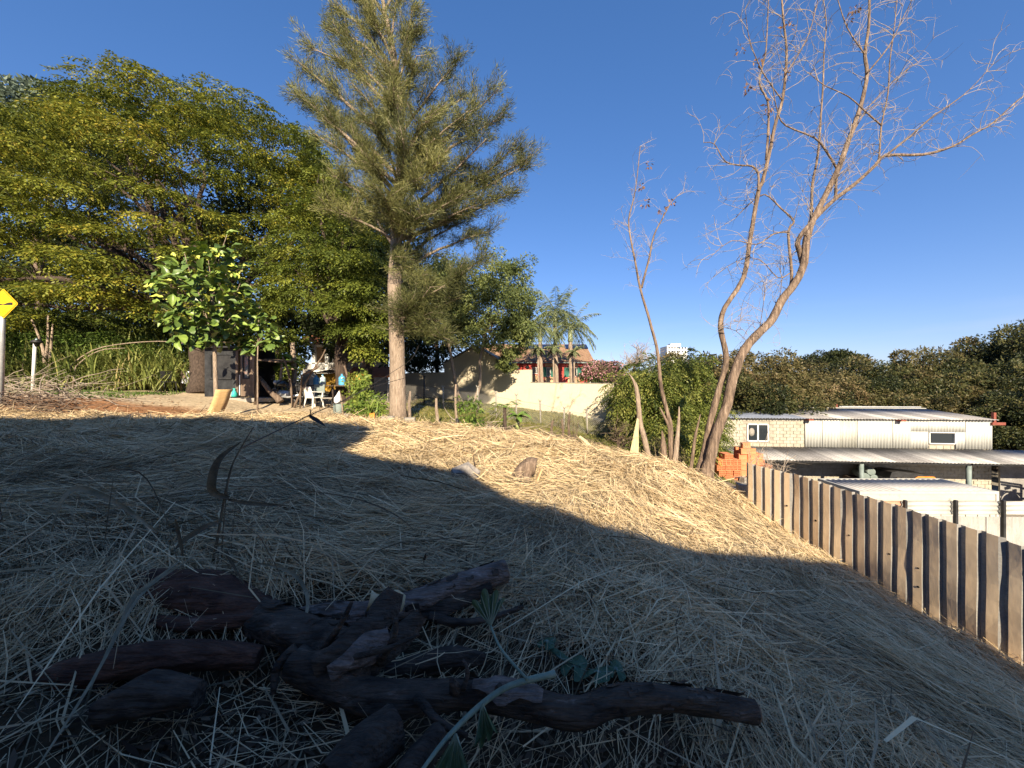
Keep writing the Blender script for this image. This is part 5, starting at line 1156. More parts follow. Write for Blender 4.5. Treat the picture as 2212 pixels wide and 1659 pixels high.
for lab, u, v, d, h in (('small leafless shrub with brown twigs left of the pale board', 1335, 985, 11.6, 1.0), ('greyish dry bush at the foot of the bent dead trunk', 1420, 990, 12.2, .8), ('dry weeds between the dead stick and the thin dead tree', 1470, 1012, 11.6, .6)):
    b_ = on(u, v, d); root = thing('dry_shrub', lab, 'shrub', b_); mb = MB(); mb.tube([b_ - EZ * .05, b_ + EZ * h * .5], [.05, .03], 6); P = [b_ + EZ * h * t_ for t_ in (0, .2, .4, .5)]; twigs(mb, P, .012, 22, h * .7, .7); mb.build('stem', M['bark'], root)['kind'] = 'stuff'
    c = np.array([tuple(b_ + Vector((random.gauss(0, .22), random.gauss(0, .2), h * random.uniform(.3, 1)))) for _ in range(22)]); V, t_ = tuft_leaves(c, np.full(22, .12), 26, .07, .025, np.full(22, .5)); leaves_obj('leaves', V, t_, M['weed'], root)
# bare pale tree far behind the pink shrub
bt2 = thing('bare_tree', 'pale leafless tree behind the wall left of the distant tower', 'tree', on(1372, 850, 33)); b_ = on(1372, 850, 33)
mb = MB(); pts = limb(mb, b_, at(1370, 790, 33), .16, .08); mb.build('trunk', M['bark'], bt2); mb = MB()
for k in range(16): P = limb(mb, pts[-1], at(1370 + random.uniform(-48, 45), random.uniform(750, 790), 33 + random.uniform(-1, 1)), .05, .015, 5); twigs(mb, P, .02, 9, 1.2, .6)
o = mb.build('twigs', M['twig'], bt2); o['kind'] = 'stuff'

# ------------------------------------------------------------------ fiddle leaf sapling
ft = thing('fig_tree', 'young fig tree with large wavy leaves and a thin pale trunk', 'tree', on(468, 905, 12.4)); FB = on(468, 905, 12.4); FD = 12.4
P = [FB - EZ * .1] + [at(u, v, FD) for u, v in ((467, 860), (465, 800), (463, 730), (461, 690), (458, 640), (462, 590))]
mb = MB(); mb.tube(smooth(P, 3), list(np.linspace(.072, .035, 19)), 10, jit=.05); mb.build('trunk', M['bark_pale'], ft)
tips_ = [(398, 545), (490, 508), (480, 535), (370, 600), (358, 690), (528, 575), (420, 590), (450, 560), (520, 610), (440, 640), (500, 650), (370, 650), (400, 700), (525, 660), (470, 620), (385, 735), (430, 700), (510, 700), (490, 590), (350, 665)]
fdirs = []
for (u, v) in tips_:
    e = at(u, v, FD + random.uniform(-.8, .6)); s_ = P[random.choice((3, 4, 5, 6)) if v < 650 else 3]; mb = MB(); pts = limb(mb, s_, e, .02, .009, 5, .08, .06, 6); mb.build('branch', M['bark_pale'], ft)
    for q in range(2, 7): fdirs.append((pts[q], (e - s_).normalized(), q, v))
for (u0, v0, u1, v1) in ((466, 737, 405, 735), (470, 738, 505, 741)): mb = MB(); limb(mb, at(u0, v0, FD), at(u1, v1, FD), .012, .006, 5, .02); mb.build('branch', M['bark_pale'], ft); fdirs += [(at(u1, v1, FD), Vector((-1 if u1 < u0 else 1, 0, -.1)), 5, 735)] * (3 if u1 < u0 else 1)
def big_leaf_mesh(name, m, cup, wave, L_=.35, W_=.235, nu=5, nv=4):
    b_ = MB()
    def fn(a, c):
        t_ = a; s_ = (c - .5) * 2; w_ = W_ * .5 * (math.sin(math.pi * min(1, t_ ** .8 * .93 + .05)) * (.72 + .45 * t_)); 
        return (s_ * w_, t_ * L_, cup * abs(s_) ** 1.5 * w_ - .25 * t_ * t_ * L_ + wave * math.sin(t_ * 14) * abs(s_) * w_)
    b_.grid(fn, nu, nv); b_.tube([(0, -.03, 0), (0, 0, 0), (0, L_ * .9, -.2 * L_)], [.005, .004, .002], 4, cap=False)
    return b_.build(name, m)
M['figo'] = mat('fig_leaf', (.06, .105, .024), (.125, .19, .04), 6, .38, spec=.5); M['figm'] = mat('fig_leaf_mid', (.13, .2, .035), (.22, .3, .06), 6, .4, spec=.4); M['fign'] = mat('fig_leaf_new', (.4, .44, .07), (.56, .58, .13), 8, .45)
protos = {k: [big_leaf_mesh('leaf', M[k2], *q) for q in ((.45, .25), (.15, .35), (.7, .15))] for k, k2 in (('o', 'figo'), ('m', 'figm'), ('n', 'fign'))}
usedl = set()
def place_leaf(root, key, loc, axis, nrm, s):
    src = random.choice(protos[key]); o = src if src.name not in usedl else src.copy()
    if src.name in usedl: C.objects.link(o)
    usedl.add(src.name); o.parent = root
    y = Vector(axis).normalized(); z = Vector(nrm); z = (z - y * z.dot(y)).normalized(); x = y.cross(z)
    M3 = Matrix((x, y, z)).transposed().to_4x4(); M3.translation = wmat(root).inverted() @ Vector(loc); o.matrix_basis = M3 @ Matrix.Scale(s, 4)
def fig_leaves(root, lst, n, lim=300, vnew=560):
    for k in range(n):
        p, dv, q, v = random.choice(lst); tip = q >= 5
        ax = (dv * .5 + Vector((random.gauss(0, .8), random.gauss(-.25, .8), random.gauss(.15 if v < 620 else -.2, .45)))).normalized()
        nr = Vector((random.gauss(0, .4), -.5 + random.gauss(0, .4), .9))
        key = 'n' if (tip and v < 660 and random.random() < .8) else ('m' if random.random() < (.5 if tip else .3) else 'o')
        place_leaf(root, key, p + Vector((random.gauss(0, .07), random.gauss(0, .1), random.gauss(0, .06))), ax, nr, random.uniform(.75, 1.2) * (.8 if key == 'n' else 1))
fc = at(444, 640, FD)
for _ in range(420):
    q = Vector(tuple(rdir(1)[0])); r_ = random.uniform(.55, 1) ** .5; p_ = fc + Vector((q.x * 1.2 * r_, q.y * 1.2 * r_, q.z * 1.75 * r_))
    if p_.z > fc.z + 1.1: p_.x += .3
    fdirs.append((p_, Vector((q.x, q.y, q.z * .4 + .1)), 6 if random.random() < .5 else 3, 640 - q.z * 110))
fig_leaves(ft, fdirs, 300)
def leaf_mass(root, key, lst, n):
    g_ = MB()
    for _ in range(n):
        p, dv, q, v = random.choice(lst); src = random.choice(protos[key]).data; y = (dv * .5 + Vector((random.gauss(0, .8), random.gauss(-.2, .8), random.gauss(-.1, .45)))).normalized(); z = Vector((random.gauss(0, .4), -.5 + random.gauss(0, .4), .9)); z = (z - y * z.dot(y)).normalized(); x = y.cross(z); s_ = random.uniform(.75, 1.15)
        g_.add([p + (x * c.co.x + y * c.co.y + z * c.co.z) * s_ for c in src.vertices], [tuple(f.vertices) for f in src.polygons], True)
    o = g_.build('leaf', src.materials[0], root); o['kind'] = 'stuff'
leaf_mass(ft, 'o', fdirs, 260); leaf_mass(ft, 'm', fdirs, 170)
f2 = thing('fig_sapling', 'smaller fig sapling with bright leaves between the booth and the larger fig', 'tree', on(556, 870, 13)); fl = []
mb = MB(); b_ = on(556, 870, 13); P = limb(mb, b_, at(560, 660, 13), .03, .012, 6, .03); mb.build('trunk', M['bark_pale'], f2)
for (u, v) in ((520, 735), (585, 715), (560, 665), (550, 700), (595, 740), (530, 755), (575, 690)):
    e = at(u, v, 13 + random.uniform(-.4, .4)); mb = MB(); pts = limb(mb, P[4], e, .012, .006, 5, .06); mb.build('branch', M['bark_pale'], f2); fl += [(pts[q], (e - P[4]).normalized(), q, 700) for q in range(3, 7)]
fig_leaves(f2, fl, 120)

# curved plywood sheet
cp = MB(); b0 = on(441, 908, 12.0)
def fn(a, c): t_ = a * 1.0; return b0 + Vector((.02 + .44 * t_ - .2 * t_ * t_ + c * .2, -.02 + .14 * t_ + c * .42, .9 * t_ ** .9))
cp.grid(fn, 10, 3); n_ = len(cp.v)
def fn2(a, c): return fn(a, c) + Vector((.013, -.004, -.003))
cp.grid(fn2, 10, 3)
edge = [i * 4 for i in range(11)]; e3 = [i * 4 + 3 for i in range(11)]
for e_ in (edge, e3):
    for i in range(10): cp.f.append((e_[i], e_[i + 1], e_[i + 1] + n_, e_[i] + n_)); cp.mi.append(0); cp.sm.append(False)
for r_ in (0, 40):
    for i in range(3): cp.f.append((r_ + i, r_ + i + 1, r_ + i + 1 + n_, r_ + i + n_)); cp.mi.append(0); cp.sm.append(False)
one('curved_panel', cp, M['ply'], 'tan sheet of thin plywood bent in a curve against the fig trunk', 'panel')

# ------------------------------------------------------------------ guard booth
KD = 16.0; kb = thing('booth', 'narrow dark sheet metal guard booth with a brown door at its right', 'booth', at(495, 860, KD))
kx0, kx1, kz0, kz1 = at(442, 0, KD).x, at(511, 0, KD).x, at(0, 859, KD).z, at(0, 752, KD).z
wx0, wx1, wz0, wz1 = at(456, 0, KD).x, at(499, 0, KD).x, at(0, 816, KD).z, at(0, 767, KD).z
mb = MB(); wall_with(mb, kx0, kx1, kz0, kz1, KD, .05, [(wx0, wx1, wz0, wz1)]); mb.build('front_panel', M['soot'], kb)
mb = MB(); mb.hexa((wx0 - .05, KD - .05, wz0 - .06), (wx1 - wx0 + .1, 0, 0), (0, .05, 0), (0, 0, .06)); mb.hexa((wx0, KD + .03, wz0), (wx1 - wx0, 0, 0), (0, .02, 0), (0, 0, wz1 - wz0)); mb.build('shutter', M['black'], kb)
mb = MB(); mb.hexa((kx0, KD + .05, kz0), (.05, 0, 0), (0, 1.3, 0), (0, 0, kz1 - kz0)); mb.build('side_panel', M['soot'], kb)
mb = MB(); mb.hexa((kx0, KD + 1.3, kz0), (2.1, 0, 0), (0, .05, 0), (0, 0, kz1 - kz0)); mb.build('back_panel', M['soot'], kb)
dx0, dx1 = at(517, 0, KD).x, at(549, 0, KD).x
for x_ in (kx1 + .003, dx1 - .05): mb = MB(); mb.hexa((x_, KD - .06, kz0), (.09, 0, 0), (0, .12, 0), (0, 0, kz1 - kz0 - .02)); mb.build('door_frame', M['door'], kb)
mb = MB(); mb.hexa((kx1, KD - .09, kz1 - .1), (dx1 - kx1 + .06, 0, 0), (0, .12, 0), (0, 0, .1)); mb.build('door_frame', M['door'], kb)
mb = MB(); gx0, gx1, gz0_, gz1_ = at(527, 0, KD).x, at(537, 0, KD).x, at(0, 816, KD).z, at(0, 771, KD).z
wall_with(mb, at(520, 0, KD).x, dx1 - .06, kz0 + .06, kz1 - .12, KD - .02, .045, [(gx0, gx1, gz0_, gz1_)]); dr_ = mb.build('door', M['door'], kb)
mb = MB()
for q in ((gx0 - .05, gz0_ - .05, gx1 - gx0 + .1, .05), (gx0 - .05, gz1_, gx1 - gx0 + .1, .05), (gx0 - .05, gz0_, .05, gz1_ - gz0_), (gx1, gz0_, .05, gz1_ - gz0_)): mb.hexa((q[0], KD - .035, q[1]), (q[2], 0, 0), (0, .03, 0), (0, 0, q[3]))
mb.build('window_frame', M['black'], dr_)
M['poster'] = mat('posters', (.1, .12, .12), (.35, .2, .16), 5, .3, c3=(.5, .4, .28), pos=(.4, .6), spec=.6)
mb = MB(); mb.hexa((gx0, KD, gz0_), (gx1 - gx0, 0, 0), (0, .01, 0), (0, 0, gz1_ - gz0_)); mb.build('pane', M['poster'], dr_)
mb = MB(); mb.hexa((at(519, 0, KD).x, KD - .07, kz0 + .1), (.035, 0, 0), (0, .03, 0), (0, 0, .85)); mb.build('weather_strip', M['white'], dr_)
mb = MB(); mb.hexa((kx0 - .1, KD - .25, kz1), (dx1 - kx0 + .25, 0, 0), (0, 1.75, .08), (0, 0, .06)); mb.build('roof', M['black'], kb)
mb = MB(); mb.hexa((kx0 - .4, KD - .35, kz0 - .16), (dx1 - kx0 + 1.3, 0, 0), (0, 1.9, 0), (0, 0, .155)); one('booth_slab', mb, M['conc'], 'low concrete slab under the dark booth', 'slab')
mb = MB(); q = at(506, 858, KD - .15); mb.tube([q + EZ * t_ for t_ in (0, .06, .16, .26, .3, .36)], [.08, .12, .11, .06, .03, .05], 10, jit=.2); one('teal_bag', mb, M['teal'], 'teal plastic bag on the slab by the booth door', 'bag')
mb = MB(); q = at(498, 852, KD - .12); mb.tube([q + EZ * t_ for t_ in (-.1, .0, .1, .16)], [.06, .07, .05, .02], 8, jit=.25); one('crumpled_paper', mb, M['plastic'], 'crumpled pale paper beside the teal bag', 'paper')
# white banner behind the booth trunk
bn = thing('banner', 'white cloth banner with dark figures partly behind the big trunk', 'banner', at(415, 828, 17.6)); a, b_ = at(390, 828, 17.6), at(440, 801, 17.6)
mb = MB(); mb.grid(lambda t_, s_: a + Vector(((b_.x - a.x) * t_, .05 * math.sin(t_ * 9 + s_ * 3), (b_.z - a.z) * s_ - .06 * t_)), 14, 5); mb.grid(lambda t_, s_: a + Vector(((b_.x - a.x) * t_, .006 + .05 * math.sin(t_ * 9 + s_ * 3), (b_.z - a.z) * s_ - .06 * t_)), 14, 5); mb.build('cloth', M['banner'], bn)
mb = MB()
def text(root, body, loc, size, m, name='lettering', rot=(R(90), 0, 0)):
    c_ = bpy.data.curves.new(name, 'FONT'); c_.body = body; c_.size = size; c_.extrude = .004; t_ = bpy.data.objects.new(name, c_); C.objects.link(t_)
    me = bpy.data.meshes.new_from_object(t_.evaluated_get(bpy.context.evaluated_depsgraph_get())); bpy.data.objects.remove(t_); me.materials.clear(); me.materials.append(m)
    o = bpy.data.objects.new(name, me); C.objects.link(o); o.parent = root; o.location = wmat(root).inverted() @ Vector(loc); o.rotation_euler = rot; return o
text(bn, 'VE', at(402, 815, 17.5), .26, M['ink']); text(bn, '338', at(399, 826, 17.5), .26, M['ink'])
for x_ in (a.x, b_.x): mb = MB(); mb.tube([(x_, 17.65, gz(x_, 17.65) - .1), (x_, 17.65, b_.z + .1)], .03, 6); mb.build('pole', M['bark'], bn)
mb = MB(); q = at(396, 809, 17.52); mb.box(q, (.2, .004, .34)); mb.build('printed_mark', M['bark'], bn)

# ------------------------------------------------------------------ yard furniture
def on2(u, d): p = at(u, 850, d); p.z = gz(p.x, p.y); return p
tb = thing('long_table', 'long dark plank table carrying water jugs in the yard', 'table', on2(700, 17)); A_, B_ = on2(652, 18.6), on2(756, 15.7); e = (B_ - A_); e.z = 0; L_ = e.length; e.normalize(); n_ = Vector((-e.y, e.x, 0)); zt_ = (A_.z + B_.z) / 2 + .74
for k in range(3): mb = MB(); mb.hexa(Vector((A_.x, A_.y, zt_)) + n_ * (.27 * k), e * L_, n_ * .26, EZ * .035); mb.build('plank', M['bark'], tb)
for t_ in (.03, .35, .66, .97):
    for q in (0.05, .72): p = Vector((A_.x, A_.y, 0)) + e * L_ * t_ + n_ * q; g_ = gz(p.x, p.y); mb = MB(); mb.bar((p.x, p.y, g_ - .05), (p.x, p.y, zt_), .06); mb.build('leg', M['bark_dark'], tb)
for i, (u, f_, lab) in enumerate(((669, .3, 'leftmost blue water jug on the long table'), (682.5, .3, 'second water jug from the left, paler and half empty'), (721, .35, 'blue water jug on the right half of the long table'), (729, .2, 'blue water jug at the right end, beside another jug'))):
    k = (u - 1106) / F; t_ = (k * A_.y - A_.x) / (e.x - k * e.y); p = Vector((A_.x, A_.y, zt_ + .035)) + e * t_ + n_ * f_; j = thing('water_jug', lab, 'water jug', p, 0, 'water jugs on the long table')
    mb = MB(); mb.lathe(p, [(.12, 0), (.135, .02), (.135, .1), (.128, .12), (.135, .14), (.135, .22), (.128, .24), (.135, .26), (.135, .32), (.1, .38), (.04, .42), (.035, .45)], 16); mb.build('bottle', M['jug_clear' if i == 1 else 'jug'], j)
    mb = MB(); mb.lathe(p + EZ * .45, [(.038, 0), (.038, .035), (.02, .04)], 12); mb.build('cap', M['jug'], j)
def plastic_chair(b_, rz):
    ch = thing('plastic_chair', 'white plastic garden chair in front of the long table', 'chair', b_, rz); q = lambda x, y, z: ch.matrix_basis @ Vector((x, y, z))
    ch.matrix_basis = Matrix.Translation(b_) @ Matrix.Rotation(rz, 4, 'Z')
    mb = MB(); mb.prism([q(-.24, -.22, .42), q(.24, -.22, .42), q(.22, .22, .4), q(-.22, .22, .4)], (0, 0, .03)); mb.build('seat', M['plastic'], ch)
    for sx_, sy in ((-1, -1), (1, -1), (-1, 1), (1, 1)): mb = MB(); mb.bar(q(sx_ * .2, sy * .19, .42), q(sx_ * .27, sy * .26, 0), .05, .04); mb.build('leg', M['plastic'], ch)
    for sx_ in (-1, 1): mb = MB(); mb.bar(q(sx_ * .22, .2, .42), q(sx_ * .21, .33, .82), .05, .03); mb.build('back_post', M['plastic'], ch); mb = MB(); mb.bar(q(sx_ * .26, -.2, .63), q(sx_ * .25, .26, .66), .05, .03); mb.bar(q(sx_ * .25, -.2, .43), q(sx_ * .26, -.2, .63), .045, .04); mb.build('armrest', M['plastic'], ch)
    mb = MB(); mb.bar(q(-.21, .33, .8), q(.21, .33, .8), .03, .1); mb.build('top_rail', M['plastic'], ch)
    for k in range(5): x_ = -.14 + k * .07; mb = MB(); mb.bar(q(x_, .22, .44), q(x_, .33, .78), .035, .015); mb.build('slat', M['plastic'], ch)
    return ch
plastic_chair(on2(678, 15.5), R(155))
def metal_stool(name, lab, b_, rz, seat_m, back):
    s_ = thing(name, lab, 'chair', b_); s_.matrix_basis = Matrix.Translation(b_) @ Matrix.Rotation(rz, 4, 'Z'); q = lambda x, y, z: s_.matrix_basis @ Vector((x, y, z))
    mb = MB(); mb.prism([q(-.21, -.2, .43), q(.21, -.2, .43), q(.2, .2, .43), q(-.2, .2, .43)], (0, 0, .045)); mb.build('seat', M[seat_m], s_)
    for a_, b2 in ((-1, -1), (1, -1), (-1, 1), (1, 1)): mb = MB(); mb.tube([q(a_ * .19, b2 * .18, .43), q(a_ * .22, b2 * .21, 0)], .014, 6); mb.build('leg', M['black'], s_)
    if back:
        mb = MB(); mb.hexa(q(-.2, .22, .58), q(.2, .22, .58) - q(-.2, .22, .58), q(0, .03, 0) - q(0, 0, 0), EZ * .34); mb.build('backrest', M[seat_m], s_)
        for a_ in (-1, 1): mb = MB(); mb.tube([q(a_ * .17, .2, .43), q(a_ * .18, .235, .6)], .012, 6); mb.build('back_post', M['black'], s_)
metal_stool('stool', 'grey topped metal stool right of the white chair', on2(706, 15.3), .3, 'conc', False)
metal_stool('office_chair', 'grey backed chair behind the white chair at the table', on2(694, 16.1), R(190), 'greygreen', True)
metal_stool('dark_chair', 'dark padded chair left of the white chair', on2(650, 15.9), R(170), 'black', True)
metal_stool('low_chair', 'black low chair on the grass strip left of the booth', on2(364, 16.8), R(60), 'black', True)
mb = MB(); b_ = on2(732, 14.4); mb.lathe(b_, [(.17, 0), (.19, .02), (.2, .36), (.185, .37), (.17, .05)], 16); one('bucket', mb, M['greygreen'], 'grey tub below the white bag by a leaning stick', 'tub')
mb = MB(); p = on2(741, 14.3); mb.tube([p - EZ * .05, p + Vector((-.05, 0, .45)), p + Vector((-.16, .05, .86))], [.035, .03, .025], 7); one('leaning_stick', mb, M['bark_pale'], 'crooked bare stick the white bag hangs from', 'stick')
mb = MB(); q = p + Vector((-.14, -.02, .82)); mb.tube([q, q + Vector((-.02, 0, -.12)), q + Vector((-.06, 0, -.26)), q + Vector((-.07, 0, -.4)), q + Vector((-.07, 0, -.46))], [.02, .06, .12, .11, .04], 10, jit=.18); one('white_bag', mb, M['fabric_white'], 'white plastic bag hanging from the crooked stick', 'bag')
mb = MB(); mb.box(q + Vector((-.05, .02, -.62)), (.2, .14, .3), .3); one('black_bag', mb, M['black'], 'black bag hanging below the white bag', 'bag')
# frame of rough poles
for nm, lab, pts, d, r_ in (('rough_pole', 'thick rough log slanting down from the booth to the ground', [(552, 800), (580, 842), (600, 860), (606, 868)], 15.4, (.07, .09, .13, .16)), ('rough_pole', 'dark bent pole rising through the yard frame', [(632, 875), (630, 850), (624, 810), (617, 785), (610, 770)], 15.3, (.05, .045, .045, .04, .03)),
        ('rough_pole', 'long slanting pole crossing up to the right in the yard frame', [(635, 878), (645, 858), (654, 838), (676, 800), (695, 772), (703, 755)], 15.2, (.045, .045, .04, .035, .03, .02)), ('rough_pole', 'forked grey branch lying across the yard frame', [(648, 812), (662, 806), (680, 797), (688, 791)], 15.1, (.03, .04, .05, .04)),
        ('pale_post', 'pale mottled tree trunk like a post behind the motorcycle', [(634, 850), (635, 810), (634, 770), (632, 740)], 18.5, (.12, .12, .11, .1)), ('yellow_post', 'thin yellowish post behind the motorcycle', [(604, 858), (606, 820), (609, 785)], 16.5, (.05, .045, .04)), ('dark_pole', 'dark pole leaning by the right end of the table', [(757, 838), (750, 812), (744, 790)], 16.5, (.05, .05, .04))):
    spike(nm, lab, 'pole', pts, r_, d, 'bark_pale' if 'pale' in nm or 'yellow' in nm else 'bark', group=None)
mb = MB(); mb.hexa(at(548, 778, 16.2), (1.1, -.2, -.12), (0, 1.2, .1), (0, 0, .06)); one('plank_awning', mb, M['bark'], 'rough brown plank awning fixed to the right side of the booth', 'awning')
# motorcycle
mo = thing('motorcycle', 'black motorcycle parked under the pole frame beside the table', 'motorcycle', on2(615, 15.9)); MBs = on2(615, 15.9); ax = Vector((.95, -.3, 0)).normalized(); ay = Vector((.3, .95, 0)); mq = lambda x, y, z: MBs + ax * x + ay * y + EZ * z
for x_ in (-.45, .75):
    mb = MB(); mb.tube([mq(x_ + .27 * math.cos(t_), 0, .3 + .27 * math.sin(t_)) for t_ in np.linspace(0, 6.283, 21)], .05, 8, cap=False); w_ = mb.build('wheel', M['black'], mo)
    mb = MB(); mb.tube_prof(mq(x_, -.04, .3), ay, [(.06, 0), (.06, .08)], 10)
    for t_ in np.linspace(0, 5.2, 6): mb.bar(mq(x_, 0, .3), mq(x_ + .25 * math.cos(t_), 0, .3 + .25 * math.sin(t_)), .02)
    mb.build('rim', M['steel'], w_)
mb = MB(); mb.tube([mq(-.4, 0, .62), mq(-.25, 0, .78), mq(0, 0, .84), mq(.2, 0, .74)], [.06, .15, .17, .1], 12); mb.build('tank', M['blackgloss'], mo)
mb = MB(); mb.tube([mq(.15, 0, .74), mq(.45, 0, .73), mq(.8, 0, .78)], [.1, .13, .07], 10); mb.build('seat', M['black'], mo)
mb = MB(); mb.tube([mq(-.45, 0, .3), mq(-.38, 0, .7), mq(-.3, 0, .98)], .035, 8); mb.build('fork', M['steel'], mo)
mb = MB(); mb.tube([mq(-.28, -.38, 1.0), mq(-.3, -.15, 1.03), mq(-.3, .15, 1.03), mq(-.28, .38, 1.0)], .018, 7); mb.build('handlebar', M['black'], mo)
mb = MB(); mb.tube_prof(mq(-.46, 0, .88), -ax, [(.1, -.06), (.11, 0), (.09, .06), (.02, .08)], 12); mb.build('headlight', M['steel'], mo)
mb = MB(); mb.tube([mq(-.25, 0, .45), mq(.0, 0, .4), mq(.3, 0, .42)], [.12, .17, .12], 10); mb.build('engine', M['steel'], mo)
mb = MB(); mb.tube([mq(-.7, 0, .5), mq(-.58, 0, .62), mq(-.4, 0, .64), mq(-.22, 0, .52)], .06, 8); mb.build('mudguard', M['blackgloss'], mo)
mb = MB(); mb.tube([mq(-.1, -.15, .3), mq(.4, -.18, .28), mq(.95, -.18, .38)], [.03, .04, .05], 8); mb.build('exhaust', M['steel'], mo)
# banana plants behind the motorcycle
def banana(u, v, d, lab, n, h):
    b_ = on(u, v, d); root = thing('banana_plant', lab, 'plant', b_); mb = MB(); mb.tube([b_ - EZ * .05, b_ + EZ * h * .6], [.09, .06], 8); mb.build('stem', M['lush_stem'], root)
    for k in range(n):
        az = k * 2.4 + random.uniform(-.3, .3); L_ = h * random.uniform(.55, .8); el = random.uniform(.5, 1.2); mb = MB(); t0 = b_ + EZ * h * random.uniform(.5, .62); dx = Vector((math.cos(az), math.sin(az), 0)); sd = Vector((-math.sin(az), math.cos(az), 0))
        def fn(a_, c_): r_ = a_; w_ = L_ * .13 * math.sin(math.pi * min(1, .06 + .94 * a_)) ** .7; return t0 + dx * L_ * r_ * math.cos(el) + EZ * (L_ * r_ * math.sin(el) - L_ * .75 * r_ * r_) + sd * (c_ - .5) * 2 * w_ + EZ * (-abs(c_ - .5) * w_ * .8)
        mb.grid(fn, 9, 4); mb.build('leaf', M['lush_leaf'], root)
M['lush_stem'] = mat('plant_stem', (.2, .24, .08), (.32, .34, .14), 6, .7); M['lush_leaf'] = mat('plant_leaf', (.09, .16, .03), (.16, .24, .05), 4, .45, c3=(.3, .32, .09))
banana(585, 845, 17.6, 'banana plant with broad drooping leaves behind the slanting log', 8, 2.2); banana(607, 842, 18.2, 'taller banana plant behind the motorcycle', 8, 2.6); banana(565, 845, 18.4, 'banana plant nearest the booth', 6, 2.0)
mb = MB(); a_ = on2(560, 17.2); mb.hexa(a_, (2.2, -.1, 0), (0, .3, 0), (0, 0, .25)); one('dark_trough', mb, M['bark_dark'], 'long dark trough on the ground behind the slanting log', 'trough')
mb = MB(); mb.prism([on2(650, 20), on2(668, 20), on2(668, 20) + EZ * 1.0, on2(655, 20) + EZ * 1.3], (.1, .6, 0)); one('stone_pile', mb, M['stone'], 'grey stone bank between the pale post and the ochre wall', 'stone')
mb = MB(); mb.tube([on2(720, 18.8), on2(722, 18.8) + EZ * .45], [.3, .12], 9, jit=.2); one('leaf_heap', mb, M['bark'], 'brown heap under the long table', 'heap')
# broad dark trunk beside, leaf litter etc
# ------------------------------------------------------------------ left: cane thicket, sign, lamp, brush pile
def cane(b_, lab, n, h, spread, t0):
    root = thing('cane_clump', lab, 'plant', b_, 0, 'cane clumps along the left thicket'); V, Fs, T = [], [], []; b3 = np.array(b_)
    o0 = b3 + np.c_[rng.normal(0, spread, n), rng.normal(0, spread * .5, n), np.zeros(n)]; az = rng.uniform(0, 6.283, n); el = rng.uniform(.75, 1.5, n); L_ = h * rng.uniform(.5, 1.15, n); K = 7; p = o0.copy(); p[:, 2] += rng.random(n) * h * .45
    dv = np.stack([np.cos(az) * np.cos(el), np.sin(az) * np.cos(el), np.sin(el)], 1); rows = []
    for k in range(K + 1):
        sd = unit(np.cross(dv, np.array([0, 0, 1.])) + 1e-4); w_ = .034 * np.sin(np.pi * (k + .6) / (K + 1.2)) * rng.uniform(.6, 1.1, n); rows.append((p - sd * w_[:, None], p + sd * w_[:, None])); p = p + dv * (L_ / K)[:, None]; dv = unit(dv + np.array([0, 0, -.34]) * (k / K + .25))
    A = np.stack([q for r_ in rows for q in r_], 1); b0_ = np.arange(n)[:, None] * (2 * (K + 1)); Fq = np.concatenate([b0_ + np.array([2 * k, 2 * k + 1, 2 * k + 3, 2 * k + 2]) for k in range(K)], 1).reshape(-1, 4)
    hh = (o0[:, 2] * 0 + rng.normal(t0, .18, n)); np_obj('blades', A.reshape(-1, 3), Fq, M['cane'], root, np.repeat(np.clip(hh, 0, 1), K))
    mb = MB()
    for k in range(9): q = Vector(o0[k * 3]); limb(mb, q - EZ * .05, q + Vector((random.gauss(0, .3), random.gauss(0, .2), h * .75)), .018, .008, 5, .05)
    mb.build('stem', M['lush_stem'], root)
cl_ = [(372, 19.2, 2.0, .62), (370, 18.2, 2.4, .6), (335, 17.4, 2.0, .7), (300, 18.2, 2.6, .55), (262, 17.5, 2.0, .72), (225, 18, 2.6, .5), (190, 17.4, 2.1, .6), (150, 18, 2.5, .5), (110, 17.6, 2.3, .45), (70, 18.4, 2.6, .4), (30, 17.8, 2.5, .4), (-15, 17.4, 2.4, .42), (-60, 18, 2.6, .4), (350, 19.6, 3.2, .55), (280, 19.8, 3.3, .5), (205, 19.6, 3.2, .5), (130, 19.8, 3.4, .4), (50, 19.8, 3.4, .4)]
cd_ = ['beside the banner', 'second right of the lamp end', 'with tan blades near the low chair', 'tall behind the low chair', 'with dry tan skirt in the middle of the thicket', 'tall in the middle of the thicket', 'left of the middle of the thicket', 'behind the brush pile end', 'just right of the white lamp post', 'behind the white lamp post', 'between the sign pole and the lamp post', 'at the foot of the yellow sign', 'at the left picture edge', 'highest behind the banner', 'in the back row by the low chair', 'in the back row of the middle', 'in the back row by the lamp post', 'in the back row by the sign pole']
for (u, d, h, t0), cdn in zip(cl_, cd_): cane(on2(u, d), 'arching green cane clump ' + cdn, 280, h * .72, .7, t0 * .8)
for i, (u, d, h, r_, lab) in enumerate(((230, 21.5, 4.2, (2.6, 1.5, 2.0), 'bushy shrub behind the middle of the cane thicket'), (90, 21.5, 4.6, (2.8, 1.5, 2.2), 'bushy shrub behind the lamp post'), (-40, 21, 4.6, (2.4, 1.5, 2.2), 'bushy shrub behind the yellow sign'), (350, 22.5, 4.0, (2.4, 1.5, 1.9), 'bushy shrub behind the banner'), (480, 23, 4.0, (2.6, 1.5, 1.9), 'bushy shrub behind the dark booth'), (590, 21.5, 3.6, (1.9, 1.3, 1.7), 'bushy shrub behind the banana plants'))):
    round_tree('shrub', lab, 'shrub', on2(u, d), h, r_, 70, 120, .19, .085, 'leaf_skirt', .08, 'bark', 'shrubs behind the thicket', cr=.6, t0=.35, low=-.95, nl=4)
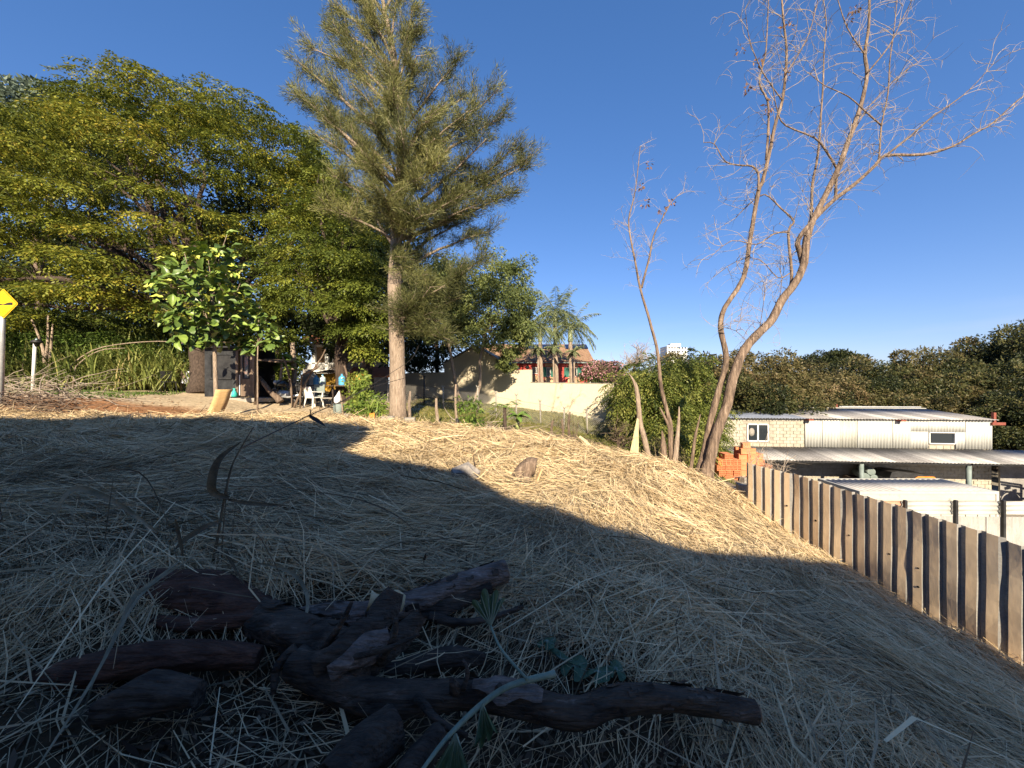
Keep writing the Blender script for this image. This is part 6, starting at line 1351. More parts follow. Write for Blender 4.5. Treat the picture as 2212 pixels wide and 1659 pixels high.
for u, d, h, lab in ((318, 18.9, 2.6, 'leafy bush rising out of the cane right of the middle'), (245, 18.8, 2.9, 'leafy bush in the middle of the thicket'), (168, 18.7, 2.7, 'leafy bush left of the middle of the thicket'), (60, 18.6, 2.9, 'leafy bush behind the sign pole'), (125, 18.3, 2.2, 'low leafy bush beside the lamp post')):
    round_tree('leafy_bush', lab, 'shrub', on2(u, d), h, (1.3, .8, 1.1), 34, 130, .15, .065, 'lush', .05, 'bark', 'bushes in the thicket', cr=.45, t0=.4, low=-.95, nl=3)
tw_ = thing('dry_tree', 'pale twin stemmed bare little tree behind the white lamp post', 'tree', on2(98, 17.2)); b_ = on2(98, 17.2)
for pts in ([(96, 838), (98, 790), (103, 740), (104, 680)], [(100, 838), (96, 770), (85, 730), (68, 690)], [(104, 838), (108, 780), (114, 700)]): mb = MB(); mb.tube(smooth([at(u, v, 17.2) for u, v in pts], 3), list(np.linspace(.09, .03, 3 * (len(pts) - 1) + 1)), 7); mb.build('trunk', M['bark_pale'], tw_)
for nm, pts in (('arching stem bending right over the cane thicket', [(140, 800), (200, 757), (280, 741), (370, 738), (450, 752)]), ('shorter arching stem below the long one over the cane', [(155, 800), (190, 770), (225, 755), (270, 752)])): spike('arching_stem', 'pale dry ' + nm, 'stem', pts, (.03, .025, .02, .012), 16.9, 'bark_pale', 6)
sg = thing('road_sign', 'yellow diamond road sign with a black dip symbol on a steel pole', 'road sign', at(4, 872, 11)); SC = at(7, 656, 11)
mb = MB(); mb.tube([at(2, 880, 11.06), at(6, 700, 11.06), at(9, 640, 11.06)], .055, 12); mb.build('pole', M['steel'], sg)
def dia(r_, y_, th, name, m, par):
    mb = MB(); pts = []
    for k in range(4):
        for s_ in (-1, 0, 1): a_ = math.pi / 2 * k + s_ * .05; rr = r_ * (.975 if s_ else .965); pts.append(SC + Vector((math.cos(a_) * rr, y_, math.sin(a_) * rr)))
    mb.prism(pts, (0, th, 0)); return mb.build(name, M[m], par)
SGR = 24.0 / F * 11 * 1.33
pl_ = dia(SGR, 0, .004, 'plate', 'sign', sg); dia(SGR * .93, -.003, .0025, 'border', 'ink', pl_); dia(SGR * .89, -.006, .0028, 'face', 'sign', pl_)
W2 = SGR * .66
tp_ = [SC + Vector((x_ * W2, -.0085, (.055 - .085 * math.exp(-(x_ / .38) ** 2)) * SGR * 1.6)) for x_ in np.linspace(-1, 1, 21)]; bt_ = [SC + Vector((x_ * W2, -.0085, -.1 * SGR)) for x_ in (1, -1)]
mb = MB(); mb.prism(tp_ + bt_, (0, .002, 0)); mb.build('dip_symbol', M['ink'], pl_)
for z_ in (.16, -.16): mb = MB(); mb.hexa(SC + Vector((-.06, .006, z_)), (.12, 0, 0), (0, .04, 0), (0, 0, .03)); mb.build('clamp', M['steel'], sg)
lp = thing('lamp_post', 'short white lamp post with a black lantern at the thicket edge', 'lamp post', at(70, 856, 15.5))
mb = MB(); mb.tube([at(70, 860, 15.5), at(76, 736, 15.5)], .055, 10); mb.build('post', M['white'], lp)
mb = MB(); mb.bar(at(75, 738, 15.5), at(84, 738.5, 15.5), .07, .05); mb.build('bracket', M['white'], lp)
q = at(80, 742, 15.5); mb = MB(); mb.lathe(q, [(.06, -.12), (.1, .02), (.17, .03), (.19, .06), (.1, .16), (.03, .2), (.02, .25)], 10); ln_ = mb.build('lantern', M['black'], lp); mb = MB(); mb.lathe(q + EZ * .02 + Vector((.1, -.1, .1)), [(.02, 0), (.04, .03), (.02, .06)], 8); mb.build('glass', M['jug_clear'], ln_)
# brush piles
def brush(lab, c, n, L_, wx, wy, h, m='twig', cat='branches'):
    mb = MB()
    for k in range(n):
        b_ = c + Vector((random.gauss(0, wx), random.gauss(0, wy), 0)); b_.z = gz(b_.x, b_.y) + abs(random.gauss(0, h)) + .02; az = random.gauss(0, .55) + (3.14 if random.random() < .5 else 0); dv = Vector((math.cos(az), math.sin(az), random.gauss(.05, .25))).normalized(); P = [b_]
        for s_ in range(6): dv = (dv + Vector((random.gauss(0, .15), random.gauss(0, .15), random.gauss(-.03, .15)))).normalized(); q = P[-1] + dv * L_ * random.uniform(.6, 1.2) / 6; q.z = max(q.z, gz(q.x, q.y) + .01); P.append(q)
        r_ = random.uniform(.006, .02); mb.tube(P, [r_ * (1 - .12 * s_) for s_ in range(7)], 4, cap=False)
    c0 = Vector((c.x, c.y, gz(c.x, c.y))); mb.v = [tuple(Vector(p) - c0) for p in mb.v]; o = mb.build('brush_pile', M[m]); o.location = c0; return tag(o, lab, cat, kind='stuff')
brush('pile of cut dry branches heaped at the left below the lamp post', on2(35, 12.6), 190, 1.9, 1.3, .5, .28); brush('low heap of brown cut twigs in front of the branch pile', on2(40, 11), 130, 1.3, 1.0, .35, .13, 'bark')
brush('scatter of thin twigs sticking up along the straw crest', on2(400, 11.9), 60, .7, 3.4, .25, .04, 'bark_dark')
brush('bundle of grey sticks at the lawn edge by the lumber', on2(1060, 13.2), 90, 1.0, .7, .25, .1); brush('scatter of brown sticks right of the lumber pile', on2(1190, 13), 110, 1.0, .8, .3, .1, 'bark')
# ------------------------------------------------------------------ lawn, plants and posts in front of the cream wall
n = 26000; x = rng.uniform(-5, 8.5, n); y = rng.uniform(12.6, 26, n)
kk = (x - 5.76) * 8 + (y - 22) * 13.86 < -4; ok = kk & (y > ycrest(x) + .6) & (x < 7.5); x, y = x[ok], y[ok]; n = len(x); z = ground(x, y); b_ = np.stack([x, y, z - .01], 1)
dv = unit(np.stack([rng.normal(0, .5, n), rng.normal(0, .5, n), np.ones(n)], 1)); sd = unit(np.cross(dv, rdir(n)))
V = diamonds(b_, dv, sd, rng.uniform(.05, .16, n), rng.uniform(.02, .045, n)); pt = np.clip(.45 + .3 * np.sin(x * 1.3 + y) * np.sin(y * 1.1) + rng.normal(0, .2, n), 0, 1)
o = leaves_obj('grass', V, pt, M['lawn'], None); tag(o, 'short patchy lawn grass before the cream wall', 'grass', kind='stuff')
n = 5000; x = rng.uniform(-22, -14, n); y = rng.uniform(13.5, 16.6, n); b_ = np.stack([x, y, ground(x, y) - .01], 1); dv = unit(np.stack([rng.normal(0, .5, n), rng.normal(0, .5, n), np.ones(n)], 1))
o = leaves_obj('grass', diamonds(b_, dv, unit(np.cross(dv, rdir(n))), rng.uniform(.05, .14, n), rng.uniform(.02, .04, n)), np.clip(rng.normal(.35, .2, n), 0, 1), M['lush'], None); tag(o, 'green grass strip at the foot of the thicket', 'grass', kind='stuff')
# dry leaves and chips in the yard
n = 9000; x = rng.uniform(-22, -1, n); y = rng.uniform(9.8, 15, n); ok = (y > ycrest(x)) & (rng.random(n) < sstep(15.5, 11, y)); x, y = x[ok], y[ok]; n = len(x); b_ = np.stack([x, y, ground(x, y) + .012], 1); dv = unit(np.stack([rng.normal(0, 1, n), rng.normal(0, 1, n), rng.normal(.1, .2, n)], 1)); sd = unit(np.cross(dv, np.array([0, 0, 1.])) + rng.normal(0, .3, (n, 3)))
o = leaves_obj('wood_chips', diamonds(b_, dv, sd, rng.uniform(.05, .16, n), rng.uniform(.02, .06, n)), np.clip(rng.normal(.5, .25, n), 0, 1), M['trash_leaf'], None); tag(o, 'brown chips and dry leaves scattered over the yard edge', 'wood chips', kind='stuff')

def leafy(name, lab, u, v, d, h, r_, n, per, ll, lw, m, t0=.5, stems=4):
    b_ = on(u, v, d); root = thing(name, lab, 'plant', b_); c = np.array([tuple(b_ + Vector((random.gauss(0, r_ * .55), random.gauss(0, r_ * .5), h * random.uniform(.15, 1)))) for _ in range(n)])
    V, t_ = tuft_leaves(c, np.full(n, r_ * .42), per, ll, lw, np.clip(rng.normal(t0, .15, n), 0, 1), 1, .8); leaves_obj('leaves', V, t_, M[m], root)
    for k in range(stems): mb = MB(); limb(mb, b_ - EZ * .05, Vector(c[k]), .015, .006, 5); mb.build('stem', M['bark'], root)
leafy('leafy_shrub', 'glossy green leafy shrub at the straw edge below the slender trees', 1013, 925, 12.6, .95, .34, 26, 30, .13, .055, 'lush', .45)
leafy('leafy_shrub', 'bright green shrub left of the casuarina trunk by the wire fence', 783, 885, 13.6, 1.5, .38, 34, 34, .14, .06, 'lush', .7)
leafy('low_plant', 'low broad green plant at the foot of the bright shrub', 800, 893, 13.2, .4, .45, 16, 26, .2, .09, 'lush', .65)
leafy('leafy_shrub', 'dense vine covered bush right of the long table', 778, 862, 15.0, 1.35, .4, 30, 34, .12, .055, 'leaf_skirt', .6)
leafy('low_plant', 'dusty weeds at the wall foot between the posts', 1205, 905, 18, .5, .6, 14, 20, .1, .04, 'weed', .5)
leafy('leafy_shrub', 'pale feathery shrub left of the papaya plant', 1065, 905, 14.4, .95, .32, 16, 22, .1, .035, 'leaf_feather', .75)
banana(1118, 930, 13.6, 'low banana plant with broad leaves beside the lumber', 9, 1.1)
# papaya
pb = on(1096, 928, 13.5); pp = thing('papaya_plant', 'papaya plant with a tuft of lobed leaves beside a burnt post', 'plant', pb); mb = MB(); mb.tube([pb - EZ * .05, pb + Vector((-.05, 0, .5)), pb + Vector((-.1, 0, .95))], [.05, .04, .03], 7); mb.build('stem', M['lush_stem'], pp)
for k in range(14):
    az = k * 2.4; t0 = pb + Vector((-.1, 0, .9 + .01 * k)); e = t0 + Vector((math.cos(az), math.sin(az), random.uniform(-.2, .6))) * random.uniform(.3, .5); mb = MB(); mb.tube([t0, e], [.008, .006], 4); f_ = Vector((math.cos(az), math.sin(az), -.4)).normalized(); s_ = Vector((-math.sin(az), math.cos(az), 0))
    for j in range(-3, 4):
        dj = (f_ * math.cos(j * .55) + s_ * math.sin(j * .55)).normalized(); wj = dj.cross(EZ).normalized() * .035; L_ = .2 - .015 * abs(j); mb.add([e, e + dj * L_ * .5 + wj, e + dj * L_, e + dj * L_ * .5 - wj], [(0, 1, 2, 3)])
    mb.build('leaf', M['lush_leaf'], pp)
spike('burnt_post', 'short post with a burnt black top beside the papaya plant', 'post', [(1092, 945), (1091, 915), (1090, 880)], (.07, .07, .055), 13.2, 'bark_dark')
pst = spike('burnt_post', 'thin pale post with a charred black foot right of the casuarina', 'post', [(988, 920), (985, 890), (984, 850), (985, 830)], (.05, .045, .04, .03), 13, 'bark_pale')
mb = MB(); q = on(988, 918, 12.97); mb.tube([q - EZ * .05, q + EZ * .3], [.06, .054], 9, jit=.1); mb.build('charred_foot', M['black'], None); o = bpy.data.objects['charred_foot']; o.parent = pst; o.location = -pst.location
# wire fence
cf = thing('wire_fence', 'old chain link fence with grey forked posts crossing the lawn', 'fence', on(1100, 900, 17))
def zp(u, v0, v1, d, fork=True, m='conc', r_=.04):
    a_ = on(u, v1, d); t_ = at(u + random.uniform(-2, 2), v0, d); mb = MB(); mb.tube([a_ - EZ * .1, a_.lerp(t_, .5), t_], [r_, r_, r_ * .9], 6)
    if fork: mb.tube([t_, t_ + Vector((-.07, 0, .12))], [r_ * .8, r_ * .5], 5); mb.tube([t_, t_ + Vector((.06, 0, .09))], [r_ * .8, r_ * .5], 5)
    mb.build('post', M[m], cf); return a_, t_
W1 = [zp(755, 800, 872, 19), zp(838, 825, 870, 18.6), zp(916, 815, 872, 18.2, True, 'black'), zp(958, 838, 880, 17.8), zp(1032, 838, 885, 17.6), zp(1072, 850, 888, 17.4), zp(1115, 855, 892, 17.3), zp(1168, 868, 898, 17.6), zp(1218, 883, 910, 17.9), zp(1269, 888, 918, 18.2), zp(1322, 900, 922, 18.6)]
def net(a0, t0, a1, t1, st=.085):
    L_ = (a1 - a0).length; n_ = max(2, int(L_ / st)); H_ = .9; m_ = max(2, int(H_ / st)); mb = MB(); wd = .0045
    def pt(i, j): f_ = i / n_; return a0.lerp(a1, f_) + EZ * (H_ * j / m_ - .03 * math.sin(f_ * math.pi))
    for i in range(n_):
        for j in range(m_):
            for a_, b2 in (((i, j), (i + 1, j + 1)), ((i + 1, j), (i, j + 1))):
                p, q = pt(*a_), pt(*b2); s_ = Vector((wd, 0, 0)); mb.add([p - s_, p + s_, q + s_, q - s_], [(0, 1, 2, 3)])
    o = mb.build('netting', M['mesh'], cf); o['kind'] = 'stuff'
for (a0, t0), (a1, t1) in zip(W1, W1[1:]): net(a0, t0, a1, t1)
for h in (.92, .5):
    mb = MB(); mb.tube([a_ + EZ * h for a_, _ in W1], .006, 4); mb.build('strand', M['wire'], cf)
for i, (u, v0, v1, d, lab) in enumerate(((1191, 908, 945, 14.6, 'short weathered post leaning right of the banana leaves'), (1228, 890, 945, 14.4, 'taller dark weathered post among the weeds'), (1216, 905, 950, 14.3, 'thin twiggy post left of the taller dark post'), (884, 845, 905, 12.9, 'pale leaning post touching the right side of the casuarina trunk'), (943, 860, 912, 13.1, 'grey forked twig post between the casuarina and the slender trees'))):
    spike('fence_post', lab, 'post', [(u + random.uniform(-3, 3), v1), (u, (v0 + v1) / 2), (u + random.uniform(-3, 5), v0)], (.06, .05, .035), d, 'bark_pale' if i > 2 else 'bark', 7)
leafy('dry_weed', 'thin leafless weed beside the taller dark post', 1240, 940, 14.2, 1.0, .25, 12, 10, .05, .02, 'weed', .5, 8)
# lumber and blocks by the lawn edge
for i, (u, v, d, L_, rz, lab, m) in enumerate(((1120, 938, 13, 1.35, .05, 'reddish brown board lying on top of the lumber pile', 'terracotta'), (1110, 941, 12.8, 1.5, -.06, 'pale board lying in front of the lumber pile', 'board'), (1170, 945, 12.7, 1.1, .2, 'grey weathered board at the right of the lumber pile', 'bark'), (1210, 952, 12.5, 1.3, -.25, 'dark board half under sticks beside the lumber pile', 'bark_dark'))):
    p = on(u, v, d); mb = MB(); mb.box(p + EZ * (.07 + .05 * (i == 0)), (L_, .16, .035), rz); one('board', mb, M[m], lab, 'board', 'boards by the lawn edge')
mb = MB(); a_ = on(1275, 965, 11.9); mb.prism([a_ + Vector((-.02, 0, -.05)), a_ + Vector((.1, 0, -.05)), a_ + Vector((-.08, .05, .2)), a_ + Vector((-.3, .1, .36)), a_ + Vector((-.34, .1, .33)), a_ + Vector((-.16, .05, .16))], (.03, .1, 0)); one('bark_slab', mb, M['board'], 'curved pale bark slab sticking out of the straw crest', 'bark')
for i, (u, v, d, s_, rz, m, lab) in enumerate(((748, 905, 11.9, (.13, .14, .2), .3, 'conc', 'small upright grey block on the chips left of the casuarina'), (885, 908, 12.2, (.36, .16, .17), .1, 'conc', 'grey concrete block at the casuarina foot, right side'), (838, 906, 12.5, (.4, .18, .13), -.15, 'conc', 'flat pale concrete block left of the casuarina foot'), (866, 912, 12.1, (.16, .14, .1), .5, 'conc', 'small broken block between two larger ones at the casuarina'))):
    p = on(u, v, d); mb = MB(); mb.box(p + EZ * s_[2] * .45, s_, rz); o = one('concrete_block', mb, M[m], lab, 'concrete block', 'blocks along the yard edge')
    bv = o.modifiers.new('bevel', 'BEVEL'); bv.width = .012; bv.segments = 2
leafy('low_plant', 'tuft of long green leaves beside the casuarina trunk', 815, 895, 12.8, .7, .22, 14, 10, .34, .04, 'lush', .7)
mb = MB(); q = on(803, 895, 12.4); mb.grid(lambda a_, c_: q + Vector(((c_ - .5) * .16, .02 * math.sin(a_ * 3), .2 * a_ + .03 * c_)), 4, 3); mb.grid(lambda a_, c_: q + Vector(((c_ - .5) * .16, .006 + .02 * math.sin(a_ * 3), .2 * a_ + .03 * c_)), 4, 3); one('orange_rag', mb, M['orange'], 'small orange rag among the green plants by the casuarina', 'rag')

# weeds by the metal fence
for i, (u, v, d, h, lab) in enumerate(((1705, 1035, 9.9, 1.9, 'tall dry weed stalk behind the far end of the metal fence'), (1775, 1040, 9.3, 1.2, 'drooping dry grass leaning behind the metal fence'), (1905, 1060, 9.5, .9, 'short dry seed head behind the metal fence near the container'), (1735, 1040, 9.6, .9, 'dry tangled weeds behind the second fence sheet'))):
    b_ = at(u, v, d); b_.x = float(fence_x(d)) + .35 + .1 * i; b_.z = at(0, v, d).z - .3; root = thing('dry_weed', lab, 'weed', b_); mb = MB()
    for k in range(10 if i in (1, 3) else 3):
        P = [b_.copy()]; dv = Vector((random.gauss(.05, .25 if i in (1, 3) else .06), random.gauss(0, .12), 1)).normalized()
        for s_ in range(8): dv = (dv + Vector((random.gauss(0, .14), random.gauss(0, .06), -.09 if i in (1, 3) else -.02))).normalized(); P.append(P[-1] + dv * h * random.uniform(.7, 1.1) / 8)
        mb.tube(P, [.012 - .0011 * s_ for s_ in range(9)], 4, cap=False)
        if i in (1, 3):
            for s_ in range(3, 9): mb.tube([P[s_], P[s_] + Vector((random.gauss(0, .12), random.gauss(0, .1), -.08)), P[s_] + Vector((random.gauss(0, .2), 0, -.16))], [.005, .004, .002], 3, cap=False)
        elif k == 0:
            mb.tube([P[4], P[4] + Vector((.22, 0, .2)), P[4] + Vector((.42, 0, .16)), P[4] + Vector((.46, 0, -.12))], [.008, .007, .005, .003], 4, cap=False); mb.tube([P[6], P[6] + Vector((-.15, 0, .18)), P[6] + Vector((-.3, 0, .1))], [.006, .005, .003], 4, cap=False)
    mb.build('stalk', M['dryweed'] if 'dryweed' in M else M['twig'], root)

# ------------------------------------------------------------------ log stump on the lit slope, stone
ls = thing('cut_stump', 'grey barked cut log with a short leg standing in the lit straw', 'log', on(1135, 1045, 6.6)); b_ = on(1128, 1046, 6.6)
P = [b_ + Vector(q) for q in ((-.14, 0, -.1), (-.08, 0, .06), (.02, .02, .2), (.14, .03, .3), (.24, .02, .3))]
mb = MB(); mb.tube(smooth(P, 3), list(np.linspace(.15, .15, 13)), 14, jit=.07); mb.build('trunk', M['stumpbark'] if 'stumpbark' in M else M['dead'], ls)
mb = MB(); mb.tube([b_ + Vector((.06, -.06, .16)), b_ + Vector((.0, -.1, -.12))], [.1, .08], 10, jit=.06); mb.build('leg', M['dead'], ls)
mb = MB(); mb.bar(b_ + Vector((.2, -.06, -.06)), b_ + Vector((.33, -.02, .27)), .06, .03); mb.build('splinter', M['cutwood'], ls)
mb = MB(); q = on(1000, 1038, 6.2); mb.tube([q + Vector((-.14, 0, -.06)), q + Vector((-.1, 0, .1)), q + Vector((.06, 0, .14)), q + Vector((.17, 0, .06)), q + Vector((.18, 0, -.06))], [.08, .13, .14, .12, .06], 7, jit=.14, smooth=False); one('stone', mb, M['stone'], 'grey broken stone half in the shade left of the cut log', 'stone')
for lab, pts, d in (('forked dark stick poking out of the straw left of the grey stone', [(918, 1052), (930, 1035), (945, 1018)], 6.2), ('thin dark stick poking up beside the grey stone', [(1030, 1026), (1026, 1005), (1022, 985)], 6.4)): spike('stick', lab, 'stick', pts, (.018, .014, .006), d, 'bark_dark', 5)

# ------------------------------------------------------------------ foreground logs
def gnarl(mb, pts, rad, n=22, amp=.12, k=4, seed=0):
    P = smooth([Vector(p) for p in pts], k); m_ = len(P); rr = np.interp(np.linspace(0, 1, m_), np.linspace(0, 1, len(rad)), rad); b0 = len(mb.v); mb.tube(P, list(rr), n)
    for i in range(m_):
        for j in range(n):
            a_ = j / n * 6.283; f_ = 1 + .035 * math.sin(9 * a_ + i * .25 + seed) + .02 * math.sin(13 * a_ - i * 1.7) + amp * (.5 * math.sin(3 * a_ + i * .35 + seed) + .35 * math.sin(5 * a_ - i * .6 + seed * 2) + .3 * math.sin(i * .9 + 2 * a_ + seed)); v_ = Vector(mb.v[b0 + i * n + j]); mb.v[b0 + i * n + j] = tuple(P[i] + (v_ - P[i]) * f_)
    return P
def fg(u, v, d, lift=None):
    p = at(u, v, d)
    if lift is not None: p.z = gz(p.x, p.y) + lift
    return p
lg = thing('fallen_branch', 'dark gnarled fallen trunk with two long cut branches in the foreground shade', 'log', fg(900, 1450, 1.95, 0))
mb = MB(); P0 = gnarl(mb, [fg(560, 1335, 2.3), fg(640, 1370, 2.2), fg(720, 1400, 2.1), fg(800, 1440, 1.95)], [.09, .115, .115, .085], 26, .16, 5, 1); mb.build('trunk', M['log'], lg)
mb = MB(); P1 = gnarl(mb, [fg(600, 1352, 2.32), fg(700, 1330, 2.4), fg(800, 1325, 2.45), fg(900, 1300, 2.55), fg(1000, 1262, 2.65), fg(1092, 1232, 2.75)], [.08, .075, .07, .075, .08, .078], 26, .09, 5, 2); br = mb.build('branch', M['log_grey'], lg)
mb = MB(); gnarl(mb, [fg(880, 1330, 2.5), fg(960, 1310, 2.56), fg(1060, 1265, 2.66)], [.03, .07, .05], 26, .2, 4, 5); mb.build('bark_flap', M['log'], lg)
mb = MB(); P2 = gnarl(mb, [fg(640, 1430, 2.0), fg(740, 1485, 1.9), fg(850, 1512, 1.82), fg(1000, 1500, 1.8), fg(1120, 1512, 1.76), fg(1240, 1540, 1.72), fg(1330, 1515, 1.74), fg(1440, 1508, 1.76), fg(1540, 1522, 1.76), fg(1628, 1538, 1.77)], [.085, .075, .075, .06, .066, .06, .06, .052, .048, .048], 26, .08, 5, 3); b2 = mb.build('branch', M['log'], lg)
def patch(P, i0, i1, a0, a1, r_, m, par, nm='bare_patch'):
    mb = MB(); k = i1 - i0
    def fn(t_, s_):
        f_ = i0 + t_ * k; i = min(int(f_), len(P) - 2); c = P[i].lerp(P[i + 1], f_ - i); tg = (P[i + 1] - P[i]).normalized(); s1 = tg.cross(EZ).normalized(); up = s1.cross(tg); e_ = 1 - .35 * math.sin(t_ * 11) * (abs(s_ - .5) * 2) ** 3; a_ = (a0 + a1) / 2 + (a1 - a0) * (s_ - .5) * e_ * math.sin(math.pi * (.12 + .76 * t_)); return c + (s1 * math.cos(a_) + up * math.sin(a_)) * (r_ + .004 + .004 * math.sin(t_ * 23))
    mb.grid(fn, 10, 6); mb.build(nm, m, par)
nP = len(P2); patch(P2, int(nP * .36), int(nP * .48), .5, 1.9, .078, M['log_grey'], b2, 'bark_strip')
n1 = len(P1)
for (a_, b_) in (((705, 1430, 1.98), (690, 1410, 1.95)), ((1075, 1500, 1.74), (1080, 1480, 1.72)), ((985, 1490, 1.74), (975, 1468, 1.72))): mb = MB(); mb.tube([fg(*a_), fg(*b_)], [.03, .012], 7, jit=.1); mb.build('knot', M['log'], lg)
mb = MB(); gnarl(mb, [fg(830, 1450, 2.12), fg(900, 1440, 2.16), fg(980, 1420, 2.2), fg(1050, 1425, 2.22)], [.03, .06, .06, .03], 26, .14, 4, 7); o = one('short_log', mb, M['log'], 'short dark log with a white lichen patch between the two branches', 'log')
def cut_end(P, r_, par, m='endgrain'):
    t_ = (P[-1] - P[-2]).normalized(); mb = MB(); mb.tube_prof(P[-1] - t_ * .004, t_, [(r_ * .97, 0), (r_ * .95, .012), (r_ * .5, .014), (r_ * .15, .012)], 16); mb.build('cut_end', M[m], par)
M['endgrain'] = mat('end_grain', (.12, .085, .06), (.26, .19, .13), 30, .9, .5, 60)
cut_end(P1, .076, br); cut_end(P2, .047, b2)
for (pts, r_) in (([(700, 1400, 2.0), (735, 1350, 1.98), (760, 1300, 2.0)], .02), ([(820, 1430, 1.95), (850, 1380, 1.9), (856, 1335, 1.9)], .025), ([(930, 1330, 2.45), (990, 1345, 2.4), (1060, 1335, 2.42), (1130, 1310, 2.5)], .03), ([(760, 1420, 1.9), (840, 1400, 1.85), (905, 1370, 1.88)], .016), ([(1000, 1490, 1.74), (1010, 1450, 1.75), (1000, 1425, 1.78)], .014), ([(640, 1400, 2.0), (600, 1440, 1.95), (590, 1500, 1.9)], .03), ([(900, 1505, 1.75), (950, 1560, 1.65), (1010, 1590, 1.6)], .022)):
    P = smooth([fg(*q) for q in pts], 4); mb = MB(); mb.tube(P, list(np.linspace(r_, r_ * .45, len(P))), 9, jit=.16); mb.build('side_branch', M['log'], lg)
n = 2600; x = rng.normal(-.7, .85, n); y = rng.normal(1.75, .5, n); ok = (y > .6); x, y = x[ok], y[ok]; n = len(x); c_ = np.stack([x, y, ground(x, y) + .01 + np.abs(rng.normal(0, .02, n))], 1); dv = unit(np.stack([rng.normal(0, 1, n), rng.normal(0, 1, n), rng.normal(.1, .3, n)], 1)); sd = unit(np.cross(dv, np.array([0, 0, 1.])) + rng.normal(0, .35, (n, 3)))
o = leaves_obj('bark_litter', diamonds(c_, dv, sd, rng.uniform(.03, .16, n), rng.uniform(.008, .03, n)), np.clip(rng.normal(.35, .28, n), 0, 1), M['litter'], None); tag(o, 'dark bark chips and broken stems littering the hollow round the logs', 'litter', kind='stuff')
def flakes(P, r_, n, par, m):
    mb = MB()
    for _ in range(n):
        i = random.randrange(1, len(P) - 1); tg = (P[i + 1] - P[i - 1]).normalized(); s1 = tg.cross(EZ).normalized(); up = s1.cross(tg); a_ = random.uniform(-.2, 3.0); L_ = random.uniform(.03, .12); da = random.uniform(.12, .4); lift = random.uniform(.002, .014); c = P[i] + tg * random.uniform(-.03, .03)
        vs = []
        for p_ in range(4):
            for q in range(3):
                aa = a_ + da * (q - 1) * (1 - .25 * abs(p_ - 1.5)); rr = r_ * 1.06 + .003 + lift * (abs(p_ - 1.5) / 1.5) ** 2 * (1 if (p_ > 1) else .3); vs.append(c + tg * L_ * (p_ / 3 - .5) + (s1 * math.cos(aa) + up * math.sin(aa)) * rr)
        mb.add(vs, [(3 * p_ + q, 3 * p_ + q + 1, 3 * p_ + q + 4, 3 * p_ + q + 3) for p_ in range(3) for q in range(2)])
    o = mb.build('bark_flakes', m, par); o['kind'] = 'stuff'
flakes(P1, .073, 30, br, M['log']); flakes(P2, .056, 60, b2, M['log']); flakes(P0, .106, 36, lg, M['log'])
# reddish flared root end
rt = thing('root_end', 'reddish flaking root end of the fallen trunk at the left', 'log', fg(400, 1330, 2.4, 0))
mb = MB(); gnarl(mb, [fg(225, 1300, 2.45), fg(320, 1275, 2.5), fg(430, 1285, 2.45), fg(530, 1315, 2.38), fg(600, 1345, 2.3)], [.05, .12, .135, .12, .085], 26, .14, 5, 4); mb.build('trunk', M['log_red'], rt)
mb = MB(); gnarl(mb, [fg(300, 1335, 2.3), fg(400, 1350, 2.25), fg(480, 1345, 2.25), fg(560, 1330, 2.26)], [.02, .045, .05, .03], 26, .12, 4, 6); mb.build('bark_strip', M['log_red'], rt)
mb = MB(); gnarl(mb, [fg(-40, 1530, 1.85), fg(120, 1470, 1.9), fg(280, 1430, 1.95), fg(420, 1415, 2.0), fg(560, 1420, 2.05)], [.075, .08, .075, .07, .055], 26, .06, 5, 9); one('smooth_log', mb, M['log_red'], 'smooth brownish log lying left under the root end', 'log')
mb = MB(); gnarl(mb, [fg(210, 1545, 1.7), fg(320, 1500, 1.75), fg(430, 1500, 1.75)], [.05, .08, .05], 26, .2, 4, 11); one('bark_slab', mb, M['log'], 'flat dark bark slab below the smooth log', 'bark')
for i, (a_, b_, c_, r_) in enumerate((((720, 1700, 1.4), (790, 1620, 1.52), (850, 1570, 1.62), .085), ((870, 1690, 1.42), (905, 1640, 1.5), (950, 1590, 1.6), .05))):
    mb = MB(); P = gnarl(mb, [fg(*a_), fg(*b_), fg(*c_)], [r_, r_ * 1.05, r_], 26, .08, 5, 13 + i); one('log', mb, M['log'], ['thick dark log end pointing at the bottom picture edge', 'thinner dark log beside the thick one at the bottom edge'][i], 'log')
# loose bark pieces
for i, (u, v, d, w_, L_, rz, lab, m) in enumerate(((760, 1392, 1.98, .07, .36, .5, 'large curled bark sheet on the fallen trunk', 'log'), (845, 1400, 2.05, .05, .42, .9, 'narrow curled bark strip standing up from the fallen trunk', 'log'), (820, 1340, 2.3, .07, .35, 1.2, 'dark bark flap by the grey branch', 'log'), (780, 1410, 1.95, .06, .3, .5, 'pale inner bark curl on the lower branch', 'trash'), (835, 1300, 2.42, .06, .22, -.4, 'pale dry leaf sheath on the grey branch', 'pale'))):
    p = fg(u, v, d); M['trash'] = M['log_grey']; M['pale'] = M['board']; dx = Vector((math.cos(rz) * .8, .25, math.sin(rz) * .6)).normalized(); sd = dx.cross(Vector((0, -1, .4))).normalized(); nn = sd.cross(dx); mb = MB()
    f1 = lambda a_, c_, off=0: p + dx * (a_ - .5) * L_ + sd * math.sin((c_ - .5) * 2.6) * w_ * (1 - .3 * math.sin(a_ * 7)) + nn * (off + math.cos((c_ - .5) * 2.6) * w_ * .7 + .03 * math.sin(a_ * 5))
    mb.grid(f1, 8, 6); mb.grid(lambda a_, c_: f1(a_, c_, .004), 8, 6); one('bark_piece', mb, M[m], lab, 'bark', 'loose bark on the fallen trunk')
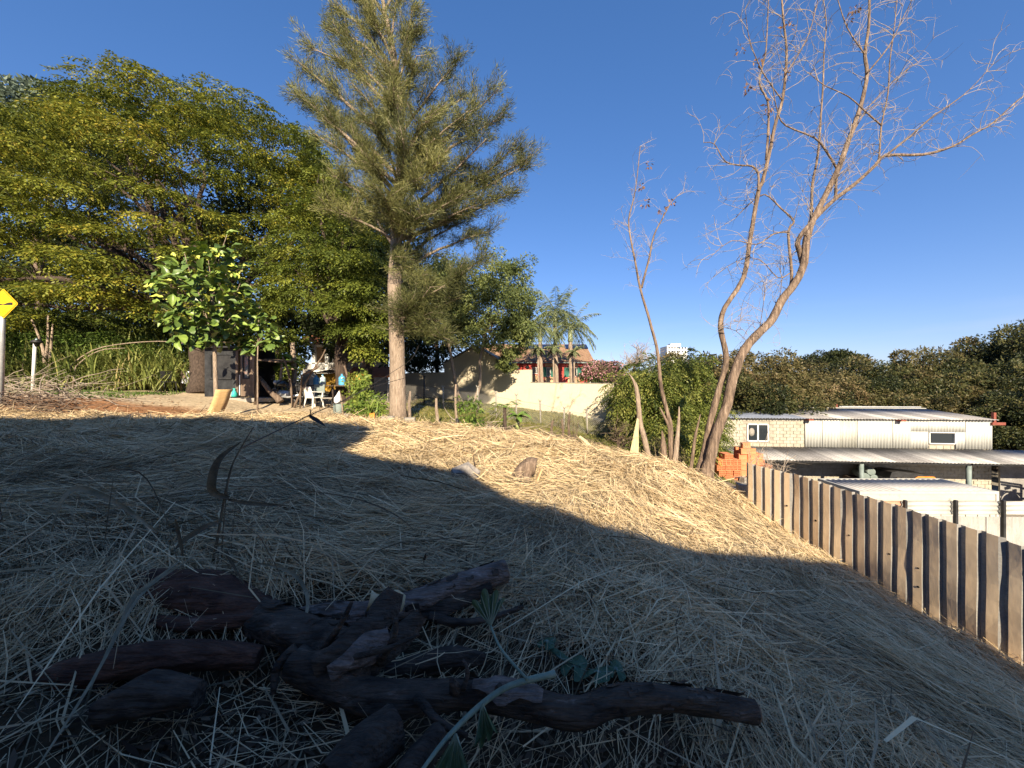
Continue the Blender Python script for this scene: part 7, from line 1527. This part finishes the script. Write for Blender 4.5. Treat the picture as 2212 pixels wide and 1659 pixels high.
# big leaves on a green stem
def lobed_leaf(name, mt, ctr, f_, s_, R_, root, fold=.3):
    nn = s_.cross(f_).normalized(); mb = MB(); nr, na = 4, 35; vs = [ctr]
    for r_ in range(1, nr + 1):
        for k in range(na):
            a_ = -2.75 + 5.5 * k / (na - 1); lob = .62 + .38 * abs(math.cos(a_ * 1.45)) ** .7; rr = R_ * r_ / nr * (lob if r_ > 2 else (.75 + .25 * lob)) * (1 - .18 * abs(a_) / 2.75); q = ctr + (f_ * math.cos(a_) + s_ * math.sin(a_)) * rr - nn * fold * rr * (.5 + .5 * abs(math.sin(a_ * 1.5))) * r_ / nr; vs.append(q)
    fs = [(0, 1 + k, 2 + k) for k in range(na - 1)] + [(1 + (r_ - 1) * na + k, 1 + r_ * na + k, 2 + r_ * na + k, 2 + (r_ - 1) * na + k) for r_ in range(1, nr) for k in range(na - 1)]
    mb.add(vs, fs, True); lf = mb.build(name, M[mt], root); mb = MB()
    for j in range(-3, 4): a_ = j * .72; mb.tube([ctr, ctr + (f_ * math.cos(a_) + s_ * math.sin(a_)) * R_ * .4 - nn * .02 * R_ * 2 - nn * .004, ctr + (f_ * math.cos(a_) + s_ * math.sin(a_)) * R_ * .78 - nn * fold * R_ * .35], [.004, .003, .0015], 4, cap=False)
    mb.build('veins', M['greenstem'], lf)
M['greenstem'] = mat('green_stem', (.12, .17, .13), (.2, .26, .2), 8, .6); M['castor'] = mat('lobed_leaf', (.04, .085, .045), (.075, .13, .07), 6, .5, .3, 30)
cs_ = thing('castor_plant', 'pale green castor stem with wilting lobed leaves lying over the lower branch', 'plant', fg(1040, 1520, 1.55))
stm = [fg(900, 1680, 1.3), fg(960, 1600, 1.42), fg(1030, 1530, 1.52), fg(1100, 1482, 1.58), fg(1200, 1455, 1.6)]; mb = MB(); Ps = smooth(stm, 4); mb.tube(Ps, list(np.interp(np.linspace(0, 1, len(Ps)), [0, .5, 1], [.006, .011, .013])), 8); mb.build('stem', M['greenstem'], cs_)
mb = MB(); mb.tube(smooth([fg(1140, 1468, 1.58), fg(1105, 1430, 1.66), fg(1078, 1395, 1.75), fg(1060, 1352, 1.85)], 4), .006, 6); mb.build('leaf_stalk', M['greenstem'], cs_)
def fan_leaf(ctr, f_, s_, R_, spread, root, pleat=.07, droop=.25):
    """wilted leaf hanging as a pleated fan from the end of its stalk"""
    nn = s_.cross(f_).normalized(); na = 29; nr = 5; mb = MB(); vs = [ctr]
    for r_ in range(1, nr + 1):
        for k in range(na):
            t_ = k / (na - 1); a_ = spread * (2 * t_ - 1); lobe = abs(math.sin(math.pi * 3.5 * t_ + .0001)); rr = R_ * r_ / nr * (1 if r_ < 4 else (.86 + .2 * lobe if r_ == 4 else .72 + .4 * lobe)) * (1 - .25 * abs(2 * t_ - 1))
            vs.append(ctr + (f_ * math.cos(a_) + s_ * math.sin(a_)) * rr + nn * (pleat * R_ * r_ / nr * (lobe - .5) * 2 - droop * R_ * (2 * t_ - 1) ** 2 * r_ / nr))
    fs = [(0, 1 + k, 2 + k) for k in range(na - 1)] + [(1 + (r_ - 1) * na + k, 1 + r_ * na + k, 2 + r_ * na + k, 2 + (r_ - 1) * na + k) for r_ in range(1, nr) for k in range(na - 1)]
    mb.add(vs, fs, True); lf = mb.build('leaf', M['castor'], root)
    for j in range(7):
        t_ = (j + .5) / 7; k = int(round(t_ * (na - 1))); mb = MB(); mb.tube([ctr] + [vs[1 + r_ * na + k] + nn * .003 for r_ in range(nr)], [.004, .0035, .003, .0025, .002, .001], 5, cap=False); mb.build('vein', M['greenstem'], lf)
fan_leaf(fg(1060, 1352, 1.85), Vector((-.12, .2, .9)).normalized(), Vector((1, .25, .1)).normalized(), .16, .75, cs_, .09)
fan_leaf(fg(985, 1585, 1.42), Vector((-.02, -.3, -.95)).normalized(), Vector((1, -.15, 0)).normalized(), .24, .62, cs_, .07)
fan_leaf(fg(1042, 1520, 1.52), Vector((.05, -.15, -.95)).normalized(), Vector((.85, .5, 0)).normalized(), .15, .45, cs_, .1)
cs2 = thing('green_weed', 'small lobed green weed leaves flat in the straw right of the stem', 'plant', fg(1230, 1405, 2.2, 0))
for u, v, d, r_ in ((1210, 1385, 2.25, .11), (1240, 1410, 2.2, .1), (1290, 1430, 2.15, .09), (1180, 1365, 2.35, .07), (1330, 1440, 2.15, .07)): lobed_leaf('leaf', 'castor', fg(u, v, d, .09), Vector((random.uniform(-1, 1), .6, .15)).normalized(), Vector((.7, -.6, .1)).normalized(), r_, cs2, .35)
# standing dry reeds
def blade(mb, P, w_):
    P = smooth([Vector(p) for p in P], 4); n_ = len(P); vs = []
    for i, p in enumerate(P):
        t_ = (P[min(i + 1, n_ - 1)] - P[max(0, i - 1)]).normalized(); s_ = t_.cross(Vector((.2, -1, .3))).normalized() * w_ * math.sin(math.pi * (.1 + .88 * i / (n_ - 1))); k_ = t_.cross(s_).normalized() * w_ * .35; vs += [p - s_, p + k_, p + s_]
    mb.add(vs, [f for i in range(n_ - 1) for f in ((3 * i, 3 * i + 1, 3 * i + 4, 3 * i + 3), (3 * i + 1, 3 * i + 2, 3 * i + 5, 3 * i + 4))], True)
M['reed'] = mat('dry_reed', (.06, .05, .032), (.16, .13, .08), 9, .7, c3=(.24, .2, .12)); M['reedgreen'] = mat('dull_blade', (.12, .115, .075), (.27, .24, .16), 6, .7)
rd_ = thing('dry_reed', 'tall dry broken reed standing in the foreground shade', 'reed', fg(460, 1205, 2.7, 0))
for pts, r_ in (([fg(460, 1215, 2.7), fg(472, 1150, 2.72), fg(484, 1080, 2.74), fg(500, 1010, 2.76), fg(522, 965, 2.78), fg(548, 922, 2.8)], .011), ([fg(478, 1215, 2.7), fg(484, 1120, 2.74), fg(492, 1050, 2.76)], .006)): mb = MB(); P = smooth(pts, 4); mb.tube(P, list(np.linspace(r_, r_ * .35, len(P))), 7); mb.build('stalk', M['reed'], rd_)
for pts, w_ in (([fg(496, 1075, 2.73), fg(462, 1065, 2.68), fg(458, 1035, 2.66), fg(475, 990, 2.68), fg(520, 955, 2.74)], .03), ([fg(490, 1078, 2.74), fg(520, 1085, 2.72), fg(575, 1090, 2.7), fg(620, 1092, 2.7)], .014), ([fg(480, 1125, 2.72), fg(440, 1140, 2.65), fg(400, 1165, 2.6), fg(375, 1190, 2.55)], .02)): mb = MB(); blade(mb, pts, w_); mb.build('leaf', M['reed'], rd_)
k = 0
for lab, pts, w_, m in (('broken reed bent in an arch left of the tall reed', [(385, 1220, 2.4), (355, 1110, 2.5), (300, 1020, 2.55), (200, 1025, 2.5), (90, 1060, 2.5)], .007, 'reed'), ('thick dark drooping leaf blade at the left', [(340, 1150, 2.5), (250, 1085, 2.5), (170, 1055, 2.5), (135, 1080, 2.45), (110, 1150, 2.4)], .03, 'reedgreen'), ('long pale blade arching over the root end', [(60, 1690, 1.35), (200, 1470, 1.6), (300, 1290, 1.9), (390, 1220, 2.1), (470, 1170, 2.2)], .013, 'reedgreen'), ('broad bent blade over the root end', [(390, 1210, 2.1), (320, 1265, 1.95), (290, 1290, 1.9), (240, 1390, 1.75), (190, 1500, 1.6)], .018, 'reedgreen'),
        ('drooping blade hanging on the grey branch', [(540, 1215, 2.5), (600, 1225, 2.45), (645, 1250, 2.4), (665, 1300, 2.3), (650, 1370, 2.15), (640, 1420, 2.1)], .018, 'reedgreen'), ('thin stalk rising left of the broken reed', [(225, 1180, 2.4), (235, 1100, 2.45), (245, 1030, 2.5)], .006, 'reed'), ('short dark stub stalks near the tall reed', [(395, 1200, 2.5), (385, 1150, 2.5), (378, 1120, 2.5)], .02, 'reed'), 
        ('long dark stalk lying across the middle shade', [(620, 1055, 3.6), (760, 1075, 3.5), (850, 1110, 3.3), (900, 1150, 3.2)], .01, 'reed'), ('pale stalk lying toward the right slope', [(960, 1235, 2.9), (1100, 1190, 3.0), (1250, 1110, 3.1)], .008, 'reedgreen')):
    mb = MB(); P_ = [fg(*q) for q in pts]
    for q in P_: q.z = max(q.z, gz(q.x, q.y) + .06)
    blade(mb, P_, w_ * .62); one('grass_blade', mb, M[m], lab, 'grass blade', 'broken blades in the foreground')
# black cord with a strip of tape
wr = thing('cord', 'thin black cord rising to the right with a strip of dark tape', 'cord', fg(530, 962, 3.2)); q0 = [fg(522, 968, 3.0), fg(542, 958, 3.3), fg(669, 897, 4.4), fg(765, 853, 6), fg(846, 805, 9), fg(889, 775, 12.4), fg(905, 745, 13)]
mb = MB(); mb.tube(smooth(q0, 5), .0055, 6); mb.build('line', M['wire'], wr)
mb = MB(); mb.tube(smooth([fg(730, 872, 6.5), fg(800, 838, 8.5), fg(880, 815, 12.6)], 4), .008, 5); mb.build('line', M['wire'], wr)
mb = MB(); blade(mb, [fg(667, 896, 4.4), fg(676, 903, 4.39), fg(690, 911, 4.37), fg(703, 921, 4.35)], .022); mb.build('tape', M['black'], wr); mb = MB(); mb.tube([fg(670, 897, 4.4), fg(671, 889, 4.4), fg(669.5, 884, 4.4)], .006, 5); mb.build('knot', M['black'], wr)
# concrete rubble slab by the retaining wall
mb = MB(); mb.box(rel(5.95, 9.75, -2.62), (.45, .3, .16), -.35); one('rubble_slab', mb, M['conc'], 'flat broken concrete slab at the straw edge by the fence end', 'rubble')
mb = MB(); a_ = rel(4.9, 9.6, -2.5); mb.tube([a_, a_ + Vector((.5, .15, .06)), a_ + Vector((1.05, .2, .17))], [.015, .013, .008], 6); one('straw_stick', mb, M['board'], 'long pale stick on the straw edge below the brick heap', 'stick')
